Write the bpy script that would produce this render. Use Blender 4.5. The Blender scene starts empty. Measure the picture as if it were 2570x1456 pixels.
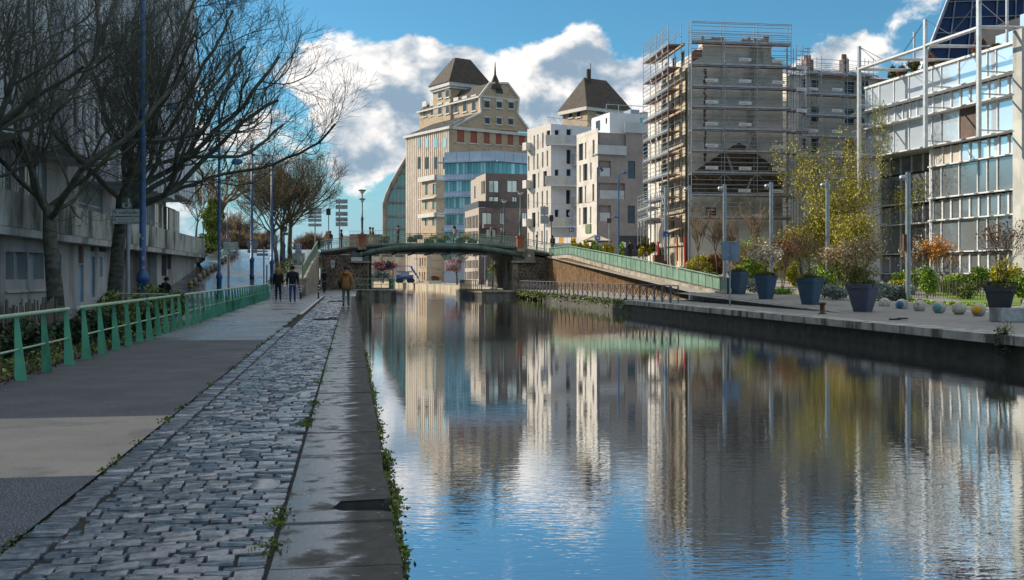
import bpy, bmesh, math, random
import numpy as np
from mathutils import Vector, Matrix
R = math.radians
rnd = random.Random(7)
sc = bpy.context.scene
COL = sc.collection

# ------------------------------------------------------------------ camera
FPX, CX, HY, HC = 2600.0, 1284.5, 690.0, 1.5        # focal length and horizon in picture units, eye height
YAW = math.atan((CX - 870.0) / FPX)
CA, SA = math.cos(YAW), math.sin(YAW)
cam_d = bpy.data.cameras.new('camera')
cam = bpy.data.objects.new('camera', cam_d)
COL.objects.link(cam)
cam.location = (0, 0, HC)
cam.rotation_euler = (R(90), 0, -YAW)
cam_d.sensor_width = 36
cam_d.lens = 36 * FPX / 2569.0
cam_d.shift_y = -(728 - HY) / 2569.0
cam_d.clip_start, cam_d.clip_end = 0.05, 5000
sc.camera = cam

# ------------------------------------------------------------------ exposure
vs = sc.view_settings
vs.view_transform = 'Standard'
vs.look = 'None'
vs.gamma = 1
vs.use_curve_mapping = False
vs.exposure = 1.28
sc.cycles.max_bounces = 6
sc.cycles.caustics_reflective = False
sc.cycles.caustics_refractive = False

# ------------------------------------------------------------------ sun
SUN_AZ, SUN_EL = R(-58), R(30)                        # from +Y towards +X, height
SDIR = Vector((math.sin(SUN_AZ) * math.cos(SUN_EL), math.cos(SUN_AZ) * math.cos(SUN_EL), math.sin(SUN_EL)))
sl = bpy.data.lights.new('sun', 'SUN')
sl.energy = 2.5
sl.angle = R(0.55)
sl.color = (1.0, 0.88, 0.72)
so = bpy.data.objects.new('sun', sl)
COL.objects.link(so)
so.rotation_euler = SDIR.to_track_quat('Z', 'Y').to_euler()
so.location = SDIR * 200


def srgb(h):
    h = h.lstrip('#')
    out = []
    for i in (0, 2, 4):
        c = int(h[i:i + 2], 16) / 255
        out.append(c / 12.92 if c <= .04045 else ((c + .055) / 1.055) ** 2.4)
    return (out[0], out[1], out[2], 1)


class NT:
    """small helper around a node tree"""
    def __init__(s, tree):
        s.t = tree
        s.n = tree.nodes
        s.l = tree.links

    def new(s, typ, **kw):
        n = s.n.new(typ)
        for k, v in kw.items():
            setattr(n, k, v)
        return n

    def put(s, sock, v):
        if v is None:
            return
        if hasattr(v, 'is_linked') or hasattr(v, 'links'):
            s.l.new(v, sock)
        else:
            sock.default_value = v

    def m(s, op, a, b=None, c=None, clamp=False):
        n = s.new('ShaderNodeMath', operation=op, use_clamp=clamp)
        for i, v in enumerate((a, b, c)):
            s.put(n.inputs[i], v)
        return n.outputs[0]

    def v(s, op, a, b=None):
        n = s.new('ShaderNodeVectorMath', operation=op)
        s.put(n.inputs[0], a)
        s.put(n.inputs[1], b)
        return n.outputs[0]

    def mix(s, f, a, b, blend='MIX'):
        n = s.new('ShaderNodeMix', data_type='RGBA', blend_type=blend)
        s.put(n.inputs[0], f)
        s.put(n.inputs[6], a)
        s.put(n.inputs[7], b)
        return n.outputs[2]

    def noise(s, vec, scale, detail=4, rough=.55, dist=0):
        n = s.new('ShaderNodeTexNoise')
        s.put(n.inputs['Vector'], vec)
        s.put(n.inputs['Scale'], scale)
        n.inputs['Detail'].default_value = detail
        n.inputs['Roughness'].default_value = rough
        n.inputs['Distortion'].default_value = dist
        return n.outputs[0]

    def step(s, x, lo, hi):
        n = s.new('ShaderNodeMapRange', interpolation_type='SMOOTHSTEP', clamp=True)
        s.put(n.inputs[0], x)
        n.inputs[1].default_value = lo
        n.inputs[2].default_value = hi
        return n.outputs[0]


# ------------------------------------------------------------------ sky
world = bpy.data.worlds.new('World')
sc.world = world
world.use_nodes = True
wn = NT(world.node_tree)
wn.n.clear()
wout = wn.new('ShaderNodeOutputWorld')
bg = wn.new('ShaderNodeBackground')
wn.l.new(bg.outputs[0], wout.inputs[0])
sky = wn.new('ShaderNodeTexSky', sky_type='NISHITA')
sky.sun_disc = False
sky.sun_elevation = SUN_EL
sky.sun_rotation = SUN_AZ
sky.air_density = 1.0
sky.dust_density = 0.4
sky.ozone_density = 2.5
tc = wn.new('ShaderNodeTexCoord')
D = tc.outputs['Generated']
sep = wn.new('ShaderNodeSeparateXYZ')
wn.l.new(D, sep.inputs[0])
az = wn.m('ARCTAN2', sep.outputs[0], sep.outputs[1])
el = wn.m('ARCSINE', sep.outputs[2])


def azel(px, py):
    v = Vector((SA * FPX + CA * (px - CX), CA * FPX - SA * (px - CX), HY - py)).normalized()
    return math.atan2(v.x, v.y), math.asin(v.z)


# cloud banks: place, half width, half height, weight
BANKS = [(1020, 200, 150, 105, .36), (1170, 250, 150, 90, .30), (1330, 215, 140, 80, .26), (1450, 120, 75, 95, .34),
         (1480, 230, 120, 80, .22), (1620, 210, 95, 90, .34), (880, 190, 90, 90, .26), (1010, 330, 120, 60, .20),
         (900, 350, 60, 45, .16), (860, 430, 90, 45, .22), (970, 420, 90, 35, .14), (2080, 150, 90, 55, .34),
         (600, 300, 230, 220, .12), (2600, 60, 260, 90, .05),
         (1060, 40, 340, 55, -.30), (1800, 60, 200, 90, -.22), (1000, 455, 200, 22, -.08), (950, 310, 70, 40, -.14), (880, 330, 60, 35, -.10), (1560, 90, 60, 50, -.16)]
cov = None
for px, py, rx, ry, wgt in BANKS:
    a0, e0 = azel(px, py)
    qa = wn.m('MULTIPLY', wn.m('SUBTRACT', az, a0), FPX / rx)
    qe = wn.m('MULTIPLY', wn.m('SUBTRACT', el, e0), FPX / ry)
    q = wn.m('ADD', wn.m('MULTIPLY', qa, qa), wn.m('MULTIPLY', qe, qe))
    g = wn.m('MULTIPLY', wn.m('POWER', 2.71828, wn.m('MULTIPLY', q, -.7)), wgt)
    cov = g if cov is None else wn.m('ADD', cov, g)
P = wn.v('MULTIPLY', D, (1, 1, 1.45))
f1 = wn.noise(P, 15.0, 10, .58, .25)
s1 = wn.noise(P, 11.0, 5, .55, .2)
s2 = wn.noise(wn.v('ADD', P, (-.020, .006, .026)), 11.0, 5, .55, .2)
big = wn.noise(P, 3.2, 3, .5)
# scattered cumulus all round the sky, thickened out of view overhead, and a grey veil near the horizon
base = wn.m('ADD', wn.m('MULTIPLY', wn.m('SUBTRACT', big, .5), .55), -.065)
base = wn.m('ADD', base, wn.m('MULTIPLY', wn.step(el, .25, .50), .20))  # extra cloud high overhead, out of view, added to lift the fill light
dens = wn.m('ADD', wn.m('ADD', wn.m('MULTIPLY', wn.m('SUBTRACT', f1, .5), 1.0), cov), base)
alpha = wn.step(dens, 0.0, .12)
lit = wn.m('ADD', wn.m('MULTIPLY', wn.m('SUBTRACT', s1, s2), 3.4), .62)
lit = wn.m('ADD', lit, wn.m('MULTIPLY', wn.m('SUBTRACT', f1, .5), .9))
lit = wn.m('SUBTRACT', lit, wn.m('MULTIPLY', wn.step(dens, .08, .60), .40))
warm = wn.step(wn.m('ABSOLUTE', wn.m('SUBTRACT', az, SUN_AZ)), 1.35, .80)
lit = wn.m('ADD', lit, wn.m('MULTIPLY', warm, .30))
lit = wn.step(lit, .12, .92)
ccol = wn.mix(lit, (.120, .168, .218, 1), (.47, .45, .43, 1))
sk = wn.mix(1.0, sky.outputs[0], (.025, .048, .053, 1), 'MULTIPLY')
hz = wn.step(el, .20, .0)
sk = wn.mix(wn.m('MULTIPLY', hz, .72), sk, (.13, .23, .25, 1))
veil = wn.m('MULTIPLY', wn.step(el, .13, .015), .62)
res = wn.mix(alpha, sk, ccol)
res = wn.mix(wn.m('MULTIPLY', veil, wn.step(wn.noise(P, 6, 5, .55), .30, .62)), res, (.16, .24, .30, 1))
wn.l.new(res, bg.inputs[0])
bg.inputs[1].default_value = 1.0


# ------------------------------------------------------------------ geometry helpers
def ray(px, py):
    return Vector((SA * FPX + CA * (px - CX), CA * FPX - SA * (px - CX), HY - py)) / FPX


def at(px, py, d):
    v = ray(px, py) * d
    return Vector((v.x, v.y, v.z + HC))


def gnd(px, py, z=0.0):
    return at(px, py, FPX * (HC - z) / (py - HY))


def depth(x, y):
    return x * SA + y * CA


def zat(py, x, y):
    return HC + (HY - py) * depth(x, y) / FPX


def xat(px, y):
    r = ray(px, HY)
    return r.x / r.y * y


def yat(px, x):
    r = ray(px, HY)
    return r.y / r.x * x


class Face:
    """vertical plane through two ground points; turns picture points into (along, height)"""
    def __init__(s, A, B):
        s.A = Vector((A[0], A[1]))
        s.u = (Vector((B[0], B[1])) - s.A)
        s.L = s.u.length
        s.u.normalize()
        s.rot = math.atan2(s.u.y, s.u.x)

    def uz(s, px, py):
        r = ray(px, py)
        n = Vector((-s.u.y, s.u.x))
        t = n.dot(s.A) / n.dot(Vector((r.x, r.y)))
        p = Vector((r.x, r.y)) * t
        return (p - s.A).dot(s.u), HC + r.z * t

    def rect(s, x0, y0, x1, y1):
        a = s.uz(x0, y0)
        b = s.uz(x1, y1)
        c = s.uz(x0, y1)
        d = s.uz(x1, y0)
        return a[0], b[0], (b[1] + c[1]) / 2, (a[1] + d[1]) / 2


def zoom(x0, y0, x1, w):
    """window of the photograph enlarged to w units: gives picture coordinates"""
    k = (x1 - x0) / w * (2569 / 3840)
    ox, oy = x0 * 2569 / 3840, y0 * 2569 / 3840
    return lambda x, y: (ox + k * x, oy + k * y)


ZA = zoom(1380, 180, 2080, 1887)
ZB = zoom(1900, 200, 2560, 1264)
ZC = zoom(2400, 60, 3300, 1456)
ZD = zoom(3100, 0, 3840, 979)
ZE = zoom(1150, 820, 2150, 2570)
ZF = zoom(1950, 850, 2750, 2570)
ZG = zoom(2500, 880, 3300, 2570)
ZH = zoom(3100, 900, 3840, 2155)
ZI = zoom(0, 600, 1000, 1618)
ZJ = zoom(700, 600, 1500, 1941)
ZK = zoom(380, 720, 800, 1609)
ZL = zoom(1100, 0, 2600, 2569)
ZM = zoom(1380, 840, 1960, 2570)
ZN = zoom(1700, 540, 2060, 1456)
ZO = zoom(2080, 840, 2640, 2570)
ZQ = zoom(900, 1050, 1600, 905)
ZS = zoom(0, 560, 560, 1359)
ZT = zoom(1150, 880, 1360, 1092)
ZU = zoom(980, 940, 1200, 1456)


# ------------------------------------------------------------------ materials
def mat(name, c1, c2=None, scale=2.0, rough=.7, bump=0.0, bscale=None, metal=0.0, stretch=(1, 1, 1), spec=.5,
        dirt=None, dscale=.35, dstretch=(1, 1, 1), dlo=.45, dhi=.7, island=0.0, detail=5, obj=0.0, rough2=None):
    m = bpy.data.materials.new(name)
    m.use_nodes = True
    t = NT(m.node_tree)
    b = t.n['Principled BSDF']
    geo = t.new('ShaderNodeNewGeometry')
    pos = geo.outputs['Position']
    c1 = srgb(c1) if isinstance(c1, str) else c1
    c2 = c1 if c2 is None else (srgb(c2) if isinstance(c2, str) else c2)
    p1 = t.v('MULTIPLY', pos, stretch)
    n1 = t.noise(p1, scale, detail)
    fac = t.step(n1, .32, .68)
    col = t.mix(fac, c1, c2)
    if dirt:
        p2 = t.v('MULTIPLY', pos, dstretch)
        col = t.mix(t.step(t.noise(p2, dscale, 6, .6), dlo, dhi), col, srgb(dirt) if isinstance(dirt, str) else dirt)
    if island:
        f = t.m('ADD', t.m('MULTIPLY', t.m('SUBTRACT', geo.outputs['Random Per Island'], .5), island * 2), 1)
        hs = t.new('ShaderNodeHueSaturation')
        t.put(hs.inputs['Value'], f)
        t.put(hs.inputs['Color'], col)
        col = hs.outputs[0]
    if obj:
        oi = t.new('ShaderNodeObjectInfo')
        f = t.m('ADD', t.m('MULTIPLY', t.m('SUBTRACT', oi.outputs['Random'], .5), obj * 2), 1)
        hs = t.new('ShaderNodeHueSaturation')
        t.put(hs.inputs['Value'], f)
        t.put(hs.inputs['Color'], col)
        col = hs.outputs[0]
    t.put(b.inputs['Base Color'], col)
    if rough2 is None:
        b.inputs['Roughness'].default_value = rough
    else:
        t.put(b.inputs['Roughness'], t.m('ADD', t.m('MULTIPLY', t.step(t.noise(pos, scale * .6, 4), .35, .65), rough2 - rough), rough))
    b.inputs['Metallic'].default_value = metal
    b.inputs['Specular IOR Level'].default_value = spec
    if bump:
        bn = t.new('ShaderNodeBump')
        bn.inputs['Strength'].default_value = 1
        bn.inputs['Distance'].default_value = bump
        t.put(bn.inputs['Height'], t.noise(p1, bscale or scale * 4, 5))
        t.l.new(bn.outputs[0], b.inputs['Normal'])
    return m


def glass(name, col, metal=.75, rough=.04, wob=.002, wscale=1.2, obj=.0):
    m = mat(name, col, None, 1, rough, wob, wscale, metal, obj=obj)
    return m


MT = {}


def M(name):
    return MT[name]


# ------------------------------------------------------------------ mesh builder
class MB:
    def __init__(s):
        s.v = []
        s.f = []
        s.mi = []

    def add(s, vs, fs, mi=0):
        o = len(s.v)
        s.v += [tuple(v) for v in vs]
        s.f += [tuple(i + o for i in f) for f in fs]
        s.mi += [mi] * len(fs)

    def box(s, x0, x1, y0, y1, z0, z1, mi=0):
        s.add([(x0, y0, z0), (x1, y0, z0), (x1, y1, z0), (x0, y1, z0), (x0, y0, z1), (x1, y0, z1), (x1, y1, z1), (x0, y1, z1)],
              [(3, 2, 1, 0), (4, 5, 6, 7), (0, 1, 5, 4), (1, 2, 6, 5), (2, 3, 7, 6), (3, 0, 4, 7)], mi)

    def quad(s, a, b, c, d, mi=0):
        s.add([a, b, c, d], [(0, 1, 2, 3)], mi)

    def tube(s, pts, rs, n=6, cap=True, mi=0):
        pts = [Vector(p) for p in pts]
        o = len(s.v)
        up = None
        for i, p in enumerate(pts):
            t = (pts[min(i + 1, len(pts) - 1)] - pts[max(i - 1, 0)])
            if t.length < 1e-9:
                t = Vector((0, 0, 1))
            t.normalize()
            if up is None:
                up = t.orthogonal().normalized()
            up = up - t * up.dot(t)
            if up.length < 1e-6:
                up = t.orthogonal()
            up.normalize()
            w = t.cross(up)
            r = rs[i] if isinstance(rs, (list, tuple)) else rs
            for k in range(n):
                a = 2 * math.pi * k / n
                s.v.append(tuple(p + up * (math.cos(a) * r) + w * (math.sin(a) * r)))
        m = len(pts)
        for i in range(m - 1):
            for k in range(n):
                a = o + i * n + k
                b = o + i * n + (k + 1) % n
                s.f.append((a, b, b + n, a + n))
                s.mi.append(mi)
        if cap:
            s.f.append(tuple(o + k for k in range(n))[::-1])
            s.f.append(tuple(o + (m - 1) * n + k for k in range(n)))
            s.mi += [mi, mi]

    def lathe(s, prof, n=12, c=(0, 0, 0), mi=0):
        o = len(s.v)
        for r, z in prof:
            for k in range(n):
                a = 2 * math.pi * k / n
                s.v.append((c[0] + r * math.cos(a), c[1] + r * math.sin(a), c[2] + z))
        for i in range(len(prof) - 1):
            for k in range(n):
                a = o + i * n + k
                b = o + i * n + (k + 1) % n
                s.f.append((a, b, b + n, a + n))
                s.mi.append(mi)
        s.f.append(tuple(o + k for k in range(n))[::-1])
        s.f.append(tuple(o + (len(prof) - 1) * n + k for k in range(n)))
        s.mi += [mi, mi]

    def prism(s, poly, e):
        """poly: list of 3-D points; e: extrusion vector"""
        n = len(poly)
        e = Vector(e)
        vs = [Vector(p) for p in poly] + [Vector(p) + e for p in poly]
        fs = [tuple(range(n))[::-1], tuple(range(n, 2 * n))]
        for i in range(n):
            j = (i + 1) % n
            fs.append((i, j, n + j, n + i))
        s.add(vs, fs)

    def build(s, name, material, parent=None, smooth=False, loc=None, rot=None):
        me = bpy.data.meshes.new(name)
        me.from_pydata(s.v, [], s.f)
        mats = material if isinstance(material, (list, tuple)) else [material]
        for m in mats:
            me.materials.append(m if not isinstance(m, str) else MT[m])
        if len(mats) > 1:
            me.polygons.foreach_set('material_index', s.mi)
        if smooth:
            me.polygons.foreach_set('use_smooth', [True] * len(me.polygons))
        me.update()
        return link(name, me, parent, loc, rot)


def link(name, me, parent=None, loc=None, rot=None, scale=None):
    o = bpy.data.objects.new(name, me)
    COL.objects.link(o)
    if parent is not None:
        o.parent = parent
    if loc is not None:
        o.location = loc
    if rot is not None:
        o.rotation_euler = rot
    if scale is not None:
        o.scale = scale
    return o


def thing(name, label, cat, loc=(0, 0, 0), rotz=0, group=None):
    o = bpy.data.objects.new(name, None)
    COL.objects.link(o)
    o.location = loc
    o.rotation_euler = (0, 0, rotz)
    o.empty_display_size = .2
    return tag(o, label, cat, group)


def tag(o, label, cat=None, group=None):
    o['label'] = label
    if cat:
        o['category'] = cat
    if group:
        o['group'] = group
    return o


def struct(o):
    o['kind'] = 'structure'
    return o


def stuff(o, label=None, cat=None):
    o['kind'] = 'stuff'
    if label:
        o['label'] = label
    if cat:
        o['category'] = cat
    return o


_uc = {}


def unit(kind, material):
    key = (kind, material)
    if key not in _uc:
        b = MB()
        if kind == 'cube':
            b.box(0, 1, 0, 1, 0, 1)
        else:
            b.tube([(0, 0, 0), (0, 0, 1)], 1.0, 6 if kind == 'rod' else 12)
        me = bpy.data.meshes.new('unit_' + kind)
        me.from_pydata(b.v, [], b.f)
        me.materials.append(MT[material])
        if kind != 'cube':
            for p in me.polygons:
                p.use_smooth = len(p.vertices) == 4
        me.update()
        _uc[key] = me
    return _uc[key]


def bx(name, parent, x0, x1, y0, y1, z0, z1, material):
    if x1 < x0: x0, x1 = x1, x0
    if y1 < y0: y0, y1 = y1, y0
    if z1 < z0: z0, z1 = z1, z0
    return link(name, unit('cube', material), parent, (x0, y0, z0), None, (x1 - x0, y1 - y0, z1 - z0))


def rod(name, parent, p0, p1, r, material, kind='rod'):
    p0, p1 = Vector(p0), Vector(p1)
    d = p1 - p0
    q = d.to_track_quat('Z', 'Y')
    o = link(name, unit(kind, material), parent, p0, None, (r, r, d.length))
    o.rotation_mode = 'QUATERNION'
    o.rotation_quaternion = q
    return o


def wallholes(b, x0, x1, z0, z1, rects, dep, y=0.0, mi=0):
    """wall sheet in the plane y with rectangular openings and their reveals, openings given as (xa, xb, za, zb)"""
    xs = sorted({round(v, 4) for r in rects for v in r[:2] if x0 < v < x1} | {x0, x1})
    zs = sorted({round(v, 4) for r in rects for v in r[2:4] if z0 < v < z1} | {z0, z1})
    for i in range(len(xs) - 1):
        run = None
        for k in range(len(zs) - 1):
            cx, cz = (xs[i] + xs[i + 1]) / 2, (zs[k] + zs[k + 1]) / 2
            solid = not any(r[0] < cx < r[1] and r[2] < cz < r[3] for r in rects)
            if solid and run is None:
                run = zs[k]
            if run is not None and (not solid or k == len(zs) - 2):
                top = zs[k + 1] if solid else zs[k]
                b.quad((xs[i], y, run), (xs[i + 1], y, run), (xs[i + 1], y, top), (xs[i], y, top), mi)
                run = None
    for r in rects:
        a, c, d, e = max(r[0], x0), min(r[1], x1), max(r[2], z0), min(r[3], z1)
        y2 = y + dep
        b.quad((a, y, d), (a, y, e), (a, y2, e), (a, y2, d), mi)
        b.quad((c, y, e), (c, y, d), (c, y2, d), (c, y2, e), mi)
        b.quad((a, y, e), (c, y, e), (c, y2, e), (a, y2, e), mi)
        b.quad((c, y, d), (a, y, d), (a, y2, d), (c, y2, d), mi)


def copy_tree(o, parent=None):
    c = o.copy()
    COL.objects.link(c)
    c.parent = parent
    for ch in list(o.children):
        copy_tree(ch, c)
    return c


def text_mesh(body, size, italic=False):
    cu = bpy.data.curves.new('lettering', 'FONT')
    cu.body = body
    cu.size = size
    cu.align_x = 'LEFT'
    cu.resolution_u = 2
    cu.extrude = .0015
    if italic:
        cu.shear = .25
    o = bpy.data.objects.new('lettering', cu)
    COL.objects.link(o)
    dg = bpy.context.evaluated_depsgraph_get()
    me = bpy.data.meshes.new_from_object(o.evaluated_get(dg))
    bpy.data.objects.remove(o)
    return me


def text(parent, body, x, y, z, size, material, width=None, italic=False, rotz=0):
    """lettering standing upright facing -y of its parent"""
    me = text_mesh(body, size, italic)
    me.materials.clear()
    me.materials.append(MT[material])
    o = link('lettering', me, parent, (x, y, z), (R(90), 0, rotz))
    if width:
        w = max(v.co.x for v in me.vertices) - min(v.co.x for v in me.vertices)
        o.scale = (width / w, 1, 1)
    return o


def leaves(name, pts, size, material, parent=None, seed=1, squash=1.0, droop=0.0, nrm=None):
    """many small leaf faces at the given points"""
    rg = np.random.default_rng(seed)
    pts = np.asarray(pts, dtype=float)
    n = len(pts)
    a = rg.normal(size=(n, 3))
    a /= np.linalg.norm(a, axis=1)[:, None] + 1e-9
    if droop:
        a[:, 2] = -abs(a[:, 2]) - droop
        a /= np.linalg.norm(a, axis=1)[:, None]
    bb = rg.normal(size=(n, 3))
    bb -= a * (a * bb).sum(1)[:, None]
    bb /= np.linalg.norm(bb, axis=1)[:, None] + 1e-9
    s = size * rg.uniform(.6, 1.4, size=(n, 1))
    v0 = pts
    v1 = pts + a * s * .55 + bb * s * .36 * squash
    v2 = pts + a * s * 1.1
    v3 = pts + a * s * .55 - bb * s * .36 * squash
    V = np.stack([v0, v1, v2, v3], 1).reshape(-1, 3)
    me = bpy.data.meshes.new(name)
    me.vertices.add(len(V))
    me.vertices.foreach_set('co', V.ravel())
    me.loops.add(4 * n)
    me.loops.foreach_set('vertex_index', np.arange(4 * n))
    me.polygons.add(n)
    me.polygons.foreach_set('loop_start', np.arange(0, 4 * n, 4))
    me.polygons.foreach_set('loop_total', np.full(n, 4))
    me.materials.append(MT[material])
    me.update()
    me.validate()
    return link(name, me, parent)


def blob_pts(n, c, r, seed, shell=.35, lumps=9):
    """points through a lumpy ellipsoid, thicker near the outside"""
    rg = np.random.default_rng(seed)
    c = np.array(c)
    r = np.array(r)
    L = rg.normal(size=(lumps, 3))
    L /= np.linalg.norm(L, axis=1)[:, None]
    L *= rg.uniform(.25, .75, size=(lumps, 1))
    lr = rg.uniform(.25, .5, size=lumps)
    w = rg.integers(0, lumps, n)
    d = rg.normal(size=(n, 3))
    d /= np.linalg.norm(d, axis=1)[:, None]
    rad = rg.uniform(shell, 1, size=(n, 1)) ** .6
    p = L[w] + d * rad * lr[w][:, None]
    return c + p * r

# ------------------------------------------------------------------ the materials of the place
def wet(name, c1, c2, scale, r_dry, r_wet, lo, hi, wscale=.9, bump=.002, bscale=60, island=0.0, stretch=(1, 1, 1), spec=.5, moss=None, agg=0):
    """paving with damp patches: the water film changes the gloss and deepens the tone"""
    m = bpy.data.materials.new(name)
    m.use_nodes = True
    t = NT(m.node_tree)
    b = t.n['Principled BSDF']
    geo = t.new('ShaderNodeNewGeometry')
    pos = geo.outputs['Position']
    col = t.mix(t.step(t.noise(pos, scale, 5), .3, .7), srgb(c1), srgb(c2))
    if agg:
        col = t.mix(t.m('MULTIPLY', t.step(t.noise(pos, 26, 3, .7), .35, .65), .5), col, srgb(c1))
        col = t.mix(t.m('MULTIPLY', t.step(t.noise(pos, .8, 6, .65), .50, .66), .45), col, (.02, .02, .022, 1))
        col = t.mix(t.m('MULTIPLY', t.step(t.noise(pos, agg, 2), .54, .66), .75), col, srgb('#a8a9a8'))
    w = t.step(t.noise(t.v('MULTIPLY', pos, stretch), wscale, 5, .6), lo, hi)
    if island:
        f = t.m('ADD', t.m('MULTIPLY', t.m('SUBTRACT', geo.outputs['Random Per Island'], .5), island * 2), 1)
        hs = t.new('ShaderNodeHueSaturation')
        t.put(hs.inputs['Value'], f)
        t.put(hs.inputs['Color'], col)
        col = hs.outputs[0]
    if moss:
        col = t.mix(t.step(t.noise(pos, moss[0], 6, .65), moss[1], moss[1] + .08), col, srgb(moss[2]))
    col = t.mix(t.m('MULTIPLY', w, .35), col, (.012, .015, .02, 1))
    t.put(b.inputs['Base Color'], col)
    t.put(b.inputs['Roughness'], t.m('ADD', t.m('MULTIPLY', w, r_wet - r_dry), r_dry))
    b.inputs['Specular IOR Level'].default_value = spec
    bn = t.new('ShaderNodeBump')
    bn.inputs['Distance'].default_value = bump
    t.put(bn.inputs['Height'], t.noise(pos, bscale, 4))
    t.l.new(bn.outputs[0], b.inputs['Normal'])
    MT[name] = m
    return m


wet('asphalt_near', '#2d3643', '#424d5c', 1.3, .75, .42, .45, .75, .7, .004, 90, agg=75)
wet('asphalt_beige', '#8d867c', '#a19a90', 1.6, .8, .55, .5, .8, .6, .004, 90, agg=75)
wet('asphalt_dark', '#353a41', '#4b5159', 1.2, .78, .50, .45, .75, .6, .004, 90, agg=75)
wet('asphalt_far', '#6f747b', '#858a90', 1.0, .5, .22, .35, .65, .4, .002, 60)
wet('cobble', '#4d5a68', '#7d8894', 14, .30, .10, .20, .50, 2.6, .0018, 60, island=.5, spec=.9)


def kerb_mat():
    """worn kerb: a damp film on the path side, dark lichened stone on the water side"""
    m = bpy.data.materials.new('kerb')
    m.use_nodes = True
    t = NT(m.node_tree)
    b = t.n['Principled BSDF']
    pos = t.new('ShaderNodeNewGeometry').outputs['Position']
    sp = t.new('ShaderNodeSeparateXYZ')
    t.l.new(pos, sp.inputs[0])
    x = t.m('SUBTRACT', sp.outputs[0], t.m('MULTIPLY', sp.outputs[1], .004))
    e = t.m('MULTIPLY', t.m('SUBTRACT', t.noise(t.v('MULTIPLY', pos, (.7, 1.6, 1)), 2.2, 5, .6), .5), .75)
    w = t.step(t.m('ADD', x, e), .06, -.10)
    w = t.m('MULTIPLY', w, t.step(t.noise(pos, 3.5, 5, .6), .30, .52))
    col = t.mix(t.step(t.noise(pos, 5, 6, .65), .3, .7), srgb('#2b2b28'), srgb('#45443f'))
    col = t.mix(t.step(t.noise(t.v('MULTIPLY', pos, (1, 1.8, 1)), 13, 3, .6), .66, .70), col, srgb('#8d9390'))
    col = t.mix(t.step(t.noise(pos, 1.6, 5, .6), .58, .70), col, srgb('#33361f'))
    col = t.mix(t.m('MULTIPLY', w, .6), col, srgb('#3f4853'))
    t.put(b.inputs['Base Color'], col)
    t.put(b.inputs['Roughness'], t.m('ADD', t.m('MULTIPLY', w, -.66), .80))
    bn = t.new('ShaderNodeBump')
    bn.inputs['Distance'].default_value = .0022
    t.put(bn.inputs['Height'], t.noise(pos, 38, 5))
    t.l.new(bn.outputs[0], b.inputs['Normal'])
    MT['kerb'] = m


kerb_mat()
wet('road_wet', '#4a4d52', '#5d6066', 1.2, .42, .12, .25, .55, .35, .012, 2.2, spec=.6)
wet('ramp_setts', '#565a60', '#73777b', 5, .45, .25, .3, .6, 1.2, .01, 14, island=.3)
wet('quay_setts', '#70706e', '#8a8883', 4, .7, .35, .45, .7, .4, .004, 14)
MT['bed'] = mat('bed', '#1f1d1a', '#2c2a25', 6, .9, .01, 30, dirt='#2f3820', dscale=2.0, dlo=.58, dhi=.66)
MT['soil'] = mat('soil', '#2b231b', '#40352a', 5, .95, .02, 25, dirt='#3a4a22', dscale=1.2)
MT['lawn'] = mat('lawn', '#4d6b1e', '#6f8f2a', 5, .9, .02, 40, dirt='#5f5a34', dscale=.5)
MT['leaf_litter'] = mat('leaf_litter', '#2d251c', '#4a3d2b', 14, .95, .02, 50)
MT['canal_wall'] = mat('canal_wall', '#2b2a25', '#47443a', 2.5, .8, .03, 6, dirt='#1c2413', dscale=1.2)
MT['canal_cope'] = mat('canal_cope', '#8d8e8b', '#b3b2ac', 1.5, .7, .004, 20, dirt='#4b4a45', dscale=1.6, dstretch=(1, 1, .22), dlo=.48, dhi=.62)
MT['concrete'] = mat('concrete', '#a8a9a6', '#c0c0bb', .9, .85, .003, 12, dirt='#5c625a', dscale=.55, dstretch=(1, 1, .16), dlo=.42, dhi=.72)
MT['concrete_moss'] = mat('concrete_moss', '#9ea29d', '#bcbeb8', .9, .85, .004, 12, dirt='#3e4634', dscale=.9, dstretch=(.6, .6, .2), dlo=.40, dhi=.66)
MT['concrete_dark'] = mat('concrete_dark', '#6f6b66', '#8a857e', .7, .85, .003, 12, dirt='#3e3a36', dscale=.6, dstretch=(1, 1, .25))
MT['far_ground'] = mat('far_ground', '#5d5c55', '#77746a', .05, .9)
MT['plaza'] = mat('plaza', '#7d7972', '#96928a', .5, .85, .002, 8)
MT['white_line'] = mat('white_line', '#c9c9c4', '#aeb0ae', 3, .6)


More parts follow.
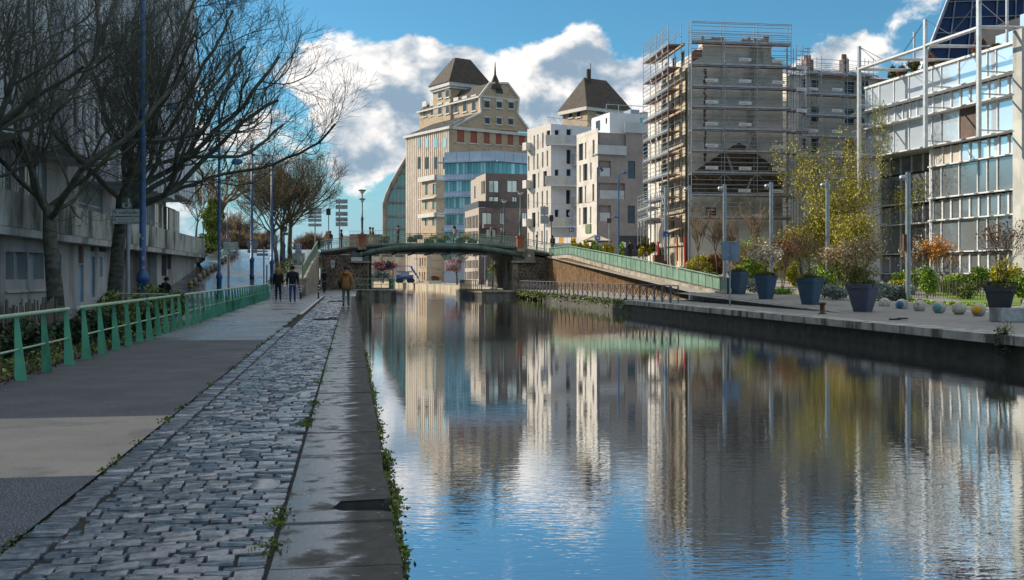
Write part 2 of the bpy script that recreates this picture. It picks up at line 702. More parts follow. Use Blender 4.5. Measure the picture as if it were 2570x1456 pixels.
def water_mat():
    m = bpy.data.materials.new('water')
    m.use_nodes = True
    t = NT(m.node_tree)
    b = t.n['Principled BSDF']
    b.inputs['Base Color'].default_value = (.58, .60, .62, 1)
    b.inputs['Metallic'].default_value = .96
    b.inputs['Roughness'].default_value = .015
    b.inputs['IOR'].default_value = 1.4
    pos = t.new('ShaderNodeNewGeometry').outputs['Position']
    ca, sa = math.cos(R(8)), math.sin(R(8))
    rot = t.new('ShaderNodeMapping')
    rot.inputs['Rotation'].default_value = (0, 0, R(9))
    t.l.new(pos, rot.inputs[0])
    p = rot.outputs[0]
    w1 = t.noise(t.v('MULTIPLY', p, (1.1, 3.4, 1)), 2.2, 2, .5, .3)
    w2 = t.noise(t.v('MULTIPLY', p, (2.2, 7.5, 1)), 2.6, 2, .5, .2)
    w3 = t.noise(t.v('MULTIPLY', p, (.35, .8, 1)), 1.3, 2, .5)
    gust = t.step(t.noise(t.v('MULTIPLY', p, (.10, .05, 1)), 1.6, 3, .5), .30, .70)
    h = t.m('ADD', t.m('MULTIPLY', w1, .0016), t.m('MULTIPLY', w2, .0011))
    h = t.m('MULTIPLY', h, t.m('ADD', t.m('MULTIPLY', gust, .75), .25))
    h = t.m('ADD', h, t.m('MULTIPLY', w3, .0008))
    bn = t.new('ShaderNodeBump')
    bn.inputs['Distance'].default_value = 1.0
    bn.inputs['Strength'].default_value = 1.0
    t.put(bn.inputs['Height'], h)
    t.l.new(bn.outputs[0], b.inputs['Normal'])
    MT['water'] = m


water_mat()

# ------------------------------------------------------------------ ground levels
WZ = -0.72
RAMP0, RAMP1, DECK = 66.0, 107.0, 4.05


def smooth(x):
    x = min(1, max(0, x))
    return x * x * (3 - 2 * x)


def ramp_z(y):
    t = min(1, max(0, (y - RAMP0) / (RAMP1 - RAMP0)))
    t = t + .06 * math.sin(2 * math.pi * t - math.pi) * -1 * 0
    return DECK * (t * .75 + .25 * smooth(t))


def street_z(x, y):
    """street and garden level on the far bank"""
    if y < 38:
        z = 0
    elif y < 59:
        z = (y - 38) / 21 * .40
    else:
        z = .40 + (min(y, 107) - 59) / 48 * 3.05
    k = smooth((x - 29) / 13)
    low = .0 if y < 38 else min(.35, (y - 38) / 21 * .35)
    if y > 96:
        k *= 1 - smooth((y - 96) / 8)
    return z * (1 - k) + low * k


def hit(fz, px, py, d0=20, d1=200):
    """where the line of sight meets the ground z = fz(x, y)"""
    prev = None
    d = d0
    while d < d1:
        p = at(px, py, d)
        g = p.z - fz(p.x, p.y)
        if g <= 0:
            return Vector((p.x, p.y, fz(p.x, p.y)))
        d += .1
    return at(px, py, d1)


ramp_hit = lambda px, py: hit(lambda x, y: ramp_z(y), px, py, 45, 140)
street_hit = lambda px, py: hit(street_z, px, py, 20, 160)

# right bank of the canal and left bank (far reach swings to the left)
RB = [(16.0, -40), (16.2, 40), (16.4, 84), (16.2, 118), (14.6, 150), (11.5, 200), (5, 250), (-12, 300), (-60, 340)]


def qx(y):
    return .0040 * y


def sheet(name, poly, z, material, parent=None):
    b = MB()
    b.add([(x, y, z) for x, y in poly], [tuple(range(len(poly)))])
    return b.build(name, material, parent)


def grid(name, xs, ys, fz, material):
    b = MB()
    V = [(x, y, fz(x, y)) for y in ys for x in xs]
    nx = len(xs)
    F = [(j * nx + i, j * nx + i + 1, (j + 1) * nx + i + 1, (j + 1) * nx + i) for j in range(len(ys) - 1) for i in range(nx - 1)]
    b.add(V, F)
    return b.build(name, material, None, True)


struct(sheet('ground', [(-2500, -2500), (2500, -2500), (2500, 2500), (-2500, 2500)], -3.0, 'far_ground'))
w = struct(sheet('water', [(-.4, -40), (16.3, -40), (16.6, 84), (16.4, 118), (14.8, 150), (11.7, 200), (5.2, 250), (-11.8, 300), (-60, 341),
                           (-60, 300), (-20, 250), (-4, 200), (-2, 120), (-.4, 90)], WZ, 'water'))
w['label'] = 'rippled canal water mirroring the buildings and sky'

# left bank: towpath in four dressings
tp = thing('towpath', 'asphalt towpath along the left bank with beige and grey bands', 'path')
del tp['category']
struct(tp)
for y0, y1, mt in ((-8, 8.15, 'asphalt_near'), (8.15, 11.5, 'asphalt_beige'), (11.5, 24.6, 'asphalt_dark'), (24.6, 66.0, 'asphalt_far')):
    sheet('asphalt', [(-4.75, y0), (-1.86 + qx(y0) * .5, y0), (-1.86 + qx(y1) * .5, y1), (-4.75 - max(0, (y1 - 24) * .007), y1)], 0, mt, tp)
sheet('asphalt', [(-5.05, 66), (-1.60, 66), (-1.45, 106), (-2.95, 106), (-2.95, 74), (-5.05, 74)], -.002, 'asphalt_far', tp)
sheet('asphalt', [(-1.6, 74), (.62, 74), (1.0, 106), (-1.45, 106)], .004, 'asphalt_far', tp)
for y in (31.5, 38.8, 47, 55):
    sheet('joint', [(-4.8, y), (-1.75, y), (-1.75, y + .05), (-4.8, y + .05)], .004, 'asphalt_dark', tp)
sheet('painted_line', [(-3.75, 38.0), (-2.75, 38.0), (-2.75, 38.12), (-3.75, 38.12)], .008, 'white_line', tp)
sheet('painted_line', [(-1.80, 40.0), (-1.66, 40.0), (-1.60, 72.0), (-1.74, 72.0)], .008, 'white_line', tp)
b = MB()
for k in range(24):
    b.box(-2.75 + k * .05, -2.725 + k * .05, 19.3, 19.62, .001, .006)
b.build('drain_grate', 'concrete_dark', tp)

struct(sheet('cobble_bed', [(-2.1, -8), (-.40, -8), (-.40 + qx(74), 74), (-2.0, 74)], -.022, 'bed'))

# cobbles: each a rounded stone laid across the path
def cobble_shape(seed):
    r = random.Random(seed)
    o = []
    base = [(.5, .40), (.45, .5), (-.45, .5), (-.5, .40), (-.5, -.40), (-.45, -.5), (.45, -.5), (.5, -.40)]
    base = [(x * r.uniform(.95, 1.01), y * r.uniform(.92, 1.02)) for x, y in base]
    ti, tj = r.uniform(-.008, .008), r.uniform(-.012, .012)
    for k, z in ((1.0, -.06), (1.0, -.010), (.86, .0)):
        for x, y in base:
            o.append((x * (1 if k == 1 else .955), y * (1 if k == 1 else .885), z + (x * ti + y * tj + r.uniform(-.002, .002) if k < 1 else 0)))
    o.append((r.uniform(-.1, .1), r.uniform(-.1, .1), r.uniform(.0005, .0035)))
    f = []
    for lv in (0, 1):
        for i in range(8):
            j = (i + 1) % 8
            f.append((lv * 8 + i, lv * 8 + j, lv * 8 + 8 + j, lv * 8 + 8 + i))
    for i in range(8):
        f.append((16 + i, 16 + (i + 1) % 8, 24))
    return o, f


SHAPES = [cobble_shape(s) for s in range(14)]
CM = []
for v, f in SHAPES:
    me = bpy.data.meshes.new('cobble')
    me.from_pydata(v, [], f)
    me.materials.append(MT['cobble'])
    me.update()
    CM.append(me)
cs = thing('cobbled_strip', 'band of worn wet granite cobbles between asphalt and kerb stones', 'paving')
del cs['category']
struct(cs)
stones = []
y = 4.3
row = 0
while y < 73.6:
    pitch = rnd.uniform(.086, .114)
    xs0, xs1 = -1.615 + qx(y) * .6, -.428 + qx(y)
    x = xs0 - rnd.uniform(0, .1)
    if y < 30:
        stones.append((-1.74 + qx(y) * .55, y + rnd.uniform(-.01, .01), rnd.uniform(.19, .225), pitch * rnd.uniform(.84, .93)))
    while x < xs1 - .07:
        wd = rnd.choice((rnd.uniform(.11, .16), rnd.uniform(.14, .23)))
        if x + wd > xs1 - .06:
            wd = xs1 - x
        a, c = max(x, xs0), x + wd
        if c - a > .06:
            stones.append(((a + c) / 2, y + rnd.uniform(-.010, .010), c - a - rnd.uniform(.008, .02), pitch * rnd.uniform(.82, .93)))
        x += wd
    y += pitch
    row += 1
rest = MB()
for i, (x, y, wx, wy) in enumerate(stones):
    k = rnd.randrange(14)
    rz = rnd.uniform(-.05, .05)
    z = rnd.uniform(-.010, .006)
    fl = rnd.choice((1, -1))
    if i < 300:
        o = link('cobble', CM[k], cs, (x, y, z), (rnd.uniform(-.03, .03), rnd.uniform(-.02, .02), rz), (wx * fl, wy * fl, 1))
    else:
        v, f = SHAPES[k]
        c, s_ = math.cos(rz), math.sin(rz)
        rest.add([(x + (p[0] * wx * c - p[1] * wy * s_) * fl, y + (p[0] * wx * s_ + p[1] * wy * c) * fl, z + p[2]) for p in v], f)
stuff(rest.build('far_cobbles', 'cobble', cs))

# kerb stones
ks = thing('kerb', 'wide worn kerb stones capping the left canal wall', 'kerb')
del ks['category']
struct(ks)


def kerb_stone(y0, y1, notch=None):
    g = .008
    a0, a1 = -.42 + qx(y0), -.42 + qx(y1)
    c0, c1 = .26 + qx(y0) + rnd.uniform(-.012, .012), .26 + qx(y1) + rnd.uniform(-.012, .012)
    y0, y1 = y0 + g, y1 - g
    if notch:
        n0, n1, xn = notch
        poly = [(a0, y0), (c0, y0), (c0 + .004, n0 - .05), (c0 - .05, n0), (xn + .02, n0 + .02), (xn - .06, n0 + .10), (xn, n1 - .03), (c0 - .03, n1), (c1, n1 + .05), (c1, y1), (a1, y1)]
    else:
        m = rnd.uniform(.3, .7)
        poly = [(a0, y0), (c0, y0), (c0 * (1 - m) + c1 * m + rnd.uniform(-.015, .008), y0 + (y1 - y0) * m), (c1, y1), (a1, y1)]
    n = len(poly)
    cx = sum(p[0] for p in poly) / n
    cy = sum(p[1] for p in poly) / n
    zt = rnd.uniform(-.004, .006)
    b = MB()
    vs = [(x, yy, -.34) for x, yy in poly] + [(x, yy, zt - .014) for x, yy in poly] + [(x + (.012 if x < cx else -.016), yy + (.010 if yy < cy else -.010), zt) for x, yy in poly]
    fs = [tuple(range(n))[::-1], tuple(range(2 * n, 3 * n))]
    for lv in (0, 1):
        for i in range(n):
            j = (i + 1) % n
            fs.append((lv * n + i, lv * n + j, lv * n + n + j, lv * n + n + i))
    b.add(vs, fs)
    return b.build('kerb_stone', 'kerb', ks)


y = 2.2
while y < 74:
    L = rnd.uniform(.95, 1.35)
    if y < 6.6 < y + L:
        L = max(L, 7.35 - y)
        kerb_stone(y, y + L, (6.62, 6.98, -.05))
    else:
        kerb_stone(y, y + L)
    y += L
sheet('kerb_bedding', [(-.40, 2), (.24, 2), (.24 + qx(74), 74), (-.40 + qx(74), 74)], -.20, 'bed', ks)
b = MB()
b.box(-.5, .17, -8, 74, -3, -.345)
lw = struct(b.build('canal_wall', 'canal_wall'))

# dome studs, rings and plates set in the quay
def gpos(px, py):
    p = gnd(px, py)
    return (p.x, p.y, 0)


MT['steel'] = mat('steel', '#8d9196', '#a4a8ac', 4, .38, metal=.7)
MT['dark_metal'] = mat('dark_metal', '#2b2d30', '#3b3d40', 5, .5, metal=.3)
MT['rust'] = mat('rust', '#4a2f22', '#6b4430', 6, .8, .002, 30)
for (px, py, r, lab) in ((665, 1221, .095, 'large polished steel dome stud set in the cobbles nearest the camera'),
                         (762, 995, .085, 'steel dome stud in the cobbles, second from the camera'),
                         (794, 899, .085, 'steel dome stud in the cobbles, farthest from the camera')):
    b = MB()
    b.lathe([(r * 1.12, -.02), (r * 1.12, .008), (r, .012), (r * .9, .030), (r * .6, .044), (r * .25, .050), (.002, .051)], 20)
    o = b.build('dome_stud', 'steel', None, True, gpos(px, py))
    tag(o, lab, 'stud', 'dome studs in the quay')
for (px, py, lab) in ((819, 803, 'iron mooring ring lying on the cobbles, nearer of two'), (843, 758, 'iron mooring ring lying on the cobbles by the walker in tan')):
    t = thing('mooring_ring', lab, 'mooring ring', gpos(px, py), .2, 'mooring rings on the quay')
    b = MB()
    b.tube([(.14 * math.cos(a * .5236) + .22, .14 * math.sin(a * .5236), .05 + .02 * math.sin(a * .5236)) for a in range(13)], .022, 6, False)
    b.build('ring', 'dark_metal', t, True)
    b = MB()
    b.box(-.42, .10, -.06, .06, .0, .05)
    b.build('base_plate', 'dark_metal', t)

# ------------------------------------------------------------------ left roadway, planting bed and ramp
struct(sheet('planting_bed', [(-8.4, -8), (-4.75, -8), (-4.75, 24), (-4.82, 34), (-7.4, 34)], -.012, 'leaf_litter'))
struct(sheet('pavement', [(-14, -8), (-8.4, -8), (-7.4, 34), (-14, 34)], -.006, 'asphalt_far'))
struct(grid('road', [-12.6, -10, -7.5, -5.06], [34, 45, 55, 60, 64, 66, 68, 72, 76, 80, 85, 90, 95, 98, 101, 104, 107, 112, 125, 145], lambda x, y: ramp_z(y) - .004, 'road_wet'))
struct(grid('cobbled_ramp', [-5.06, -4.3, -3.6, -2.95], [66, 67, 70, 74, 78, 82, 86, 90, 94, 98, 101, 104, 107, 112, 125, 145], lambda x, y: ramp_z(y) + .0, 'ramp_setts'))
struct(sheet('far_street', [(-90, 120), (-12.6, 120), (-12.6, 400), (-90, 400)], DECK - .02, 'asphalt_far'))
struct(sheet('upper_street', [(-12.6, 145), (-2.95, 145), (-2.95, 400), (-12.6, 400)], DECK - .02, 'asphalt_far'))

# ------------------------------------------------------------------ far bank
xs = [20.4, 21, 22, 23.5, 25, 27, 29, 31, 33, 35, 37, 39, 41, 43, 46, 52, 60, 75, 100]
ysr = [59.6, 62, 66, 70, 74, 78, 82, 86, 90, 94, 98, 101, 104, 107, 112, 120, 130, 150]
struct(grid('street', xs, ysr, street_z, 'plaza'))
xs2 = [19.2, 20, 21.5, 23, 25, 27, 30, 34, 38, 43, 52, 60, 75, 100]
struct(grid('promenade', xs2, [-20, 20, 30, 38, 42, 48, 54, 59.6], lambda x, y: street_z(x, y) + (.0 if x > 19.6 else 0), 'quay_setts'))
struct(sheet('quay', [(16.9, -20), (19.2, -20), (19.2, 38), (20.4, 59.6), (20.4, 106.5), (16.4, 106.5), (16.9, 84)], -.003, 'quay_setts'))
b = MB()
for y0, y1 in zip(range(20, 84, 1), range(21, 85, 1)):
    pass
# coping slabs of the right quay, each its own slab
cp = thing('quay_edge', 'pale stained coping slabs along the right quay edge', 'kerb')
del cp['category']
struct(cp)
y = 20.0
while y < 58:
    L = rnd.uniform(2.2, 3.0)
    x0 = 16.02 + .004 * (y - 20)
    gap = .35 if 37 < y < 39.6 else .02
    bx('coping_slab', cp, x0, x0 + .92, y + .01, y + L - gap, -.22, .012 + rnd.uniform(-.004, .004), 'canal_cope')
    y += L
b = MB()
b.box(16.25, 17.4, -20, 84, -3, -.225)
b.box(16.30, 17.4, 58, 86, -3, -.01)
struct(b.build('canal_wall', 'canal_wall'))
# low granite slabs stepping the promenade up towards the ramp
lg = thing('granite_upstand', 'tapering row of grey granite slabs edging the raised promenade', 'kerb')
del lg['category']
struct(lg)
MT['granite'] = mat('granite', '#8b8e93', '#a3a5a8', 6, .6, .002, 40, dirt='#6a6c70', dscale=1.5, dstretch=(1, 1, .3), obj=.06)
y = 39.5
while y < 59.0:
    x0 = 19.2 + (y - 38) / 21.6 * 1.2
    L = 1.02
    o = bx('granite_slab', lg, 0, .14, 0, L - .012, -.15, street_z(20, y + L) + .012, 'granite')
    o.location = (x0 - .10, y, -.15)
    o.rotation_euler = (0, 0, -math.atan(1.2 / 21.6))
    y += L
bx('granite_slab', lg, 20.32, 22.6, 59.45, 59.62, -.15, .43, 'granite')

# far right bank beyond the bridge: stone quay and paved plaza
b = MB()
pts = RB[3:]
for (xa, ya), (xb, yb) in zip(pts[:-1], pts[1:]):
    b.quad((xa, ya, -3), (xa, ya, .0), (xb, yb, .0), (xb, yb, -3))
MT['far_quay'] = mat('far_quay', '#9c9078', '#b8ab92', .8, .8, .01, 5, dirt='#6d6552', dscale=.7, dstretch=(1, 1, .3))
struct(b.build('canal_wall', 'far_quay'))
struct(sheet('far_quay', [p for p in pts] + [(200, 341), (200, 151), (24, 151), (24, 117), (16.3, 117)], 0.0, 'plaza'))

# ------------------------------------------------------------------ the bridge
MT['stone_mortar'] = mat('stone_mortar', '#8d8474', '#a39a89', 3, .9, .01, 20, dirt='#4d4a3e', dscale=.8)
MT['rubble'] = mat('rubble', '#4a4039', '#75675a', 6, .85, .008, 25, dirt='#363129', dscale=.7, obj=.3)
MT['bridge_green'] = mat('bridge_green', '#43584e', '#52675d', 1.5, .45, dirt='#33443a', dscale=1.2, dstretch=(1, 1, .3))
MT['rail_green'] = mat('rail_green', '#6a8a7e', '#83a295', 2, .45)
MT['deck_dark'] = mat('deck_dark', '#35383a', '#45494a', 1, .7)
MT['cope_stone'] = mat('cope_stone', '#8a8175', '#a79d8f', 1.6, .85, .006, 15, dirt='#5c564c', dscale=1.1)
MT['brick_red'] = mat('brick_red', '#8a5340', '#a06a52', 4, .85, .003, 30, dirt='#5f4236', dscale=1)
MT['sign_white'] = mat('sign_white', '#d5d8d6', '#c7cbca', 1, .4)
MT['sign_text'] = mat('sign_text', '#20466b', None, 1, .5)
MT['black'] = mat('black', '#18191b', '#232427', 3, .6)
MT['bronze_ribs'] = mat('bronze_ribs', '#6b6153', '#847a69', 2, .5, metal=.3)
YB = 106.0
BF = Face((-4, YB), (22, YB))


def bu(z, x, y):
    """bridge face: zoomed picture point -> world x, z"""
    u, h = BF.uz(*z(x, y))
    return u - 4, h


def voronoi(pts, bound):
    """cells of the points inside a convex polygon"""
    cells = []
    for i, p in enumerate(pts):
        poly = [Vector(q) for q in bound]
        near = sorted(range(len(pts)), key=lambda j: (pts[j][0] - p[0]) ** 2 + (pts[j][1] - p[1]) ** 2)[1:18]
        for j in near:
            q = Vector(pts[j])
            m = (Vector(p) + q) / 2
            n = q - Vector(p)
            out = []
            for k in range(len(poly)):
                a, b_ = poly[k], poly[(k + 1) % len(poly)]
                da, db = (a - m).dot(n), (b_ - m).dot(n)
                if da <= 0:
                    out.append(a)
                if da * db < 0:
                    out.append(a + (b_ - a) * (da / (da - db)))
            poly = out
            if len(poly) < 3:
                break
        cells.append(poly)
    return cells


def stone_wall(parent, bound, size, origin, ux, seed, material='rubble', nrm=None):
    """field of irregular stones standing proud of the mortar; bound in (u, z)"""
    r = random.Random(seed)
    u0, u1 = min(p[0] for p in bound), max(p[0] for p in bound)
    z0, z1 = min(p[1] for p in bound), max(p[1] for p in bound)
    pts = []
    nu, nz = int((u1 - u0) / size), int((z1 - z0) / size)
    for i in range(nu):
        for j in range(nz):
            pts.append((u0 + (i + .5 + (.5 if j % 2 else 0) + r.uniform(-.33, .33)) * (u1 - u0) / nu, z0 + (j + .5 + r.uniform(-.33, .33)) * (z1 - z0) / nz))
    ux = Vector(ux)
    nrm = Vector(nrm)
    for c in voronoi(pts, bound):
        if len(c) < 3:
            continue
        cx = sum((q for q in c), Vector((0, 0))) / len(c)
        if max((q - cx).length for q in c) < size * .22:
            continue
        inner = [cx + (q - cx) * .93 - (q - cx).normalized() * .018 for q in c]
        top = [cx + (q - cx) * .78 for q in inner]
        e = r.uniform(.02, .055)
        n = len(c)
        f3 = lambda q, h: Vector(origin) + ux * q.x + Vector((0, 0, q.y)) + nrm * h
        b = MB()
        b.add([f3(q, 0) for q in inner] + [f3(q, e * .7) for q in [cx + (q - cx) * .93 for q in inner]] + [f3(q, e) for q in top],
              [(i, (i + 1) % n, n + (i + 1) % n, n + i) for i in range(n)] + [(n + i, n + (i + 1) % n, 2 * n + (i + 1) % n, 2 * n + i) for i in range(n)] + [tuple(range(2 * n, 3 * n))])
        b.build('stone', material, parent)


br = thing('road_bridge', 'low road bridge on a green steel tube arch with rubble abutments', 'bridge')
# deck outline along the near face
prof = [bu(ZE, *p) for p in ((135, 312), (330, 285), (535, 263), (800, 250), (1000, 243), (1260, 240), (1500, 242), (1750, 252), (2025, 276), (2250, 315), (2515, 372))]
DZ = lambda x: float(np.interp(x, [p[0] for p in prof], [p[1] for p in prof]))
b = MB()
zs_ = [p[1] for p in prof]
low = [(x, z - .42) for x, z in prof]
poly = [(x, YB + .05, z) for x, z in prof] + [(x, YB + .05, z) for x, z in reversed(low)]
n = len(prof)
vs = poly + [(x, y + 11, z) for x, y, z in poly]
N2 = 2 * n
fs = []
for i in range(n - 1):
    fs.append((i, N2 - 1 - i, N2 - 2 - i, i + 1))
    fs.append((N2 + i, N2 + i + 1, N2 + N2 - 2 - i, N2 + N2 - 1 - i))
    fs.append((i, i + 1, N2 + i + 1, N2 + i))
    fs.append((N2 - 1 - i, N2 + N2 - 1 - i, N2 + N2 - 2 - i, N2 - 2 - i))
b.add(vs, fs)
b.build('deck', 'deck_dark', br)
xs_ = [p[0] for p in prof]
for i in range(n - 1):
    b = MB()
    (xa, za), (xb, zb) = prof[i], prof[i + 1]
    b.prism([(xa, YB - .10, za - .16), (xb, YB - .10, zb - .16), (xb, YB - .10, zb + .03), (xa, YB - .10, za + .03)], (0, .35, 0))
    b.build('deck_edge', 'cope_stone' if (i < 2 or i > 7) else 'bridge_green', br)
# tube arch, near and far
arch = [bu(ZE, *p) for p in ((525, 352), (620, 322), (760, 297), (900, 282), (1080, 270), (1260, 267), (1450, 270), (1620, 280), (1800, 303), (1950, 330), (2085, 360))]
for yy in (YB - .05, YB + 10.6):
    b = MB()
    b.tube([(x, yy, z) for x, z in arch], .29, 14)
    b.build('arch_tube', 'bridge_green', br, True)
for k, i in ((0, 0), (1, len(arch) - 1)):
    x, z = arch[i]
    s = -1 if i == 0 else 1
    b = MB()
    b.tube([(x - .12, YB - .05, z), (x + .12, YB - .05, z)], .36, 14)
    b.build('arch_collar', 'bridge_green', br, True)
# cross beams and soffit below the deck
XL, XR = bu(ZE, 600, 400)[0], bu(ZE, 1985, 400)[0]
zsof = bu(ZE, 1200, 318)[1]
b = MB()
b.box(XL, XR, YB + .9, YB + 10.2, zsof - .10, zsof + .35)
b.build('soffit', 'deck_dark', br)
for k in range(8):
    x = XL + (XR - XL) * (k + .5) / 8
    bx('cross_beam', br, x - .08, x + .08, YB + .2, YB + 10.8, zsof - .24, zsof - .105, 'black')
for x in (1005, 1205, 1412, 1615):
    u, z = bu(ZE, x, 300)
    bx('hanger', br, u - .05, u + .05, YB + .75, YB + .85, zsof - .15, z + .35, 'bridge_green')
# abutments
XA0 = bu(ZE, 150, 400)[0]
LA = MB()
LA.box(XA0 - .2, XL - .02, YB + .12, YB + 10.9, -3, DZ(XA0) - .42)
LA.build('abutment', 'stone_mortar', br)
zt = DZ(XA0) - .47
stone_wall(br, [(XA0, .02), (XL - .1, .02), (XL - .1, DZ(XL) - .9), (XL - 1.4, DZ(XL) - .55), (XA0, zt)], .36, (0, YB + .12, 0), (1, 0, 0), 5, nrm=(0, -1, 0))
bx('corner_post', br, XL - .05, XL + .28, YB + .3, YB + .9, -1.5, zsof - .10, 'black')
XE = bu(ZE, 2515, 400)[0]
b = MB()
b.box(XR + .02, XE + .3, YB + .12, YB + 10.9, -3, DZ(XE) - .44)
b.prism([(XR + .02, YB + .12, DZ(XE) - .44), (XE + .3, YB + .12, DZ(XE) - .44), (XR + .02, YB + .12, DZ(XR) - .75)], (0, 10.5, 0))
b.build('abutment', 'stone_mortar', br)
stone_wall(br, [(XR + .55, .02), (XE, .02), (XE, DZ(XE) - .48), (XR + 2.0, DZ(XR + 2.0) - .62), (XR + .55, DZ(XR) - 1.25)], .34, (0, YB + .12, 0), (1, 0, 0), 6, nrm=(0, -1, 0))
# dressed quoins at the arch springing, right
z = 0.02
while z < 2.55:
    h = rnd.uniform(.24, .34)
    wq = rnd.choice((.34, .5))
    bx('quoin', br, XR + .04, XR + .04 + wq, YB + .05, YB + .3, z, z + h - .02, 'cope_stone')
    z += h
for (xa, xb) in ((430, 600), (1985, 2195)):
    u0, u1 = bu(ZE, xa, 400)[0], bu(ZE, xb, 400)[0]
    zz = bu(ZE, xa, 405)[1]
    bx('bearing_block', br, u0, u1, YB - .18, YB + .3, zz - .02, zz + 1.15 if xa > 1000 else zz + .75, 'bridge_green' if xa < 1000 else 'concrete_dark')
    bx('bearing_ledge', br, u0 - .15, u1 + .1, YB - .32, YB + .25, zz - .22, zz - .03, 'cope_stone')
# curved ribs lining the arch on the right bank
for k in range(13):
    f = k / 12
    yy = YB + .9 + f * 9.0
    xx = XR - .35
    b = MB()
    b.tube([(xx - 1.35, yy, zsof - .16), (xx - .85, yy, zsof - .22), (xx - .45, yy, zsof - .48), (xx - .22, yy, zsof - .95), (xx - .14, yy, 1.5), (xx - .12, yy, .2), (xx - .3, yy, .06)], .055, 6)
    b.build('rib', 'bronze_ribs', br, True)
# railings: near side, with posts, top and bottom rails and balusters
def railing(x0, x1, yy, parent, post_step, bal_step, material='rail_green', h=1.02, cross=True):
    n = max(1, round((x1 - x0) / post_step))
    xsn = [x0 + (x1 - x0) * i / n for i in range(n + 1)]
    for i, x in enumerate(xsn):
        bx('post', parent, x - .03, x + .03, yy - .03, yy + .03, DZ(x), DZ(x) + h + .06, material)
        if i < n:
            xb = xsn[i + 1]
            for hh in (h, h - .16, .08):
                rod('rail', parent, (x, yy, DZ(x) + hh), (xb, yy, DZ(xb) + hh), .036 if hh == h else .024, material)
            m = max(1, int((xb - x) / bal_step))
            for k in range(1, m):
                xx = x + (xb - x) * k / m
                rod('baluster', parent, (xx, yy, DZ(xx) + .08), (xx, yy, DZ(xx) + h - .16), .017, material)
            if cross:
                for xx, s in ((x, 1), (xb, -1)):
                    rod('cross_brace', parent, (xx + s * .03, yy - .02, DZ(xx) + .12), (xx + s * .30, yy - .02, DZ(xx) + h * .5), .011, material)
                    rod('cross_brace', parent, (xx + s * .30, yy - .02, DZ(xx) + .12), (xx + s * .03, yy - .02, DZ(xx) + h * .5), .011, material)


PL = bu(ZE, 535, 200)[0]
PR = bu(ZE, 2062, 200)[0]
ra = thing('bridge_railing', 'grey green iron railing along the middle of the bridge', 'railing')
railing(PL + .45, PR - .45, YB + .12, ra, 2.1, .15)
rb = thing('bridge_railing', 'grey green iron railing left of the lamp pier on the bridge', 'railing')
railing(bu(ZE, 138, 200)[0], PL - .45, YB + .12, rb, 1.9, .15, cross=False)
rc = thing('bridge_railing', 'grey green iron railing between right lamp pier and green parapet', 'railing')
railing(PR + .45, bu(ZE, 2515, 200)[0], YB + .12, rc, 1.9, .15, cross=False)
rd = thing('bridge_railing', 'far side iron railing of the bridge behind the walkers', 'railing')
railing(bu(ZE, 138, 200)[0], bu(ZE, 2500, 200)[0], YB + 10.8, rd, 2.6, .30, cross=False)
# road surface on the deck is the deck mesh; brick piers with lamps
MT['lamp_post'] = mat('lamp_post', '#37474c', '#48595e', 2, .5, metal=.2)
MT['lamp_glass'] = mat('lamp_glass', '#c9c6b4', None, 1, .3)


def pier(x, lab):
    t = thing('brick_pier', lab, 'pier', (x, YB + .1, DZ(x) - .4))
    bx('shaft', t, -.36, .36, -.36, .36, .35, 1.42, 'brick_red')
    bx('plinth', t, -.42, .42, -.42, .42, 0, .35, 'cope_stone')
    bx('cap', t, -.45, .45, -.45, .45, 1.42, 1.60, 'brick_red')
    return t


pier(PL, 'weathered brick pier carrying the double lamp at the left end of the bridge')
pier(PR, 'weathered brick pier carrying the lamp at the right end of the bridge')


def bridge_lamp(p, ztop, lab, second=None, g='twin style lamp standards on the bridge'):
    t = thing('street_lamp', lab, 'street lamp', p, 0, g)
    h = ztop - p[2]
    b = MB()
    b.lathe([(.16, 0), (.16, .12), (.11, .2), (.11, h * .30), (.14, h * .32), (.14, h * .36), (.075, h * .40), (.06, h * .92), (.06, h - .42)], 10)
    b.build('post', 'lamp_post', t, True)
    for i, hz in enumerate([h] + ([second - p[2]] if second else [])):
        b = MB()
        k = 1.0 if i == 0 else .85
        b.lathe([(.07 * k, -.44), (.10 * k, -.40), (.36 * k, -.10)], 12, (0, 0, hz))
        lg_ = b.build('lamp_bowl', 'lamp_glass', t, True)
        b = MB()
        b.lathe([(.40 * k, -.10), (.41 * k, -.05), (.30 * k, 0), (.02, .02)], 12, (0, 0, hz))
        b.build('lamp_cap', 'lamp_post', t, True)
    return t


bridge_lamp((PL, YB + .1, DZ(PL) + 1.2), zat(476, PL, YB), 'tall lamp with two stacked bowls on the left brick pier of the bridge', zat(498, PL, YB))
bridge_lamp((PR, YB + .1, DZ(PR) + 1.2), zat(480, PR, YB), 'tall single bowl lamp on the right brick pier of the bridge')
x_ = xat(1265, YB + 10.5)
bridge_lamp((x_, YB + 10.5, DZ(x_)), zat(501, x_, YB + 10.5), 'slimmer bowl lamp on the far pavement of the bridge')

# name plate, warning sign and small graffiti birds painted on the abutments
def plate(name, lab, cat, z, x0, y0, x1, y1, material, yy=YB):
    (ua, za), (ub, zb) = bu(z, x0, y0), bu(z, x1, y1)
    t = thing(name, lab, cat, (ua, yy - .12, zb))
    bx('panel', t, 0, ub - ua, 0, .03, 0, za - zb, material)
    return t, ub - ua, za - zb


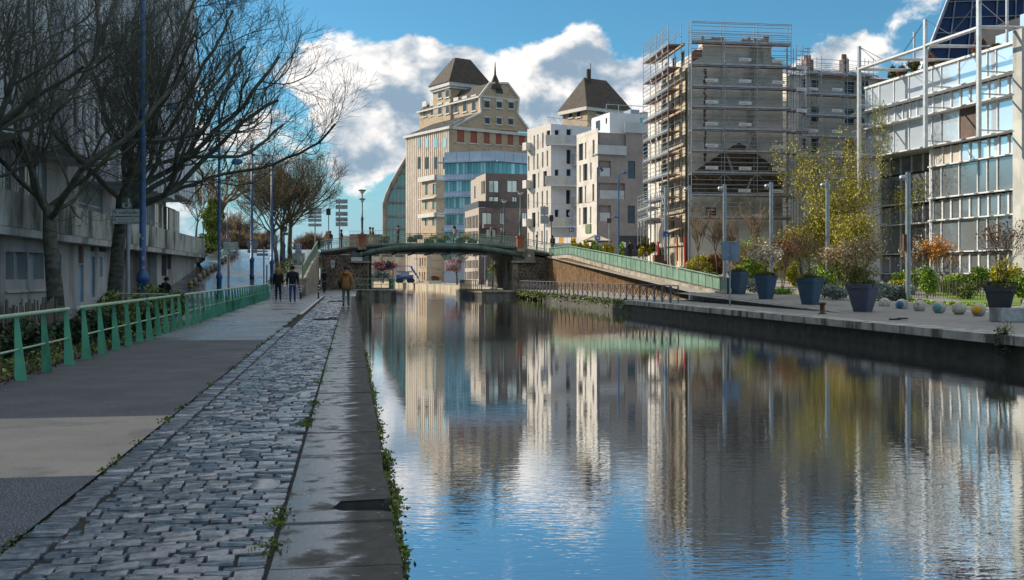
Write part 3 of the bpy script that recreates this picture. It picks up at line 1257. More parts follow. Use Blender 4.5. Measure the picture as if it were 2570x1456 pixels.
t, w_, h_ = plate('name_plate', 'white bridge name plate with blue lettering on left abutment', 'sign', ZT, 868, 445, 1082, 524, 'sign_white', YB - .2)
text(t, 'Pont de la Mairie', .06 * w_, -.006, h_ * .62, h_ * .34, 'sign_text', w_ * .88)
text(t, 'PANTIN', .32 * w_, -.006, h_ * .26, h_ * .24, 'sign_text', w_ * .3)
rod('rule', t, (.05 * w_, -.004, h_ * .12), (.95 * w_, -.004, h_ * .12), .008, 'sign_text')
t, w_, h_ = plate('warning_sign', 'white warning sign with dark triangle on left stone abutment', 'sign', ZT, 472, 505, 543, 660, 'sign_white')
b = MB()
for a, c in (((.12, .42), (.5, .92)), ((.5, .92), (.88, .42)), ((.88, .42), (.12, .42))):
    b.tube([(a[0] * w_, -.01, a[1] * h_), (c[0] * w_, -.01, c[1] * h_)], .022, 4)
b.tube([(.5 * w_, -.01, .52 * h_), (.5 * w_, -.01, .72 * h_)], .03, 4)
b.build('triangle', 'black', t)
bx('lower_panel', t, .04 * w_, .96 * w_, -.012, -.004, .06 * h_, .24 * h_, 'steel')
MT['paint_blue'] = mat('paint_blue', '#4a5f93', None, 1, .6)
MT['paint_white'] = mat('paint_white', '#c8cdd6', None, 1, .6)
for zx, zy, mt_, lab in ((2140, 362, 'paint_white', 'pale bird stencil on the right arch bearing of the bridge'), (465, 338, 'paint_blue', 'blue bird stencil on the left arch bearing of the bridge')):
    u, z_ = bu(ZE, zx, zy)
    b = MB()
    sp = [(-.18, .02), (-.04, .06), (-.10, .22), (.02, .10), (.10, .30), (.08, .08), (.20, .0), (.06, -.05), (.02, -.12), (-.04, -.04)]
    b.prism([(u + x, YB - .24, z_ + z) for x, z in sp], (0, .01, 0))
    o = b.build('bird_stencil', mt_)
    tag(o, lab, 'stencil')
    o.location.y += .045 if zx > 1000 else .05

# platforms in the water at the arch feet
MT['platform'] = mat('platform', '#6e6f68', '#87877e', 1.5, .8, .006, 15, dirt='#3c4030', dscale=1.2, dstretch=(1, 1, .4))
x0, x1 = xat(886, 100), xat(997, 101)
def slab(name, lab, poly, ztop, joints):
    t = thing(name, lab, 'landing')
    b = MB()
    b.prism([(x, y, -2.5) for x, y in poly], (0, 0, ztop + 2.5 - .16))
    b.build('base', 'canal_wall', t)
    cx = sum(p[0] for p in poly) / len(poly)
    cy = sum(p[1] for p in poly) / len(poly)
    b = MB()
    b.prism([(x + (x - cx) * .02, y + (y - cy) * .02, ztop - .155) for x, y in poly], (0, 0, .155))
    b.build('capping', 'platform', t)
    return t


pf = slab('landing', 'stone landing with green handrail below the left end of the bridge', [(.45, 100), (4.2, 100), (4.75, 101), (4.75, 116.5), (.6, 116.5)], .06, 4)
for i in range(5):
    bx('facing_block', pf, .55 + i * .74, .55 + i * .74 + .70, 99.92, 100.0, -.9, -.12, 'platform')
pr_ = slab('landing', 'stone landing with rusty railing below the right end of the bridge', [(12.2, 101.5), (12.9, 99.5), (16.4, 99.5), (16.4, 117), (12.2, 117)], -.08, 4)
for i in range(5):
    bx('facing_block', pr_, 12.95 + i * .68, 12.95 + i * .68 + .65, 99.42, 99.5, -.9, -.26, 'platform')
MT['handrail_green'] = mat('handrail_green', '#6d9a85', '#7eab95', 2, .5)


def handrail(name, lab, pts, h, material, step, rails=(1.0, .5)):
    t = thing(name, lab, 'railing')
    for a, c in zip(pts[:-1], pts[1:]):
        a, c = Vector(a), Vector(c)
        n = max(1, round((c - a).length / step))
        for i in range(n):
            p = a + (c - a) * i / n
            rod('post', t, p, p + Vector((0, 0, h)), .028, material)
        rod('post', t, c, c + Vector((0, 0, h)), .028, material)
        for k in rails:
            rod('rail', t, a + Vector((0, 0, h * k)), c + Vector((0, 0, h * k)), .024, material)
    return t


handrail('handrail', 'pale green two bar handrail around the left landing', [(.62, 93.5, .0), (.7, 100.2, .06), (4.55, 100.2, .06), (4.6, 115, .06)], 1.05, 'handrail_green', 1.35)
handrail('handrail', 'thin grey handrail along the front of the right landing', [(12.95, 99.8, -.08), (16.2, 99.8, -.08)], 1.0, 'dark_metal', 1.1)
t = thing('slatted_railing', 'rusty upright bar railing on the right landing under the bridge', 'railing')
for i in range(22):
    f = i / 21
    p = Vector((12.35 + .55 * max(0, 1 - f * 4), 100.0 + f * 14, -.08))
    bx('bar', t, p.x - .025, p.x + .025, p.y - .05, p.y + .05, -.08, .98, 'rust')
rod('rail', t, (12.45, 100, .95), (12.35, 114, .95), .03, 'rust')
# round convex mirrors on posts below the arch
for (px, py, base, r, lab) in ((974.6, 663, 720, .32, 'round mirror on a post at the left landing'), (1242, 664, 724, .28, 'round mirror leaning from the right landing')):
    d_ = 103
    p = at(px, py, d_)
    t = thing('traffic_mirror', lab, 'mirror', (p.x, p.y, 0), 0, 'round mirrors under the bridge')
    rod('post', t, (.45 if px < 1050 else -.3, .1, 0), (.45 if px < 1050 else -.1, .1, p.z + .2), .045, 'dark_metal')
    b = MB()
    b.tube([(-.06, -.05, p.z), (.0, .02, p.z), (.05, .06, p.z)], [r, r, r * .6], 18)
    o = b.build('disc', 'dark_metal', t, True)
    o.rotation_euler = (0, 0, R(62 if px < 1050 else 118))
    rod('arm', t, (.0, .05, p.z), (.45 if px < 1050 else -.12, .1, p.z - .25), .03, 'dark_metal')

# ------------------------------------------------------------------ left ramp wall and its green parapet
LW = [(-2.95, 75.6), (-2.75, 106.0)]
LFace = Face(LW[0], LW[1])


def lw_top(y):
    return 1.02 + (y - 75.6) / 30.4 * 2.72


rw = thing('retaining_wall', 'rendered retaining wall beside the ramp left of the bridge', 'wall')
b = MB()
b.prism([(-2.93, 75.9, -.2), (-2.73, 106.1, -.2), (-2.73, 106.1, lw_top(106)), (-2.93, 75.9, lw_top(75.9))], (-.35, 0, 0))
b.build('wall', 'cope_stone', rw)
n = 20
for i in range(n):
    ya, yb = 75.6 + 30.3 * i / n, 75.6 + 30.3 * (i + 1) / n - .03
    xa, xb = -2.95 + .2 * i / n, -2.95 + .2 * (i + 1) / n
    b = MB()
    b.prism([(xa + .12, ya, lw_top(ya)), (xb + .12, yb, lw_top(yb)), (xb + .12, yb, lw_top(yb) + .16), (xa + .12, ya, lw_top(ya) + .16)], (-.6, 0, 0))
    b.build('coping', 'cope_stone', rw)
b = MB()
b.box(-3.62, -2.86, 75.0, 75.58, 0, 1.12)
b.box(-3.68, -2.80, 74.95, 75.63, 1.12, 1.26)
b.build('end_pier', 'cope_stone', rw)
gp = thing('green_parapet', 'light green sheet metal parapet climbing beside the left ramp', 'parapet')
MT['parapet_green'] = mat('parapet_green', '#5c7d6c', '#749180', 1.2, .5, dirt='#5c7561', dscale=1.2, dstretch=(1, 1, .3))
for i in range(16):
    ya, yb = 75.7 + 30.2 * i / 16, 75.7 + 30.2 * (i + 1) / 16
    xa, xb = -3.1 + .2 * i / 16, -3.1 + .2 * (i + 1) / 16
    b = MB()
    b.prism([(xa, ya, lw_top(ya) + .24), (xb, yb - .03, lw_top(yb) + .24), (xb, yb - .03, lw_top(yb) + 1.1), (xa, ya, lw_top(ya) + 1.1)], (-.02, 0, 0))
    b.build('panel', 'parapet_green', gp)
    rod('post', gp, (xa - .05, ya, lw_top(ya) + .16), (xa - .05, ya, lw_top(ya) + 1.16), .045, 'parapet_green')
    rod('rail', gp, (xa, ya, lw_top(ya) + 1.14), (xb, yb, lw_top(yb) + 1.14), .05, 'parapet_green')

# ------------------------------------------------------------------ right ramp wall, coping, dry vines and green parapet
RA, RBp = (20.75, 106.0), (21.75, 60.0)
RF = Face(RA, RBp)
def rtop(u):
    """top of the coping"""
    pts_ = [RF.uz(*ZF(x, y)) for x, y in ((585, 340), (1000, 452), (1500, 575), (2000, 690), (2490, 800))]
    return float(np.interp(u, [p[0] for p in pts_], [p[1] for p in pts_]))


def rhand(u):
    pts_ = [RF.uz(*ZF(x, y)) for x, y in ((585, 235), (1000, 310), (1500, 410), (2000, 520), (2490, 625))]
    return float(np.interp(u, [p[0] for p in pts_], [p[1] for p in pts_]))


U1 = RF.uz(*ZF(2490, 700))[0]
vw = thing('ramp_wall', 'retaining wall under dry brown climbing stems below the right parapet', 'wall', (RA[0], RA[1], 0), RF.rot)
b = MB()
m_ = 14
for i in range(m_):
    ua, ub = U1 * i / m_, U1 * (i + 1) / m_
    b.prism([(ua, .06, -.3), (ub, .06, -.3), (ub, .06, rtop(ub) - .3), (ua, .06, rtop(ua) - .3)], (0, .4, 0))
b.build('wall', 'stone_mortar', vw)
m_ = 30
for i in range(m_):
    ua, ub = U1 * i / m_, U1 * (i + 1) / m_ - .02
    b = MB()
    b.prism([(ua, -.14, rtop(ua) - .30), (ub, -.14, rtop(ub) - .30), (ub, -.14, rtop(ub)), (ua, -.14, rtop(ua))], (0, .62, 0))
    b.build('coping', 'cope_stone', vw)
MT['vine'] = mat('vine', '#6b5338', '#93734f', 8, .9, island=.45)
b = MB()
for k in range(9000):
    u = rnd.uniform(.05, U1 * .93)
    zt = rtop(u) - .32
    if zt < .25:
        continue
    z0 = rnd.uniform(0, zt)
    L = min(rnd.uniform(.2, .9), zt - z0 + .1)
    wv = rnd.uniform(.006, .018)
    y_ = rnd.uniform(-.10, .05)
    dx = rnd.uniform(-.08, .08)
    yb_ = rnd.uniform(-.05, .05)
    b.add([(u - wv, y_, z0), (u + wv, y_ + .01, z0), (u + dx + wv, y_ + yb_ * .5, z0 + L), (u + dx - wv, y_ + yb_ * .5 - .01, z0 + L)], [(0, 1, 2, 3)])
stuff(b.build('climbing_stems', 'vine', vw))
gr = thing('green_parapet', 'long translucent green panel parapet sloping down the right ramp', 'parapet', (RA[0], RA[1], 0), RF.rot)
m_ = 40
for i in range(m_):
    ua, ub = U1 * i / m_, U1 * (i + 1) / m_
    b = MB()
    b.prism([(ua + .02, .09, rtop(ua) + .10), (ub - .02, .09, rtop(ub) + .10), (ub - .02, .09, rhand(ub) - .12), (ua + .02, .09, rhand(ua) - .12)], (0, .015, 0))
    b.build('panel', 'parapet_green', gr)
    bx('post', gr, ua - .016, ua + .016, .06, .13, rtop(ua) - .01, rhand(ua) - .05, 'rail_green')
    rod('rail', gr, (ua, .10, rhand(ua)), (ub, .10, rhand(ub)), .045, 'parapet_green')
    for k in range(3):
        uu = ua + (ub - ua) * (k + .5) / 3
        bx('rail_spacer', gr, uu - .04, uu + .04, .06, .12, rhand(uu) - .12, rhand(uu) - .04, 'parapet_green')
bx('end_post', gr, U1 - .02, U1 + .06, .02, .18, rtop(U1) - .3, rhand(U1) + .03, 'dark_metal')

# X-braced fence along the lower quay
xf = thing('quay_fence', 'row of dark X braced fence frames along the right quay', 'fence')
MT['fence_grey'] = mat('fence_grey', '#5b5b60', '#706f73', 3, .55, metal=.3)
na = 33
for i in range(na):
    f = i / (na - 1)
    y = 99.0 + (52.6 - 99.0) * f
    x = 16.75 + .0 * f + .32 * smooth(f)
    w_, h_ = .46, .95
    e = .022
    th = R(25)
    g_ = Vector((math.sin(th), math.cos(th) * -1, 0)) * 0 + Vector((.62, -.78, 0)).normalized()
    p0 = Vector((x, y, -.02)) - g_ * w_ / 2
    p1 = Vector((x, y, -.02)) + g_ * w_ / 2
    up = Vector((0, 0, h_))
    rod('upright', xf, p0, p0 + up, .03, 'fence_grey')
    rod('upright', xf, p1, p1 + up, .03, 'fence_grey')
    rod('top_bar', xf, p0 + up, p1 + up, .026, 'fence_grey')
    rod('diagonal', xf, p0 + up * .14, p1 + up * .98, .020, 'fence_grey')
    rod('diagonal', xf, p1 + up * .14, p0 + up * .98, .020, 'fence_grey')

# ------------------------------------------------------------------ buildings: helpers
MT['glass_dark'] = glass('glass_dark', '#39424a', .55, .05, .0015, .8, obj=.35)
MT['glass_sky'] = glass('glass_sky', '#d6e3ef', .48, .05, .004, .9, obj=.12)  # pale body colour stands in for the bright sky mirrored in the panes
MT['glass_teal'] = glass('glass_teal', '#74a0a6', .40, .06, .003, .6, obj=.18)
MT['glass_pale'] = glass('glass_pale', '#a9bfc4', .5, .10, .002, .6, obj=.2)
MT['frame_white'] = mat('frame_white', '#c4c8ca', '#b2b7ba', 3, .45)
MT['frame_dark'] = mat('frame_dark', '#2d3034', '#3a3d41', 3, .5)
MT['shade_inner'] = mat('shade_inner', '#25282c', '#33363a', 1, .8)
MT['yellow_brick'] = mat('yellow_brick', '#a89279', '#bba78e', 5, .85, .004, 18, dirt='#8a7860', dscale=.5, dstretch=(1, 1, 2.5), dlo=.5, dhi=.75)
MT['cream'] = mat('cream', '#c8bbab', '#d7ccbf', 1.2, .85, dirt='#aa9d8e', dscale=.3, dstretch=(1, 1, .12))
MT['trim_pale'] = mat('trim_pale', '#bdbbb5', '#cccac4', 1, .7)
MT['slate'] = mat('slate', '#39322d', '#4b423a', 1.2, .85, .004, 8)
MT['slate_brown'] = mat('slate_brown', '#5f4f40', '#6d5c4b', 1.2, .7, .004, 8)
MT['lead'] = mat('lead', '#7b7a78', '#94928d', .6, .5, dirt='#5d5c5b', dscale=.6, dstretch=(1, 1, .3))
MT['terracotta'] = mat('terracotta', '#8f4f42', '#a05d4d', 3, .85)
MT['pane_dark'] = mat('pane_dark', '#1f252c', '#2c343d', 1, .25, obj=.3)


def face_obj(o, face, base):
    o.location = (face.A.x - base.x, face.A.y - base.y, 0)
    o.rotation_euler = (0, 0, face.rot)
    return o


def facade(t, base, face, z0, z1, rects, dep, wall, pane, frame=None, fw=.06, u0=0, u1=None, bars=None, name='window', wname='wall', sill=None, pane_fn=None):
    """wall with recessed windows on a face; every window is a part with its pane below it"""
    b = MB()
    wallholes(b, u0, face.L if u1 is None else u1, z0, z1, rects, dep)
    face_obj(b.build(wname, wall, t), face, base)
    for i, r in enumerate(rects):
        a, c, d, e = r[:4]
        b = MB()
        y = dep - .07
        for q in ((a, a + fw, d, e), (c - fw, c, d, e), (a + fw, c - fw, d, d + fw), (a + fw, c - fw, e - fw, e)):
            b.box(q[0], q[1], y, y + .06, q[2], q[3])
        if bars:
            for k in bars(r):
                b.box(*k[:2], y + .004, y + .056, *k[2:])
        w_ = face_obj(b.build(name, frame or 'frame_dark', t), face, base)
        pm = pane_fn(i) if pane_fn else pane
        link('pane', unit('cube', pm), w_, (a + fw * .5, y + .022, d + fw * .5), None, (c - a - fw, .012, e - d - fw))
        if sill:
            link('sill', unit('cube', sill), w_, (a - .1, -.1, d - .12), None, (c - a + .2, .14, .10))


def zr(face, z, x0, y0, x1, y1):
    p, q = z(x0, y0), z(x1, y1)
    return face.rect(p[0], p[1], q[0], q[1])


def mass(t, base, poly, z0, z1, material, name='body'):
    b = MB()
    b.prism([(x - base.x, y - base.y, z0) for x, y in poly], (0, 0, z1 - z0))
    return b.build(name, material, t)


class Corner:
    """building seen on its corner: left face and right face meeting at the corner"""
    def __init__(s, name, lab, cat, pxc, d, theta, pxl, pxr, back=12, zb=0, group=None):
        p = at(pxc, HY, d)
        s.C = Vector((p.x, p.y))
        lat, dep_ = Vector((CA, -SA)), Vector((SA, CA))
        s.r = lat * math.cos(theta) + dep_ * math.sin(theta)
        s.l = -lat * math.sin(theta) + dep_ * math.cos(theta)
        def reach(px, dirv):
            rr = ray(px, HY)
            rr = Vector((rr.x, rr.y))
            # C + k*dir parallel to rr
            n = Vector((-rr.y, rr.x))
            return -n.dot(s.C) / n.dot(dirv)
        s.lr = reach(pxr, s.r)
        s.ll = reach(pxl, s.l)
        s.Rt = s.C + s.r * s.lr
        s.Lt = s.C + s.l * s.ll
        s.FR = Face(s.C, s.Rt)
        s.FL = Face(s.Lt, s.C)
        s.t = thing(name, lab, cat, (s.C.x, s.C.y, zb), 0, group)
        s.base = Vector((s.C.x, s.C.y, 0))
        s.t.location.z = 0

    def foot(s, i=0.0):
        c = s.C + (s.r + s.l) * i
        return [c, s.Rt + s.l * i - s.r * .0, s.Rt + s.l * (s.ll), s.Lt + s.r * i]


# ------------------------------------------------------------------ left concrete block
lbx = -12.0
LF = Face((lbx, 12.0), (lbx, 92.0))
base0 = Vector((lbx, 60, 0))
lb = thing('concrete_building', 'weathered concrete block with projecting vertical bays behind the bare trees', 'building', (lbx, 60, 0))
def lr(z, *a):
    return zr(LF, z, *a)


MT['shutter'] = mat('shutter', '#a3a8ad', '#b4b8bc', 1, .5, .01, 9, stretch=(.01, .01, 1))
MT['door_blue'] = mat('door_blue', '#7f9bb8', '#93adc7', 2, .45)
MT['grille'] = mat('grille', '#4a4440', '#5a534e', 2, .6)
MT['render_grey'] = mat('render_grey', '#a09f9d', '#b3b2ae', .8, .85, .002, 10, dirt='#67645f', dscale=.5, dstretch=(1, 1, .3))
shut = [lr(ZS, 50, 933, 128, 1186), lr(ZS, 135, 936, 250, 1186), lr(ZS, 258, 942, 400, 1184), lr(ZS, 407, 947, 560, 1182)]
doors = [lr(ZS, 712, 1048, 762, 1392)]
louv = [lr(ZS, 712, 880, 762, 1040), lr(ZS, 822, 978, 862, 1346), lr(ZS, 898, 980, 934, 1160)]
vents = [lr(ZS, 822, 886, 860, 930), lr(ZS, 900, 890, 968, 935)]
ent = [lr(ZK, 285, 862, 800, 1440)]
gril = [lr(ZK, 865, 905, 940, 1210), lr(ZK, 945, 905, 1003, 1110)]
allr = shut + doors + louv + vents + gril
ent[0] = (ent[0][0], ent[0][1], -.3, ent[0][3])
b = MB()
WEND = LF.uz(*ZK(1345, 1000))[0]
wallholes(b, 0, WEND, -.5, 2.95, allr + ent, .45)
wl = face_obj(b.build('wall', ['render_grey'], lb), LF, base0)


def lpart(name, r, y0, y1, material, parent=lb):
    o = bx(name, parent, r[0], r[1], y0, y1, r[2], r[3], material)
    loc = o.location.copy()
    o.location = Vector((LF.A.x - base0.x, LF.A.y - base0.y, 0)) + Matrix.Rotation(LF.rot, 3, 'Z') @ loc
    o.rotation_euler = (0, 0, LF.rot)
    return o


for r in shut:
    lpart('roller_shutter', r, .36, .44, 'shutter')
    b = MB()
    b.prism([(r[0] - .03, -.10, r[2] - .48), (r[0] - .03, .36, r[2]), (r[0] - .03, .36, r[2] - .48)], (r[1] - r[0] + .06, 0, 0))
    face_obj(b.build('sill', 'render_grey', lb), LF, base0)
lpart('door', doors[0], .12, .2, 'door_blue')
for r in louv:
    lpart('louvre', r, .1, .2, 'door_blue' if r is not louv[0] else 'rust')
for r in vents:
    lpart('vent', r, .3, .42, 'black')
for r in gril:
    n = max(3, int((r[1] - r[0]) / .16))
    lpart('window', r, .35, .42, 'glass_dark')
    for k in range(n + 1):
        x = r[0] + (r[1] - r[0]) * k / n
        lpart('grille_bar', (x - .015, x + .015, r[2], r[3]), .02, .06, 'grille')
e_ = ent[0]
lpart('entrance_back', (e_[0] - .2, e_[1] + .2, -.3, 3.0), 2.2, 2.4, 'concrete_dark')
lpart('entrance_side', (e_[1], e_[1] + .1, -.3, 3.0), .45, 2.2, 'concrete_dark')
lpart('entrance_side', (e_[0] - .1, e_[0], -.3, 3.0), .45, 2.2, 'concrete_dark')
lpart('entrance_ceiling', (e_[0], e_[1], 2.90, 2.94), .46, 2.2, 'concrete_dark')
for z4 in ((395, 985, 520, 1215), (655, 990, 790, 1420)):
    r = lr(ZK, *z4)
    w_ = lpart('window', (r[0] + 1.4, r[1] + 1.4, r[2], r[3]), 2.12, 2.19, 'frame_white')
    lpart('pane', (r[0] + 1.5, r[1] + 1.3, r[2] + .1, r[3] - .1), 2.08, 2.115, 'pane_dark')
mass(lb, base0, [(lbx - .47, 12), (lbx - .47, 12 + WEND), (-30, 12 + WEND), (-30, 12)], -.4, 4.0, 'concrete_dark')
# balustrade band in cast panels with a bevelled foot
u = 0.0
while u < 73.5:
    L = 2.55
    b = MB()
    b.prism([(u + .012, -.75, 3.15), (u + .012, -.75, 4.36), (u + .012, -.55, 4.36), (u + .012, -.55, 3.15)], (L - .024, 0, 0))
    face_obj(b.build('balustrade_panel', 'concrete_moss', lb), LF, base0)
    b = MB()
    b.prism([(u, -.70, 2.86), (u, -.73, 3.14), (u, 0, 3.14), (u, 0, 2.86)], (L - .004, 0, 0))
    face_obj(b.build('balustrade_foot', 'concrete', lb), LF, base0)
    u += L
# the band turns away at its far end
b = MB()
b.prism([(u, -.75, 2.9), (u, -.75, 4.36), (u + 2.2, -.5, 4.30), (u + 2.2, -.5, 2.7)], (0, .3, 0))
face_obj(b.build('balustrade_panel', 'concrete_moss', lb), LF, base0)
b = MB()
b.prism([(u + 2.2, -.5, 2.7), (u + 2.2, -.5, 4.30), (u + 4.6, .3, 4.2), (u + 4.6, .3, 2.4)], (0, .3, 0))
face_obj(b.build('balustrade_panel', 'concrete_moss', lb), LF, base0)
lpart('terrace', (0, 80, 3.15, 3.30), -.5, 6, 'concrete')
lpart('end_wall', (WEND - .3, WEND - .02, -.3, 3.1), .3, 6, 'render_grey')
# set-back glazed storey
LG = Face((lbx - 1.0, 12.0), (lbx - 1.0, 92.0))
segs = []
gl = [(.3, 15.5), (17.2, 18.0)]
rects = []
for z4, nz in (((0, 60, 100, 395), ZS), ((140, 60, 220, 440), ZS), ((228, 60, 320, 450), ZS), ((330, 60, 425, 470), ZS)):
    rects.append(zr(LG, nz, *z4))
rects = [(a, c, 4.1, 6.6) for a, c, d, e in rects]
w1 = zr(LG, ZS, 716, 310, 932, 600)
rects.append((w1[0], w1[1], 4.5, 6.55))
for z4 in ((645, 100, 700, 560), (705, 100, 755, 560), (775, 130, 865, 580), (872, 130, 965, 590), (985, 180, 1060, 600), (1066, 180, 1140, 610)):
    r = zr(LG, ZK, *z4)
    rects.append((r[0], r[1], 4.0, 6.5))
u_ = 36
facade(lb, base0, LG, 3.3, 7.2, rects, .16, 'render_grey', 'glass_pale', 'frame_white', .07, u1=66.5,
       bars=lambda r: [(r[0] + .07, r[1] - .07, 5.05, 5.12), ((r[0] + r[1]) / 2 - .03, (r[0] + r[1]) / 2 + .03, r[2] + .07, r[3] - .07)])
mass(lb, base0, [(lbx - 1.25, 12), (lbx - 1.25, 78.4), (-30, 78.4), (-30, 12)], 3.0, 26, 'concrete_dark')
# projecting ribbed bays of the upper storeys
MT['ribbed'] = mat('ribbed', '#c6cdd3', '#dde2e6', 1.2, .85, .03, 3.2, stretch=(1, 1, .02), dirt='#8a9197', dscale=.35, dstretch=(1, 1, .1), dlo=.4, dhi=.75)
y_end = 79.5
bays = [(72.2, 79.5, 6.85), (63.0, 70.3, 6.4), (53.5, 61.0, 6.1), (43.5, 51.5, 6.6), (33.5, 41.5, 6.2), (23.5, 31.5, 6.6), (13.0, 21.5, 6.6)]
for ya, yb, zb in bays:
    bx('bay', lb, 0, 2.6, ya - 60, yb - 60, zb, 26, 'ribbed').location.x = -1.3 - .4
    for k in range(int((yb - ya) / 1.25)):
        yy = ya + .5 + k * 1.25
        bx('rib', lb, .905, 1.02, yy - 60, yy - 60 + .42, zb + .02, 26, 'ribbed')
    for k in range(6):
        zz = zb + 1.0 + k * 3.0
        for m in range(2):
            yy = ya + .98 + m * 3.75
            bx('window', lb, .902, .93, yy - 60, yy - 60 + .7, zz, zz + 1.35, 'glass_dark')

# ------------------------------------------------------------------ flour mill tower on its corner
T1 = Corner('mill_tower', 'tall yellow brick flour mill with brown pyramid roof and fluted cream flank', 'building', ZA(838, 0)[0], 215, R(35), ZA(393, 0)[0], ZA(1640, 0)[0])
t, base = T1.t, T1.base
FR, FL = T1.FR, T1.FL
ze = FR.uz(*ZA(850, 800))[1]
ry = T1.ll
mass(t, base, T1.foot(.35), -.5, ze - .3, 'yellow_brick')
red = [(900, 825, 972, 955), (1035, 835, 1108, 962), (1170, 840, 1230, 968), (1292, 848, 1348, 975), (1410, 855, 1467, 982), (1526, 862, 1583, 988)]
b = MB()
rr_ = [zr(FR, ZA, *r) for r in red]
wallholes(b, 0, FR.L, -.5, ze, rr_, .2)
face_obj(b.build('wall', 'yellow_brick', t), FR, base)
for r in rr_:
    b = MB()
    b.box(r[0], r[1], .12, .2, r[2], r[3])
    face_obj(b.build('red_panel', 'terracotta', t), FR, base)
    b = MB()
    b.box(r[0] - .25, r[1] + .25, -.15, .1, r[2] - .28, r[2] - .05)
    face_obj(b.build('sill', 'trim_pale', t), FR, base)
for k in range(7):
    uu = FR.L * (k + .02) / 6.4
    b = MB()
    b.box(uu, uu + .18, -.06, .0, 6, ze - .5)
    face_obj(b.build('pilaster', 'yellow_brick', t), FR, base)
b = MB()
b.box(-.4, FR.L + .2, -.35, -.005, ze - .45, ze + .15)
face_obj(b.build('cornice', 'trim_pale', t), FR, base)
# gable above the cornice
gpt = [FR.uz(*ZA(*p)) for p in ((850, 800), (1140, 655), (1128, 490), (1228, 356), (1410, 358), (1522, 508), (1508, 668), (1636, 848))]
zg = [(u, max(z, ze)) for u, z in gpt]
xa = gpt[1][0]
b = MB()
b.prism([(u, 0, z) for u, z in zg], (0, .6, 0))
face_obj(b.build('gable', 'yellow_brick', t), FR, base)
for (p, q) in zip(zg[:-1], zg[1:]):
    b = MB()
    b.tube([(p[0], -.05, p[1]), (q[0], -.05, q[1])], .28, 4)
    face_obj(b.build('gable_trim', 'trim_pale', t), FR, base)
b = MB()
u0_, z0_ = FR.uz(*ZA(1135, 495))
u1_, z1_ = FR.uz(*ZA(1515, 515))
b.box(u0_, u1_, -.15, .0, (z0_ + z1_) / 2 - .25, (z0_ + z1_) / 2 + .1)
face_obj(b.build('string_course', 'trim_pale', t), FR, base)
def proud_window(t, face, base, r, pane='pane_dark', lintel=None, sill=True, frame='trim_pale'):
    b = MB()
    b.box(r[0] - .08, r[1] + .08, -.10, .0, r[2] - .08, r[3] + .08)
    w_ = face_obj(b.build('window', frame, t), face, base)
    link('pane', unit('cube', pane), w_, (r[0], -.115, r[2]), None, (r[1] - r[0], .012, r[3] - r[2]))
    if lintel:
        link('lintel', unit('cube', 'trim_pale'), w_, (r[0] - .3, -.16, r[3] + .085), None, (r[1] - r[0] + .6, .12, lintel))
    if sill:
        link('sill', unit('cube', 'trim_pale'), w_, (r[0] - .3, -.2, r[2] - .32), None, (r[1] - r[0] + .6, .18, .22))


for r in ((1175, 540, 1225, 605), (1300, 548, 1350, 605), (1418, 553, 1468, 612)):
    proud_window(t, FR, base, zr(FR, ZA, *r), lintel=.5)
for r in ((1180, 708, 1227, 765), (1298, 712, 1346, 770), (1416, 718, 1464, 775)):
    proud_window(t, FR, base, zr(FR, ZA, *r), lintel=.25)
r = zr(FR, ZA, 1293, 402, 1363, 460)
b = MB()
mx, hw = (r[0] + r[1]) / 2, (r[1] - r[0]) / 2
b.prism([(mx + hw * math.cos(a), -.1, r[2] + (r[3] - r[2]) * math.sin(a)) for a in [math.pi * k / 10 for k in range(11)]], (0, .09, 0))
face_obj(b.build('arched_window', 'pane_dark', t), FR, base)
# flank: fluted silo wall, sloping lead roof, attic
NF = 22
for k in range(NF):
    ua, ub = FL.L * k / NF, FL.L * (k + .55) / NF
    b = MB()
    b.box(ua, ub, -.28, .3, -.5, ze - .35)
    face_obj(b.build('flute', 'cream', t), FL, base)
b = MB()
b.box(0, FL.L, 0, .34, -.5, ze - .35)
face_obj(b.build('wall', 'cream', t), FL, base)
for x0, x1 in ((515, 540), (590, 622), (680, 712), (772, 803)):
    for y0, y1 in ((915, 1012), (1105, 1222)):
        r = zr(FL, ZA, x0, y0, x1, y1)
        b = MB()
        b.box(r[0], r[1], -.34, -.285, r[2], r[3])
        face_obj(b.build('window', 'pane_dark' if y0 > 1000 else 'glass_pale', t), FL, base)
b = MB()
b.box(-.5, FL.L + .35, -.7, .3, ze - .42, ze + .12)
face_obj(b.build('cornice', 'trim_pale', t), FL, base)
# local axes: x along the right face, y along the flank
q = T1.FR.rot
AX = Matrix.Rotation(q, 3, 'Z')
def tw(name, b, material, smooth=False):
    o = b.build(name, material, t, smooth)
    o.rotation_euler = (0, 0, q)
    return o


z2 = gpt[1][1]
b = MB()
b.add([(-.4, -.2, ze + .1), (xa, -.2, z2), (xa, ry - .5, z2), (-.4, ry, ze + .1), (xa, -.2, ze + .1), (xa, ry, ze + .1)], [(0, 1, 2, 3), (3, 2, 5)])
tw('lean_to_roof', b, 'lead')
for k in range(26):
    yy = ry * (k + .5) / 26
    b = MB()
    b.tube([(-.4, yy, ze + .16), (xa, yy, z2 + .06)], .07, 4)
    tw('standing_seam', b, 'lead')
z3 = gpt[2][1]
b = MB()
ATT = Face(T1.C + T1.r * xa + T1.l * ry, T1.C + T1.r * xa)
ry2 = ATT.L - ATT.uz(*ZA(524, 600))[0]
b.box(xa, gpt[5][0], .3, ry2, ze - .2, z3)
tw('attic', b, 'yellow_brick')
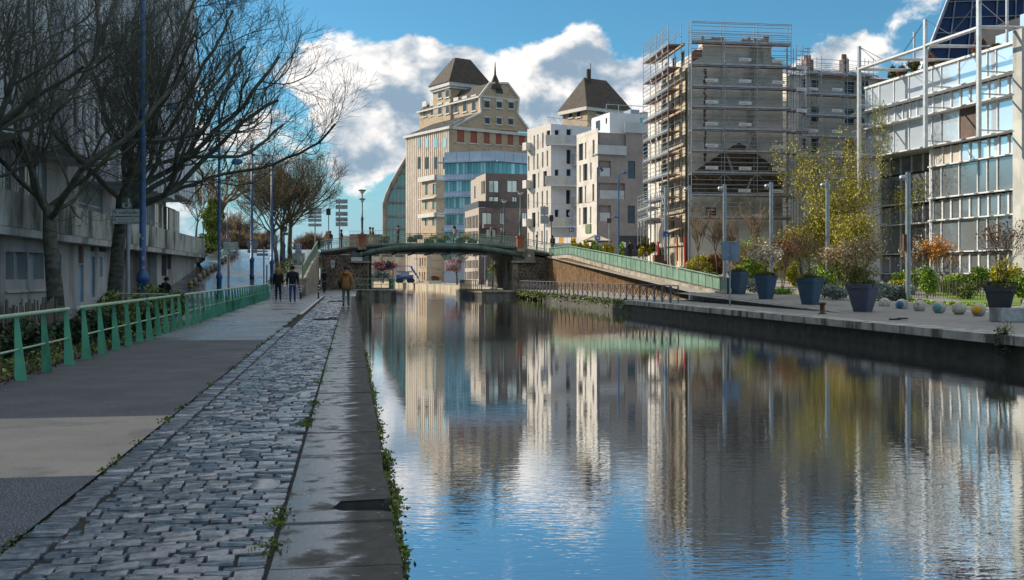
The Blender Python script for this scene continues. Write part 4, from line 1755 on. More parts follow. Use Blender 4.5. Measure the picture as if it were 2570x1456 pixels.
# attic mansard
xg0, xg1, zt_ = gpt[3][0], gpt[4][0], gpt[3][1]
b = MB()
b.add([(xa - .5, 0, z3), (xg0, 0, zt_), (xg1, 0, zt_), (gpt[5][0] + .4, 0, z3), (xa - .5, ry2 + .4, z3), (xg0, ry2 - 4.5, zt_), (xg1, ry2 - 4.5, zt_), (gpt[5][0] + .4, ry2 + .4, z3)],
      [(0, 1, 5, 4), (1, 2, 6, 5), (2, 3, 7, 6), (4, 5, 6, 7)])
tw('mansard_roof', b, 'slate')
b = MB()
b.box(xa - .65, xa + .1, -.1, ry2 + .5, z3 - .25, z3 + .08)
tw('eaves', b, 'trim_pale')
ATT = Face(T1.C + T1.r * xa + T1.l * ry, T1.C + T1.r * xa)
for r in ((560, 598, 590, 690), (637, 590, 665, 680), (875, 562, 910, 652), (963, 548, 998, 642), (1053, 536, 1088, 632)):
    proud_window(t, ATT, base, zr(ATT, ZA, *r), lintel=1.2)
# pavilion with the pyramid roof
y0p, y1p = ATT.L - ATT.uz(*ZA(852, 500))[0], ATT.L - ATT.uz(*ZA(677, 500))[0]
zp = ATT.uz(*ZA(840, 385))[1]
xp1 = xa + 9.5
b = MB()
b.box(xa - .5, xp1, y0p, y1p, z2 - 1.5, zp)
tw('pavilion', b, 'yellow_brick')
b = MB()
b.box(xa - 1.2, xp1 + .6, y0p - .7, y1p + .7, zp - .1, zp + .75)
b.box(xa - .9, xp1 + .3, y0p - .4, y1p + .4, zp - .6, zp - .105)
tw('pavilion_cornice', b, 'trim_pale')
ym, xm = (y0p + y1p) / 2, (xa + xp1) / 2
q_ = T1.C + T1.r * xm + T1.l * ym
zap = zat(ZA(0, 114)[1], q_.x, q_.y)
b = MB()
x_0, x_1, y_0, y_1 = xa - 1.4, xp1 + .8, y0p - .9, y1p + .9
zc = zp + .76
b.add([(x_0, y_0, zc), (x_1, y_0, zc), (x_1, y_1, zc), (x_0, y_1, zc), (xm - 2.0, ym - .6, zap), (xm + 2.0, ym - .6, zap), (xm + 2.0, ym + .6, zap), (xm - 2.0, ym + .6, zap)],
      [(0, 1, 5, 4), (1, 2, 6, 5), (2, 3, 7, 6), (3, 0, 4, 7), (4, 5, 6, 7)])
tw('pyramid_roof', b, 'slate')
PV = Face(T1.C + T1.r * (xa - .5) + T1.l * ry, T1.C + T1.r * (xa - .5))
for r in ((712, 442, 745, 505), (788, 432, 822, 495), (712, 578, 745, 670), (790, 570, 822, 660)):
    proud_window(t, PV, base, zr(PV, ZA, *r), lintel=.4)
pz = at(*ZA(1285, 330), 222)
b = MB()
b.tube([(pz.x - base.x, pz.y - base.y, pz.z - 2), (pz.x - base.x, pz.y - base.y, pz.z + 1.2), (pz.x - base.x, pz.y - base.y, zat(ZA(0, 140)[1], pz.x, pz.y))], [1.6, .25, .06], 6)
b.build('spire', 'slate', t)

# second mill tower, only its head shows above the white flats
T2 = Corner('mill_tower', 'brown pyramid roof of a second mill tower rising behind the white flats', 'building', ZB(580, 0)[0], 225, R(35), ZB(402, 0)[0], ZB(870, 0)[0])
t, base = T2.t, T2.base
zc = T2.FR.uz(*ZB(580, 385))[1]
mass(t, base, T2.foot(0), 0, zc - .8, 'yellow_brick')
mass(t, base, [p + (p - (T2.C + T2.r * T2.lr / 2 + T2.l * T2.ll / 2)).normalized() * 1.1 for p in T2.foot(0)], zc - .78, zc, 'trim_pale', 'cornice')
q = T2.FR.rot
b = MB()
e = .9
za_ = zat(ZB(0, 182)[1], T2.C.x + 2, T2.C.y + 6)
mx, my = T2.lr / 2, T2.ll / 2
b.add([(-e, -e, zc), (T2.lr + e, -e, zc), (T2.lr + e, T2.ll + e, zc), (-e, T2.ll + e, zc), (mx - 3.2, my, za_), (mx + 3.2, my, za_)],
      [(0, 1, 5, 4), (1, 2, 5), (2, 3, 4, 5), (3, 0, 4)])
o = b.build('pyramid_roof', ['slate'], t)
o.rotation_euler = (0, 0, q)
for r in ((448, 415, 475, 460), (507, 410, 533, 456)):
    proud_window(t, T2.FL, base, zr(T2.FL, ZB, *r), lintel=.4)
proud_window(t, T2.FR, base, zr(T2.FR, ZB, 643, 408, 690, 440), lintel=.4)
p = at(*ZB(587, 178), 230)
b = MB()
b.tube([(p.x - base.x, p.y - base.y, p.z - 1.5), (p.x - base.x, p.y - base.y, zat(ZB(0, 116)[1], p.x, p.y))], .45, 6)
b.build('chimney', 'slate', t)
p = at(*ZB(603, 178), 230)
rod('mast', t, (p.x - base.x, p.y - base.y, p.z - 1.5), (p.x - base.x, p.y - base.y, zat(ZB(0, 72)[1], p.x, p.y)), .08, 'dark_metal')

# glass hall with the curved gable
d_ = 246
pl = [at(*ZL(*p), d_) for p in ((587, 1700), (587, 1305), (604, 1252), (640, 1172), (690, 1086), (728, 1024), (770, 975), (830, 940), (830, 1700))]
o0 = pl[0].copy()
o0.z = 0
gh = thing('glass_hall', 'teal glass hall with a curved grey edge beside the mill', 'building', o0)
dv = Vector((SA, CA, 0)) * 16
b = MB()
b.prism([p - o0 for p in pl], dv)
b.build('glass_body', 'glass_teal', gh)
for a, c in zip(pl[:6], pl[1:7]):
    b = MB()
    b.tube([a - o0 - Vector((SA, CA, 0)) * .4, c - o0 - Vector((SA, CA, 0)) * .4], .55, 6)
    b.build('edge_trim', 'lead', gh)
rows = (1022, 1112, 1205, 1303, 1392, 1470, 1560)
for yy in rows:
    x0 = float(np.interp(yy, [940, 1024, 1086, 1172, 1252, 1305, 1700], [830, 728, 690, 640, 604, 587, 587]))
    a, c = at(*ZL(x0 + 4, yy), d_ - .3), at(*ZL(735, yy), d_ - .3)
    rod('transom', gh, a - o0, c - o0, .22, 'lead')
for xx in range(603, 730, 25):
    yt = float(np.interp(xx, [587, 604, 640, 690, 728, 770], [1305, 1252, 1172, 1086, 1024, 975]))
    a, c = at(*ZL(xx, yt + 4), d_ - .25), at(*ZL(xx, 1600), d_ - .25)
    rod('mullion', gh, a - o0, c - o0, .07, 'frame_white')
# lower beige wing seen under the bridge
a, c = at(*ZM(0, 650), 240), at(*ZM(700, 650), 240)
fw_ = Face(a, c)
lo = thing('low_wing', 'low beige building with strip windows seen under the bridge', 'building', (a.x, a.y, 0))
zt = fw_.uz(*ZM(300, 470))[1]
rs = [zr(fw_, ZM, *r) for r in ((92, 512, 190, 543), (228, 512, 402, 548), (440, 512, 610, 552))]
facade(lo, Vector((a.x, a.y, 0)), fw_, -1, zt, rs, .2, 'cream', 'glass_teal', 'frame_dark', .08, bars=lambda r: [(r[0] + (r[1] - r[0]) * k / 5 - .04, r[0] + (r[1] - r[0]) * k / 5 + .04, r[2] + .08, r[3] - .08) for k in range(1, 5)])
mass(lo, Vector((a.x, a.y, 0)), [(a.x + SA * .3, a.y + CA * .3), (c.x + SA * .3, c.y + CA * .3), (c.x + SA * 5, c.y + CA * 5), (a.x + SA * 5, a.y + CA * 5)], -1, zt - .05, 'cream')

# yellow annex stepping down in front of the mill
AN = Corner('brick_annex', 'golden brick annex with stone cornices below the fluted mill flank', 'building', 1094, 207, R(30), 1058, 1118)
t, base = AN.t, AN.base
za1 = AN.FR.uz(*ZL(940, 1142))[1]
mass(t, base, AN.foot(.25), -.5, za1, 'yellow_brick')
rl = [zr(AN.FL, ZL, *r) for r in ((848, 1185, 866, 1252), (895, 1182, 917, 1250), (846, 1295, 864, 1345), (893, 1293, 915, 1345), (846, 1400, 864, 1450), (893, 1400, 915, 1450))]
facade(t, base, AN.FL, -.5, za1, rl, .2, 'yellow_brick', 'glass_teal', 'frame_dark', .08)
b = MB()
wallholes(b, 0, AN.FR.L, -.5, za1, [], .1)
face_obj(b.build('wall', 'yellow_brick', t), AN.FR, base)
for yy, hh in ((1140, 1.0), (1380, .8), (1270, .25)):
    for F_ in (AN.FL, AN.FR):
        zz = F_.uz(*ZL(915, yy))[1]
        b = MB()
        b.box(-.6, F_.L + .6, -.6, -.005, zz - hh / 2, zz + hh / 2)
        face_obj(b.build('cornice', 'trim_pale', t), F_, base)
AN2 = Corner('brick_annex', 'lower golden brick block with tall windows on the far quay', 'building', ZM(975, 0)[0], 200, R(30), ZM(835, 0)[0], ZM(1228, 0)[0])
t, base = AN2.t, AN2.base
za2 = AN2.FR.uz(*ZM(975, 250))[1]
mass(t, base, AN2.foot(.25), -.5, za2, 'yellow_brick')
rl = [zr(AN2.FL, ZM, *r) for r in ((855, 565, 878, 712), (895, 562, 917, 705), (938, 560, 958, 708), (850, 800, 868, 870), (895, 800, 912, 935), (930, 800, 950, 935))]
facade(t, base, AN2.FL, -.5, za2, rl, .25, 'yellow_brick', 'pane_dark', 'trim_pale', .12, sill='trim_pale')
b = MB()
wallholes(b, 0, AN2.FR.L, -.5, za2, [], .1)
face_obj(b.build('wall', 'yellow_brick', t), AN2.FR, base)

# pale blue glazed offices
MT['panel_blue'] = mat('panel_blue', '#a5b4c6', '#b4c1d0', .6, .35, obj=.05)
OF = Corner('glazed_offices', 'pale blue office block with bands of teal glazing', 'building', ZL(1295, 0)[0], 188, R(14), ZL(968, 0)[0], ZL(1520, 0)[0])
OF.t['label'] = 'pale blue office block with bands of teal glazing in front of the mill'
# nearly straight front: use two shallow faces
cpt = at(ZL(1295, 0)[0], HY, 190)
lpt = at(ZL(968, 0)[0], HY, 193)
rpt = at(ZL(1530, 0)[0], HY, 195)
t = OF.t
base = Vector((OF.C.x, OF.C.y, 0))
FA, FB = Face(lpt, cpt), Face(cpt, rpt)
ztop = FA.uz(*ZL(1290, 968))[1]
lines = [FA.uz(*ZL(1200, y))[1] for y in (1043, 1113, 1160, 1224, 1268, 1334, 1378, 1442, 1490, 1550, 1595, 1660)]
for F_, nb in ((FA, 17), (FB, 9)):
    b = MB()
    b.box(0, F_.L, .3, 10, -.5, ztop - .1)
    face_obj(b.build('body', 'panel_blue', t), F_, base)
    for i in range(4):
        o = bx('parapet_panel', t, F_.L * i / 4 + .03, F_.L * (i + 1) / 4 - .03, 0, .28, lines[0] + .25, ztop, 'panel_blue')
        M_ = Matrix.Rotation(F_.rot, 3, 'Z')
        o.location = Vector((F_.A.x - base.x, F_.A.y - base.y, 0)) + M_ @ o.location
        o.rotation_euler = (0, 0, F_.rot)
    rr = random.Random(3)
    for k in range(0, len(lines) - 1, 2):
        zt1, zb1 = lines[k], lines[k + 1]
        for i in range(nb):
            M_ = Matrix.Rotation(F_.rot, 3, 'Z')
            o = bx('pane', t, F_.L * i / nb + .04, F_.L * (i + 1) / nb - .04, .14, .2, zb1, zt1, rr.choice(('glass_teal', 'glass_pale', 'glass_teal')))
            o.location = Vector((F_.A.x - base.x, F_.A.y - base.y, 0)) + M_ @ o.location
            o.rotation_euler = (0, 0, F_.rot)
            if k + 2 < len(lines):
                o = bx('spandrel', t, F_.L * i / nb + .02, F_.L * (i + 1) / nb - .02, .02, .2, lines[k + 2] + .35, zb1 - .04, 'panel_blue')
                o.location = Vector((F_.A.x - base.x, F_.A.y - base.y, 0)) + M_ @ o.location
                o.rotation_euler = (0, 0, F_.rot)
        o = bx('ledge', t, -1.2 if F_ is FA else 0, F_.L, -.9, .25, zt1 + .03, zt1 + .2, 'panel_blue')
        o.location = Vector((F_.A.x - base.x, F_.A.y - base.y, 0)) + Matrix.Rotation(F_.rot, 3, 'Z') @ o.location
        o.rotation_euler = (0, 0, F_.rot)

# dark brick flats with terraces
MT['brown_brick'] = mat('brown_brick', '#655c5c', '#746a69', 4, .85, .004, 25, dirt='#574f50', dscale=.5)
MT['tan_brick'] = mat('tan_brick', '#9a9086', '#aba195', 4, .85, .004, 25)
DB = Corner('brown_flats', 'dark brown brick flats with planted terraces behind the bridge', 'building', ZN(386, 0)[0], 160, R(14), ZN(175, 0)[0], ZN(1200, 0)[0])
t, base = DB.t, DB.base
zm_ = DB.FR.uz(*ZN(400, 965))[1]
mass(t, base, DB.foot(.30), -.5, zm_ - .05, 'brown_brick')
rr_ = [zr(DB.FR, ZN, *r) for r in ((437, 1040, 588, 1230), (703, 1040, 775, 1225), (1043, 1040, 1118, 1225), (497, 1292, 650, 1420), (715, 1292, 790, 1420))]
rr_ += [zr(DB.FR, ZM, *r) for r in ((1960, 520, 2010, 550),)]
facade(t, base, DB.FR, -.5, zm_, rr_, .22, 'brown_brick', 'glass_pale', 'frame_dark', .08, bars=lambda r: [((r[0] + r[1]) / 2 - .04, (r[0] + r[1]) / 2 + .04, r[2] + .08, r[3] - .08)])
rl = []
for x0, x1 in ((180, 196), (204, 218), (227, 246), (252, 268), (275, 288), (294, 310), (316, 330), (338, 356), (362, 376)):
    for y0, y1 in ((1075, 1275), (1320, 1480), (1560, 1700), (1760, 1880), (1930, 2050)):
        k = (376 - x0) / 200 * 45
        rl.append(zr(DB.FL, ZN, x0, y0 + k * (1 if y0 < 1300 else .3), x1, y1 + k * .2))
facade(t, base, DB.FL, -.5, zm_, rl, .25, 'tan_brick', 'pane_dark', 'frame_dark', .03)
# upper set-back storeys
p = at(ZN(490, 0)[0], HY, 166)
upC = Vector((p.x, p.y))
FU = Face(upC, upC + DB.r * 17.5)
FUL = Face(upC + DB.l * 7.5, upC)
zu = FU.uz(*ZN(500, 445))[1]
rr_ = [zr(FU, ZN, *r) for r in ((538, 553, 690, 740), (817, 553, 970, 736), (540, 800, 688, 955), (893, 800, 968, 955))]
facade(t, base, FU, zm_ - .1, zu, rr_, .22, 'brown_brick', 'glass_pale', 'frame_dark', .08, bars=lambda r: [((r[0] + r[1]) / 2 - .04, (r[0] + r[1]) / 2 + .04, r[2] + .08, r[3] - .08)])
rl = [zr(FUL, ZN, *r) for r in ((425, 570, 440, 765), (445, 565, 460, 760), (465, 560, 482, 755))]
facade(t, base, FUL, zm_ - .1, zu, rl, .22, 'tan_brick', 'pane_dark', 'frame_dark', .03)
b = MB()
q0 = upC + (DB.r + DB.l) * .3
q1 = upC + DB.r * 17.5 + DB.l * .3
poly = [q0, q1, q1 + DB.l * 7, q0 + DB.l * 7]
mass(t, base, poly, zm_ - .1, zu - .05, 'brown_brick')
p = at(ZN(376, 0)[0], HY, 172)
u2 = Vector((p.x, p.y))
FW = Face(u2 + DB.l * 6, u2)
zw = FW.uz(*ZN(376, 512))[1]
rl = [zr(FW, ZN, *r) for r in ((318, 640, 335, 830), (345, 625, 368, 815))]
facade(t, base, FW, zm_ - .1, zw, rl, .2, 'tan_brick', 'pane_dark', 'frame_dark', .03)
mass(t, base, [u2 + DB.r * .25, u2 + DB.r * 4, u2 + DB.r * 4 + DB.l * 6, u2 + DB.r * .25 + DB.l * 6], zm_ - .1, zw - .05, 'brown_brick')
# terrace railing
for F_, L_ in ((DB.FR, 17), (DB.FL, DB.FL.L)):
    b = MB()
    b.box(0, L_, -.05, .02, zm_ + .02, zm_ + 1.0)
    o = face_obj(b.build('terrace_balustrade', 'frame_dark', t), F_, base)
for zx, zy, w_ in ((560, 1200, 1.5),):
    r = zr(DB.FR, ZN, 430, 1225, 670, 1285)
    b = MB()
    b.box(r[0], r[1], -1.4, -.01, r[2], r[3])
    face_obj(b.build('balcony', 'brown_brick', t), DB.FR, base)

# ------------------------------------------------------------------ white flats
MT['white_brick'] = mat('white_brick', '#c3bcb3', '#d0c9c0', 6, .85, .003, 30, dirt='#b3aca4', dscale=.6)
MT['white_render'] = mat('white_render', '#ccd0d4', '#d6d9dc', .8, .8)
MT['grey_render'] = mat('grey_render', '#8f8784', '#99918e', 1.5, .85, dirt='#877f7d', dscale=.4)
MT['balcony_glass'] = mat('balcony_glass', '#a9afb3', '#b8bdc0', 1, .35)
WA = Corner('white_flats', 'white brick flats with slot windows, left of the grey gabled one', 'building', ZB(318, 0)[0], 150, R(30), ZB(148, 0)[0], ZB(640, 0)[0])
t, base = WA.t, WA.base
zt = WA.FR.uz(*ZB(318, 506))[1]
mass(t, base, WA.foot(.34), 0, zt - .05, 'white_render')
rl = []
for r in ((193, 592, 203, 700), (219, 583, 229, 692), (254, 571, 265, 680), (286, 556, 313, 667),
          (153, 740, 163, 846), (191, 730, 201, 838), (217, 722, 228, 832), (253, 710, 264, 822), (287, 700, 298, 812),
          (184, 868, 209, 972), (226, 860, 234, 966), (263, 847, 289, 957),
          (152, 1012, 161, 1120), (190, 1005, 200, 1112), (216, 1000, 226, 1110), (251, 992, 262, 1102), (285, 986, 296, 1096),
          (182, 1145, 207, 1250), (224, 1140, 232, 1248), (152, 1290, 160, 1390), (190, 1284, 200, 1385), (215, 1280, 225, 1380), (249, 1275, 259, 1378), (284, 1272, 294, 1370)):
    rl.append(zr(WA.FL, ZB, *r))
facade(t, base, WA.FL, 0, zt, rl, .3, 'white_brick', 'pane_dark', 'frame_dark', .05)
rr_ = [zr(WA.FR, ZB, *r) for r in ((346, 550, 378, 600), (430, 545, 466, 600), (430, 690, 464, 798), (346, 835, 376, 890), (430, 832, 464, 890), (427, 980, 461, 1086), (346, 1122, 376, 1180), (427, 1122, 461, 1180))]
facade(t, base, WA.FR, 0, zt, rr_, .25, 'white_render', 'glass_dark', 'frame_white', .08)
for y0, y1 in ((600, 672), (890, 962), (1182, 1255)):
    r = zr(WA.FR, ZB, 380, y0, 505, y1)
    b = MB()
    b.prism([(r[0] - 2.4, -.01, r[2]), (r[0], -1.5, r[2]), (r[1] + 1, -1.5, r[2]), (r[1] + 1, -.01, r[2])], (0, 0, .2))
    o = face_obj(b.build('balcony', 'white_render', t), WA.FR, base)
    for (xa_, ya_), (xb_, yb_), mm in (((r[0] - 2.4, 0), (r[0], -1.5), 'trim_pale'), ((r[0], -1.5), (r[1] + 1, -1.5), 'balcony_glass')):
        b = MB()
        b.prism([(xa_, ya_, r[2] + .2), (xb_, yb_, r[2] + .2), (xb_, yb_, r[3]), (xa_, ya_, r[3])], (0, .05, 0))
        b.build('balcony_front', mm, o)
for y0, y1 in ((725, 812), (1035, 1105)):
    r = zr(WA.FR, ZB, 466, y0, 505, y1)
    b = MB()
    b.box(r[0], r[1] + 1, -1.2, -.01, r[2], r[3])
    face_obj(b.build('balcony', 'trim_pale', t), WA.FR, base)
for y0, y1 in ((645, 700), (915, 972), (1190, 1245)):
    r = zr(WA.FL, ZB, 150, y0, 176, y1)
    b = MB()
    b.box(r[0], r[1], -.9, -.01, r[2], r[3])
    face_obj(b.build('balcony', 'trim_pale', t), WA.FL, base)
# roof rail
for F_ in (WA.FL, WA.FR):
    for k in range(8):
        x = F_.L * (k + .3) / 8
        b = MB()
        b.tube([(x, .4, zt), (x - .1, 1.2, zt + 1.1)], .04, 4)
        face_obj(b.build('roof_rail_post', 'steel', t), F_, base)
    b = MB()
    b.tube([(0, 1.2, zt + 1.1), (F_.L, 1.2, zt + 1.1)], .045, 4)
    face_obj(b.build('roof_rail', 'steel', t), F_, base)

WB = Corner('white_flats', 'white and grey flats with balconies beside the scaffolding', 'building', ZB(655, 0)[0], 130, R(20), ZB(503, 0)[0], ZB(1160, 0)[0])
t, base = WB.t, WB.base
zg_ = WB.FR.uz(*ZB(850, 570))[1]
zl_ = WB.FL.uz(*ZB(640, 572))[1]
mass(t, base, WB.foot(.36), 0, zg_ - .1, 'grey_render')
rl = []
for r in ((517, 650, 549, 770), (563, 640, 572, 760), (617, 622, 631, 746), (523, 805, 532, 925), (549, 795, 580, 915), (600, 785, 610, 908),
          (515, 960, 546, 1080), (561, 952, 570, 1074), (615, 940, 629, 1062), (521, 1112, 530, 1232), (547, 1107, 578, 1228), (598, 1102, 608, 1222)):
    rl.append(zr(WB.FL, ZB, *r))
facade(t, base, WB.FL, 0, zl_, rl, .3, 'white_brick', 'pane_dark', 'frame_dark', .05)
rr_ = [zr(WB.FR, ZB, *r) for r in ((976, 618, 1027, 742), (871, 775, 923, 900), (976, 938, 1026, 1062), (869, 1096, 921, 1222), (1095, 620, 1125, 745), (1095, 780, 1125, 900), (1095, 940, 1125, 1060))]
nooks = [zr(WB.FR, ZB, *r) for r in ((662, 772, 748, 884), (662, 932, 850, 1046), (662, 1092, 748, 1206))]
facade(t, base, WB.FR, 0, zg_, rr_, .2, 'grey_render', 'glass_dark', 'frame_dark', .07, u0=zr(WB.FR, ZB, 855, 0, 860, 1)[0],
       bars=lambda r: [(r[0] + .07, r[1] - .07, r[2] + (r[3] - r[2]) * .45, r[2] + (r[3] - r[2]) * .45 + .08)])
ux = zr(WB.FR, ZB, 855, 0, 860, 1)[0]
zn = WB.FR.uz(*ZB(700, 728))[1]
b = MB()
wallholes(b, 0, ux, 0, zn, nooks, 1.3)
for r in nooks:
    b.box(r[0], r[1], 1.28, 1.34, r[2], r[3])
face_obj(b.build('wall', 'grey_render', t), WB.FR, base)
for i, r in enumerate(nooks):
    b = MB()
    b.box(r[0] + .1, r[1] - .1, .0, .05, r[2], r[2] + 1.05)
    face_obj(b.build('balcony_front', 'balcony_glass', t), WB.FR, base)
    b = MB()
    b.box(r[0] + .6, min(r[1] - .3, r[0] + 3.2), 1.2, 1.275, r[2] + .3, r[3] - .35)
    face_obj(b.build('window', 'glass_pale', t), WB.FR, base)
# white top storeys, set back
zt = WB.FR.uz(*ZB(740, 412))[1]
p = at(ZB(740, 0)[0], HY, 132)
cU = Vector((p.x, p.y))
UL = WB.lr - 1.2
FU = Face(cU, cU + WB.r * UL)
FUl = Face(cU + WB.l * 5.5, cU)
rr_ = [zr(FU, ZB, 957, 466, 1010, 508)]
facade(t, base, FU, zg_ - .3, zt, rr_, .15, 'white_render', 'glass_teal', 'frame_white', .07)
rl = [zr(FUl, ZB, 640, 485, 672, 560), zr(FUl, ZB, 710, 465, 722, 508)]
facade(t, base, FUl, zg_ - .3, zt, rl, .15, 'white_render', 'glass_dark', 'frame_white', .06)
q0 = cU + (WB.r + WB.l) * .3
mass(t, base, [q0, q0 + WB.r * (UL - .4), q0 + WB.r * (UL - .4) + WB.l * 6, q0 + WB.l * 6], zg_ - .4, zt - .05, 'white_render')
# white middle storey behind the glass balcony
r = zr(WB.FR, ZB, 645, 570, 850, 728)
rw_ = zr(WB.FR, ZB, 702, 622, 838, 664)
b = MB()
b.box(.3, ux, .9, 1.3, zn, zg_)
face_obj(b.build('wall', 'white_render', t), WB.FR, base)
b = MB()
b.box(rw_[0], rw_[1], .84, .9, rw_[2] - .9, rw_[3])
face_obj(b.build('window', 'glass_dark', t), WB.FR, base)
b = MB()
b.box(-.2, ux - .05, -.35, .9, zn, zn + .16)
b.box(-.2, ux - .05, -.35, -.30, zn + .16, zn + 1.15)
face_obj(b.build('balcony', 'balcony_glass', t), WB.FR, base)
b = MB()
r = zr(WB.FR, ZB, 842, 505, 1110, 568)
b.box(r[0], r[1] + 4, -.25, -.18, zg_ + .02, zg_ + 1.3)
face_obj(b.build('balcony_front', 'balcony_glass', t), WB.FR, base)
b = MB()
b.box(0, WB.FL.L, -.02, .05, zl_, zl_ + .5)
face_obj(b.build('parapet', 'white_brick', t), WB.FL, base)
b = MB()
b.tube([(0, 1.0, zt + 1.2), (UL, 1.0, zt + 1.2)], .05, 4)
for k in range(6):
    b.tube([(UL * k / 5, 1.0, zt), (UL * k / 5, 1.0, zt + 1.2)], .04, 4)
face_obj(b.build('roof_rail', 'steel', t), FU, base)
b = MB()
b.box(UL * .45, UL * .6, 2, 4, zt, zt + .9)
b.box(UL * .65, UL * .95, 2, 4, zt, zt + .7)
face_obj(b.build('roof_units', 'steel', t), FU, base)
b = MB()
zsf = WB.FR.uz(*ZO(1200, 205))[1]
b.box(ux - 1.0, WB.FR.L, -.12, -.01, 1.5, zsf)
face_obj(b.build('shopfront', 'frame_dark', t), WB.FR, base)
r = zr(WB.FL, ZB, 570, 1228, 607, 1292)
b = MB()
b.box(r[0], r[1], -.12, -.01, r[2], r[3])
MT['sign_green'] = mat('sign_green', '#5b6b4b', None, 1, .6)
face_obj(b.build('shop_board', 'sign_green', t), WB.FL, base)

# pink roofed block with a white roof rail, left of the mill
a, c = at(877, 600, 262), at(969, 600, 262)
pk = thing('low_building', 'low pink red building with a pale roof railing beyond the bridge', 'building', (a.x, a.y, 0))
F_ = Face(a, c)
MT['pink_wall'] = mat('pink_wall', '#8e5148', '#9d6156', 1, .85)
zt = F_.uz(930, 588)[1]
b = MB()
b.box(0, F_.L + 1, 0, 6, 0, zt)
face_obj(b.build('wall', 'pink_wall', pk), F_, Vector((a.x, a.y, 0)))
b = MB()
b.tube([(0, .1, zt + .75), (F_.L, .1, zt + .95)], .06, 4)
for k in range(11):
    b.tube([(F_.L * k / 10, .1, zt), (F_.L * k / 10, .1, zt + .85)], .05, 4)
face_obj(b.build('roof_rail', 'frame_white', pk), F_, Vector((a.x, a.y, 0)))
b = MB()
b.box(-2.5, .0, .3, 6, 0, zt - .35)
face_obj(b.build('side_wing', 'trim_pale', pk), F_, Vector((a.x, a.y, 0)))

# ------------------------------------------------------------------ old house in scaffolding
MT['old_plaster'] = mat('old_plaster', '#c2bdb3', '#d5d0c7', .9, .9, .006, 9, dirt='#8b8579', dscale=.6, dstretch=(1, 1, .35), dlo=.5, dhi=.72)
MT['old_stone'] = mat('old_stone', '#b3a78e', '#c6bba3', 1.2, .85, .004, 10, dirt='#8f7f62', dscale=.6)
MT['scar_brick'] = mat('scar_brick', '#4b4038', '#74604f', 5, .9, .02, 14, dirt='#39322d', dscale=1.5)
MT['zinc'] = mat('zinc', '#6d7480', '#838b97', .7, .4, metal=.4, dirt='#596069', dscale=.6)
MT['tube'] = mat('tube', '#8b8f94', '#a3a7ab', 3, .42, metal=.55)
MT['deck_red'] = mat('deck_red', '#80584f', '#946a5f', 2, .7)
MT['banner'] = mat('banner', '#cfd0d2', '#bfc1c4', 2, .6)
MT['banner_red'] = mat('banner_red', '#b03038', None, 1, .6)
OH = Corner('scaffolded_house', 'old plastered gable house wrapped in scaffolding with chimney pots', 'building', ZC(290, 0)[0], 84, R(8), 1664, ZC(866, 0)[0])
t, base = OH.t, OH.base
G = OH.FR
gz = lambda x, y: G.uz(*ZC(x, y))
outl = [gz(*p) for p in ((290, 1460), (290, 298), (378, 246), (380, 180), (795, 180), (797, 246), (866, 292), (866, 1460))]
b = MB()
outl[0], outl[-1] = (outl[0][0], 0), (outl[-1][0], 0)
b.prism([(u, 0, z) for u, z in outl], (0, 12, 0))  # body run deep behind the gable to keep sun off the wing
face_obj(b.build('gable', 'old_plaster', t), G, base)
sc1 = [gz(*p) for p in ((298, 1085), (298, 965), (450, 862), (560, 790), (602, 770), (640, 790), (720, 848), (863, 945), (863, 1068), (600, 1075))]
b = MB()
b.prism([(u, -.012, z) for u, z in sc1], (0, .01, 0))
face_obj(b.build('brick_scar', 'scar_brick', t), G, base)
rr = random.Random(5)
for k in range(26):
    y0 = 322 + k * 22
    w_ = rr.choice((10, 14, 18))
    x0 = 388 + rr.uniform(-5, 5)
    a, c = gz(x0, y0 + 22), gz(x0 + w_, y0)
    b = MB()
    b.box(a[0], c[0], -.016, -.002, a[1] + .01, c[1] - .01)
    face_obj(b.build('brick_scar', 'scar_brick', t), G, base)
# chimney stack cap and pots
MT['pot'] = mat('pot', '#7d5a47', '#916b55', 3, .8)
a, c = gz(376, 184), gz(800, 172)
b = MB()
b.box(a[0], c[0], -.08, .9, a[1], c[1])
face_obj(b.build('stack_cap', 'trim_pale', t), G, base)
for x in list(range(388, 535, 20)) + list(range(632, 790, 19)):
    a = gz(x, 172)
    hh = rr.uniform(.35, .75)
    b = MB()
    b.lathe([(.13, 0), (.12, hh * .7), (.16, hh * .72), (.15, hh)], 8, (a[0], .4, a[1]))
    face_obj(b.build('chimney_pot', 'pot', t), G, base)
a = gz(358, 245)
b = MB()
b.box(a[0] - .35, a[0] + .4, .1, .9, a[1] - .3, a[1] + .55)
face_obj(b.build('chimney', 'brick_red', t), G, base)
# street front (lit): floors with windows and string courses
LFc = OH.FL
zt = outl[1][1]
rects = []
for fl in range(6):
    for k in range(3):
        u = LFc.L * (k + .5) / 3
        rects.append((u - .45, u + .45, 4.6 + fl * 2.7, 6.4 + fl * 2.7))
b = MB()
facade(t, base, LFc, 0, zt, rects, .2, 'old_stone', 'pane_dark', 'frame_white', .06)
# facade sheet sits a little proud of the mass
for o in list(t.children):
    if abs(o.rotation_euler.z - LFc.rot) < 1e-6:
        o.location += Vector((-OH.r.x, -OH.r.y, 0)) * .22
for fl in range(7):
    b = MB()
    b.box(0, LFc.L, -.42, -.225, 3.9 + fl * 2.7, 4.1 + fl * 2.7)
    face_obj(b.build('string_course', 'old_stone', t), LFc, base)
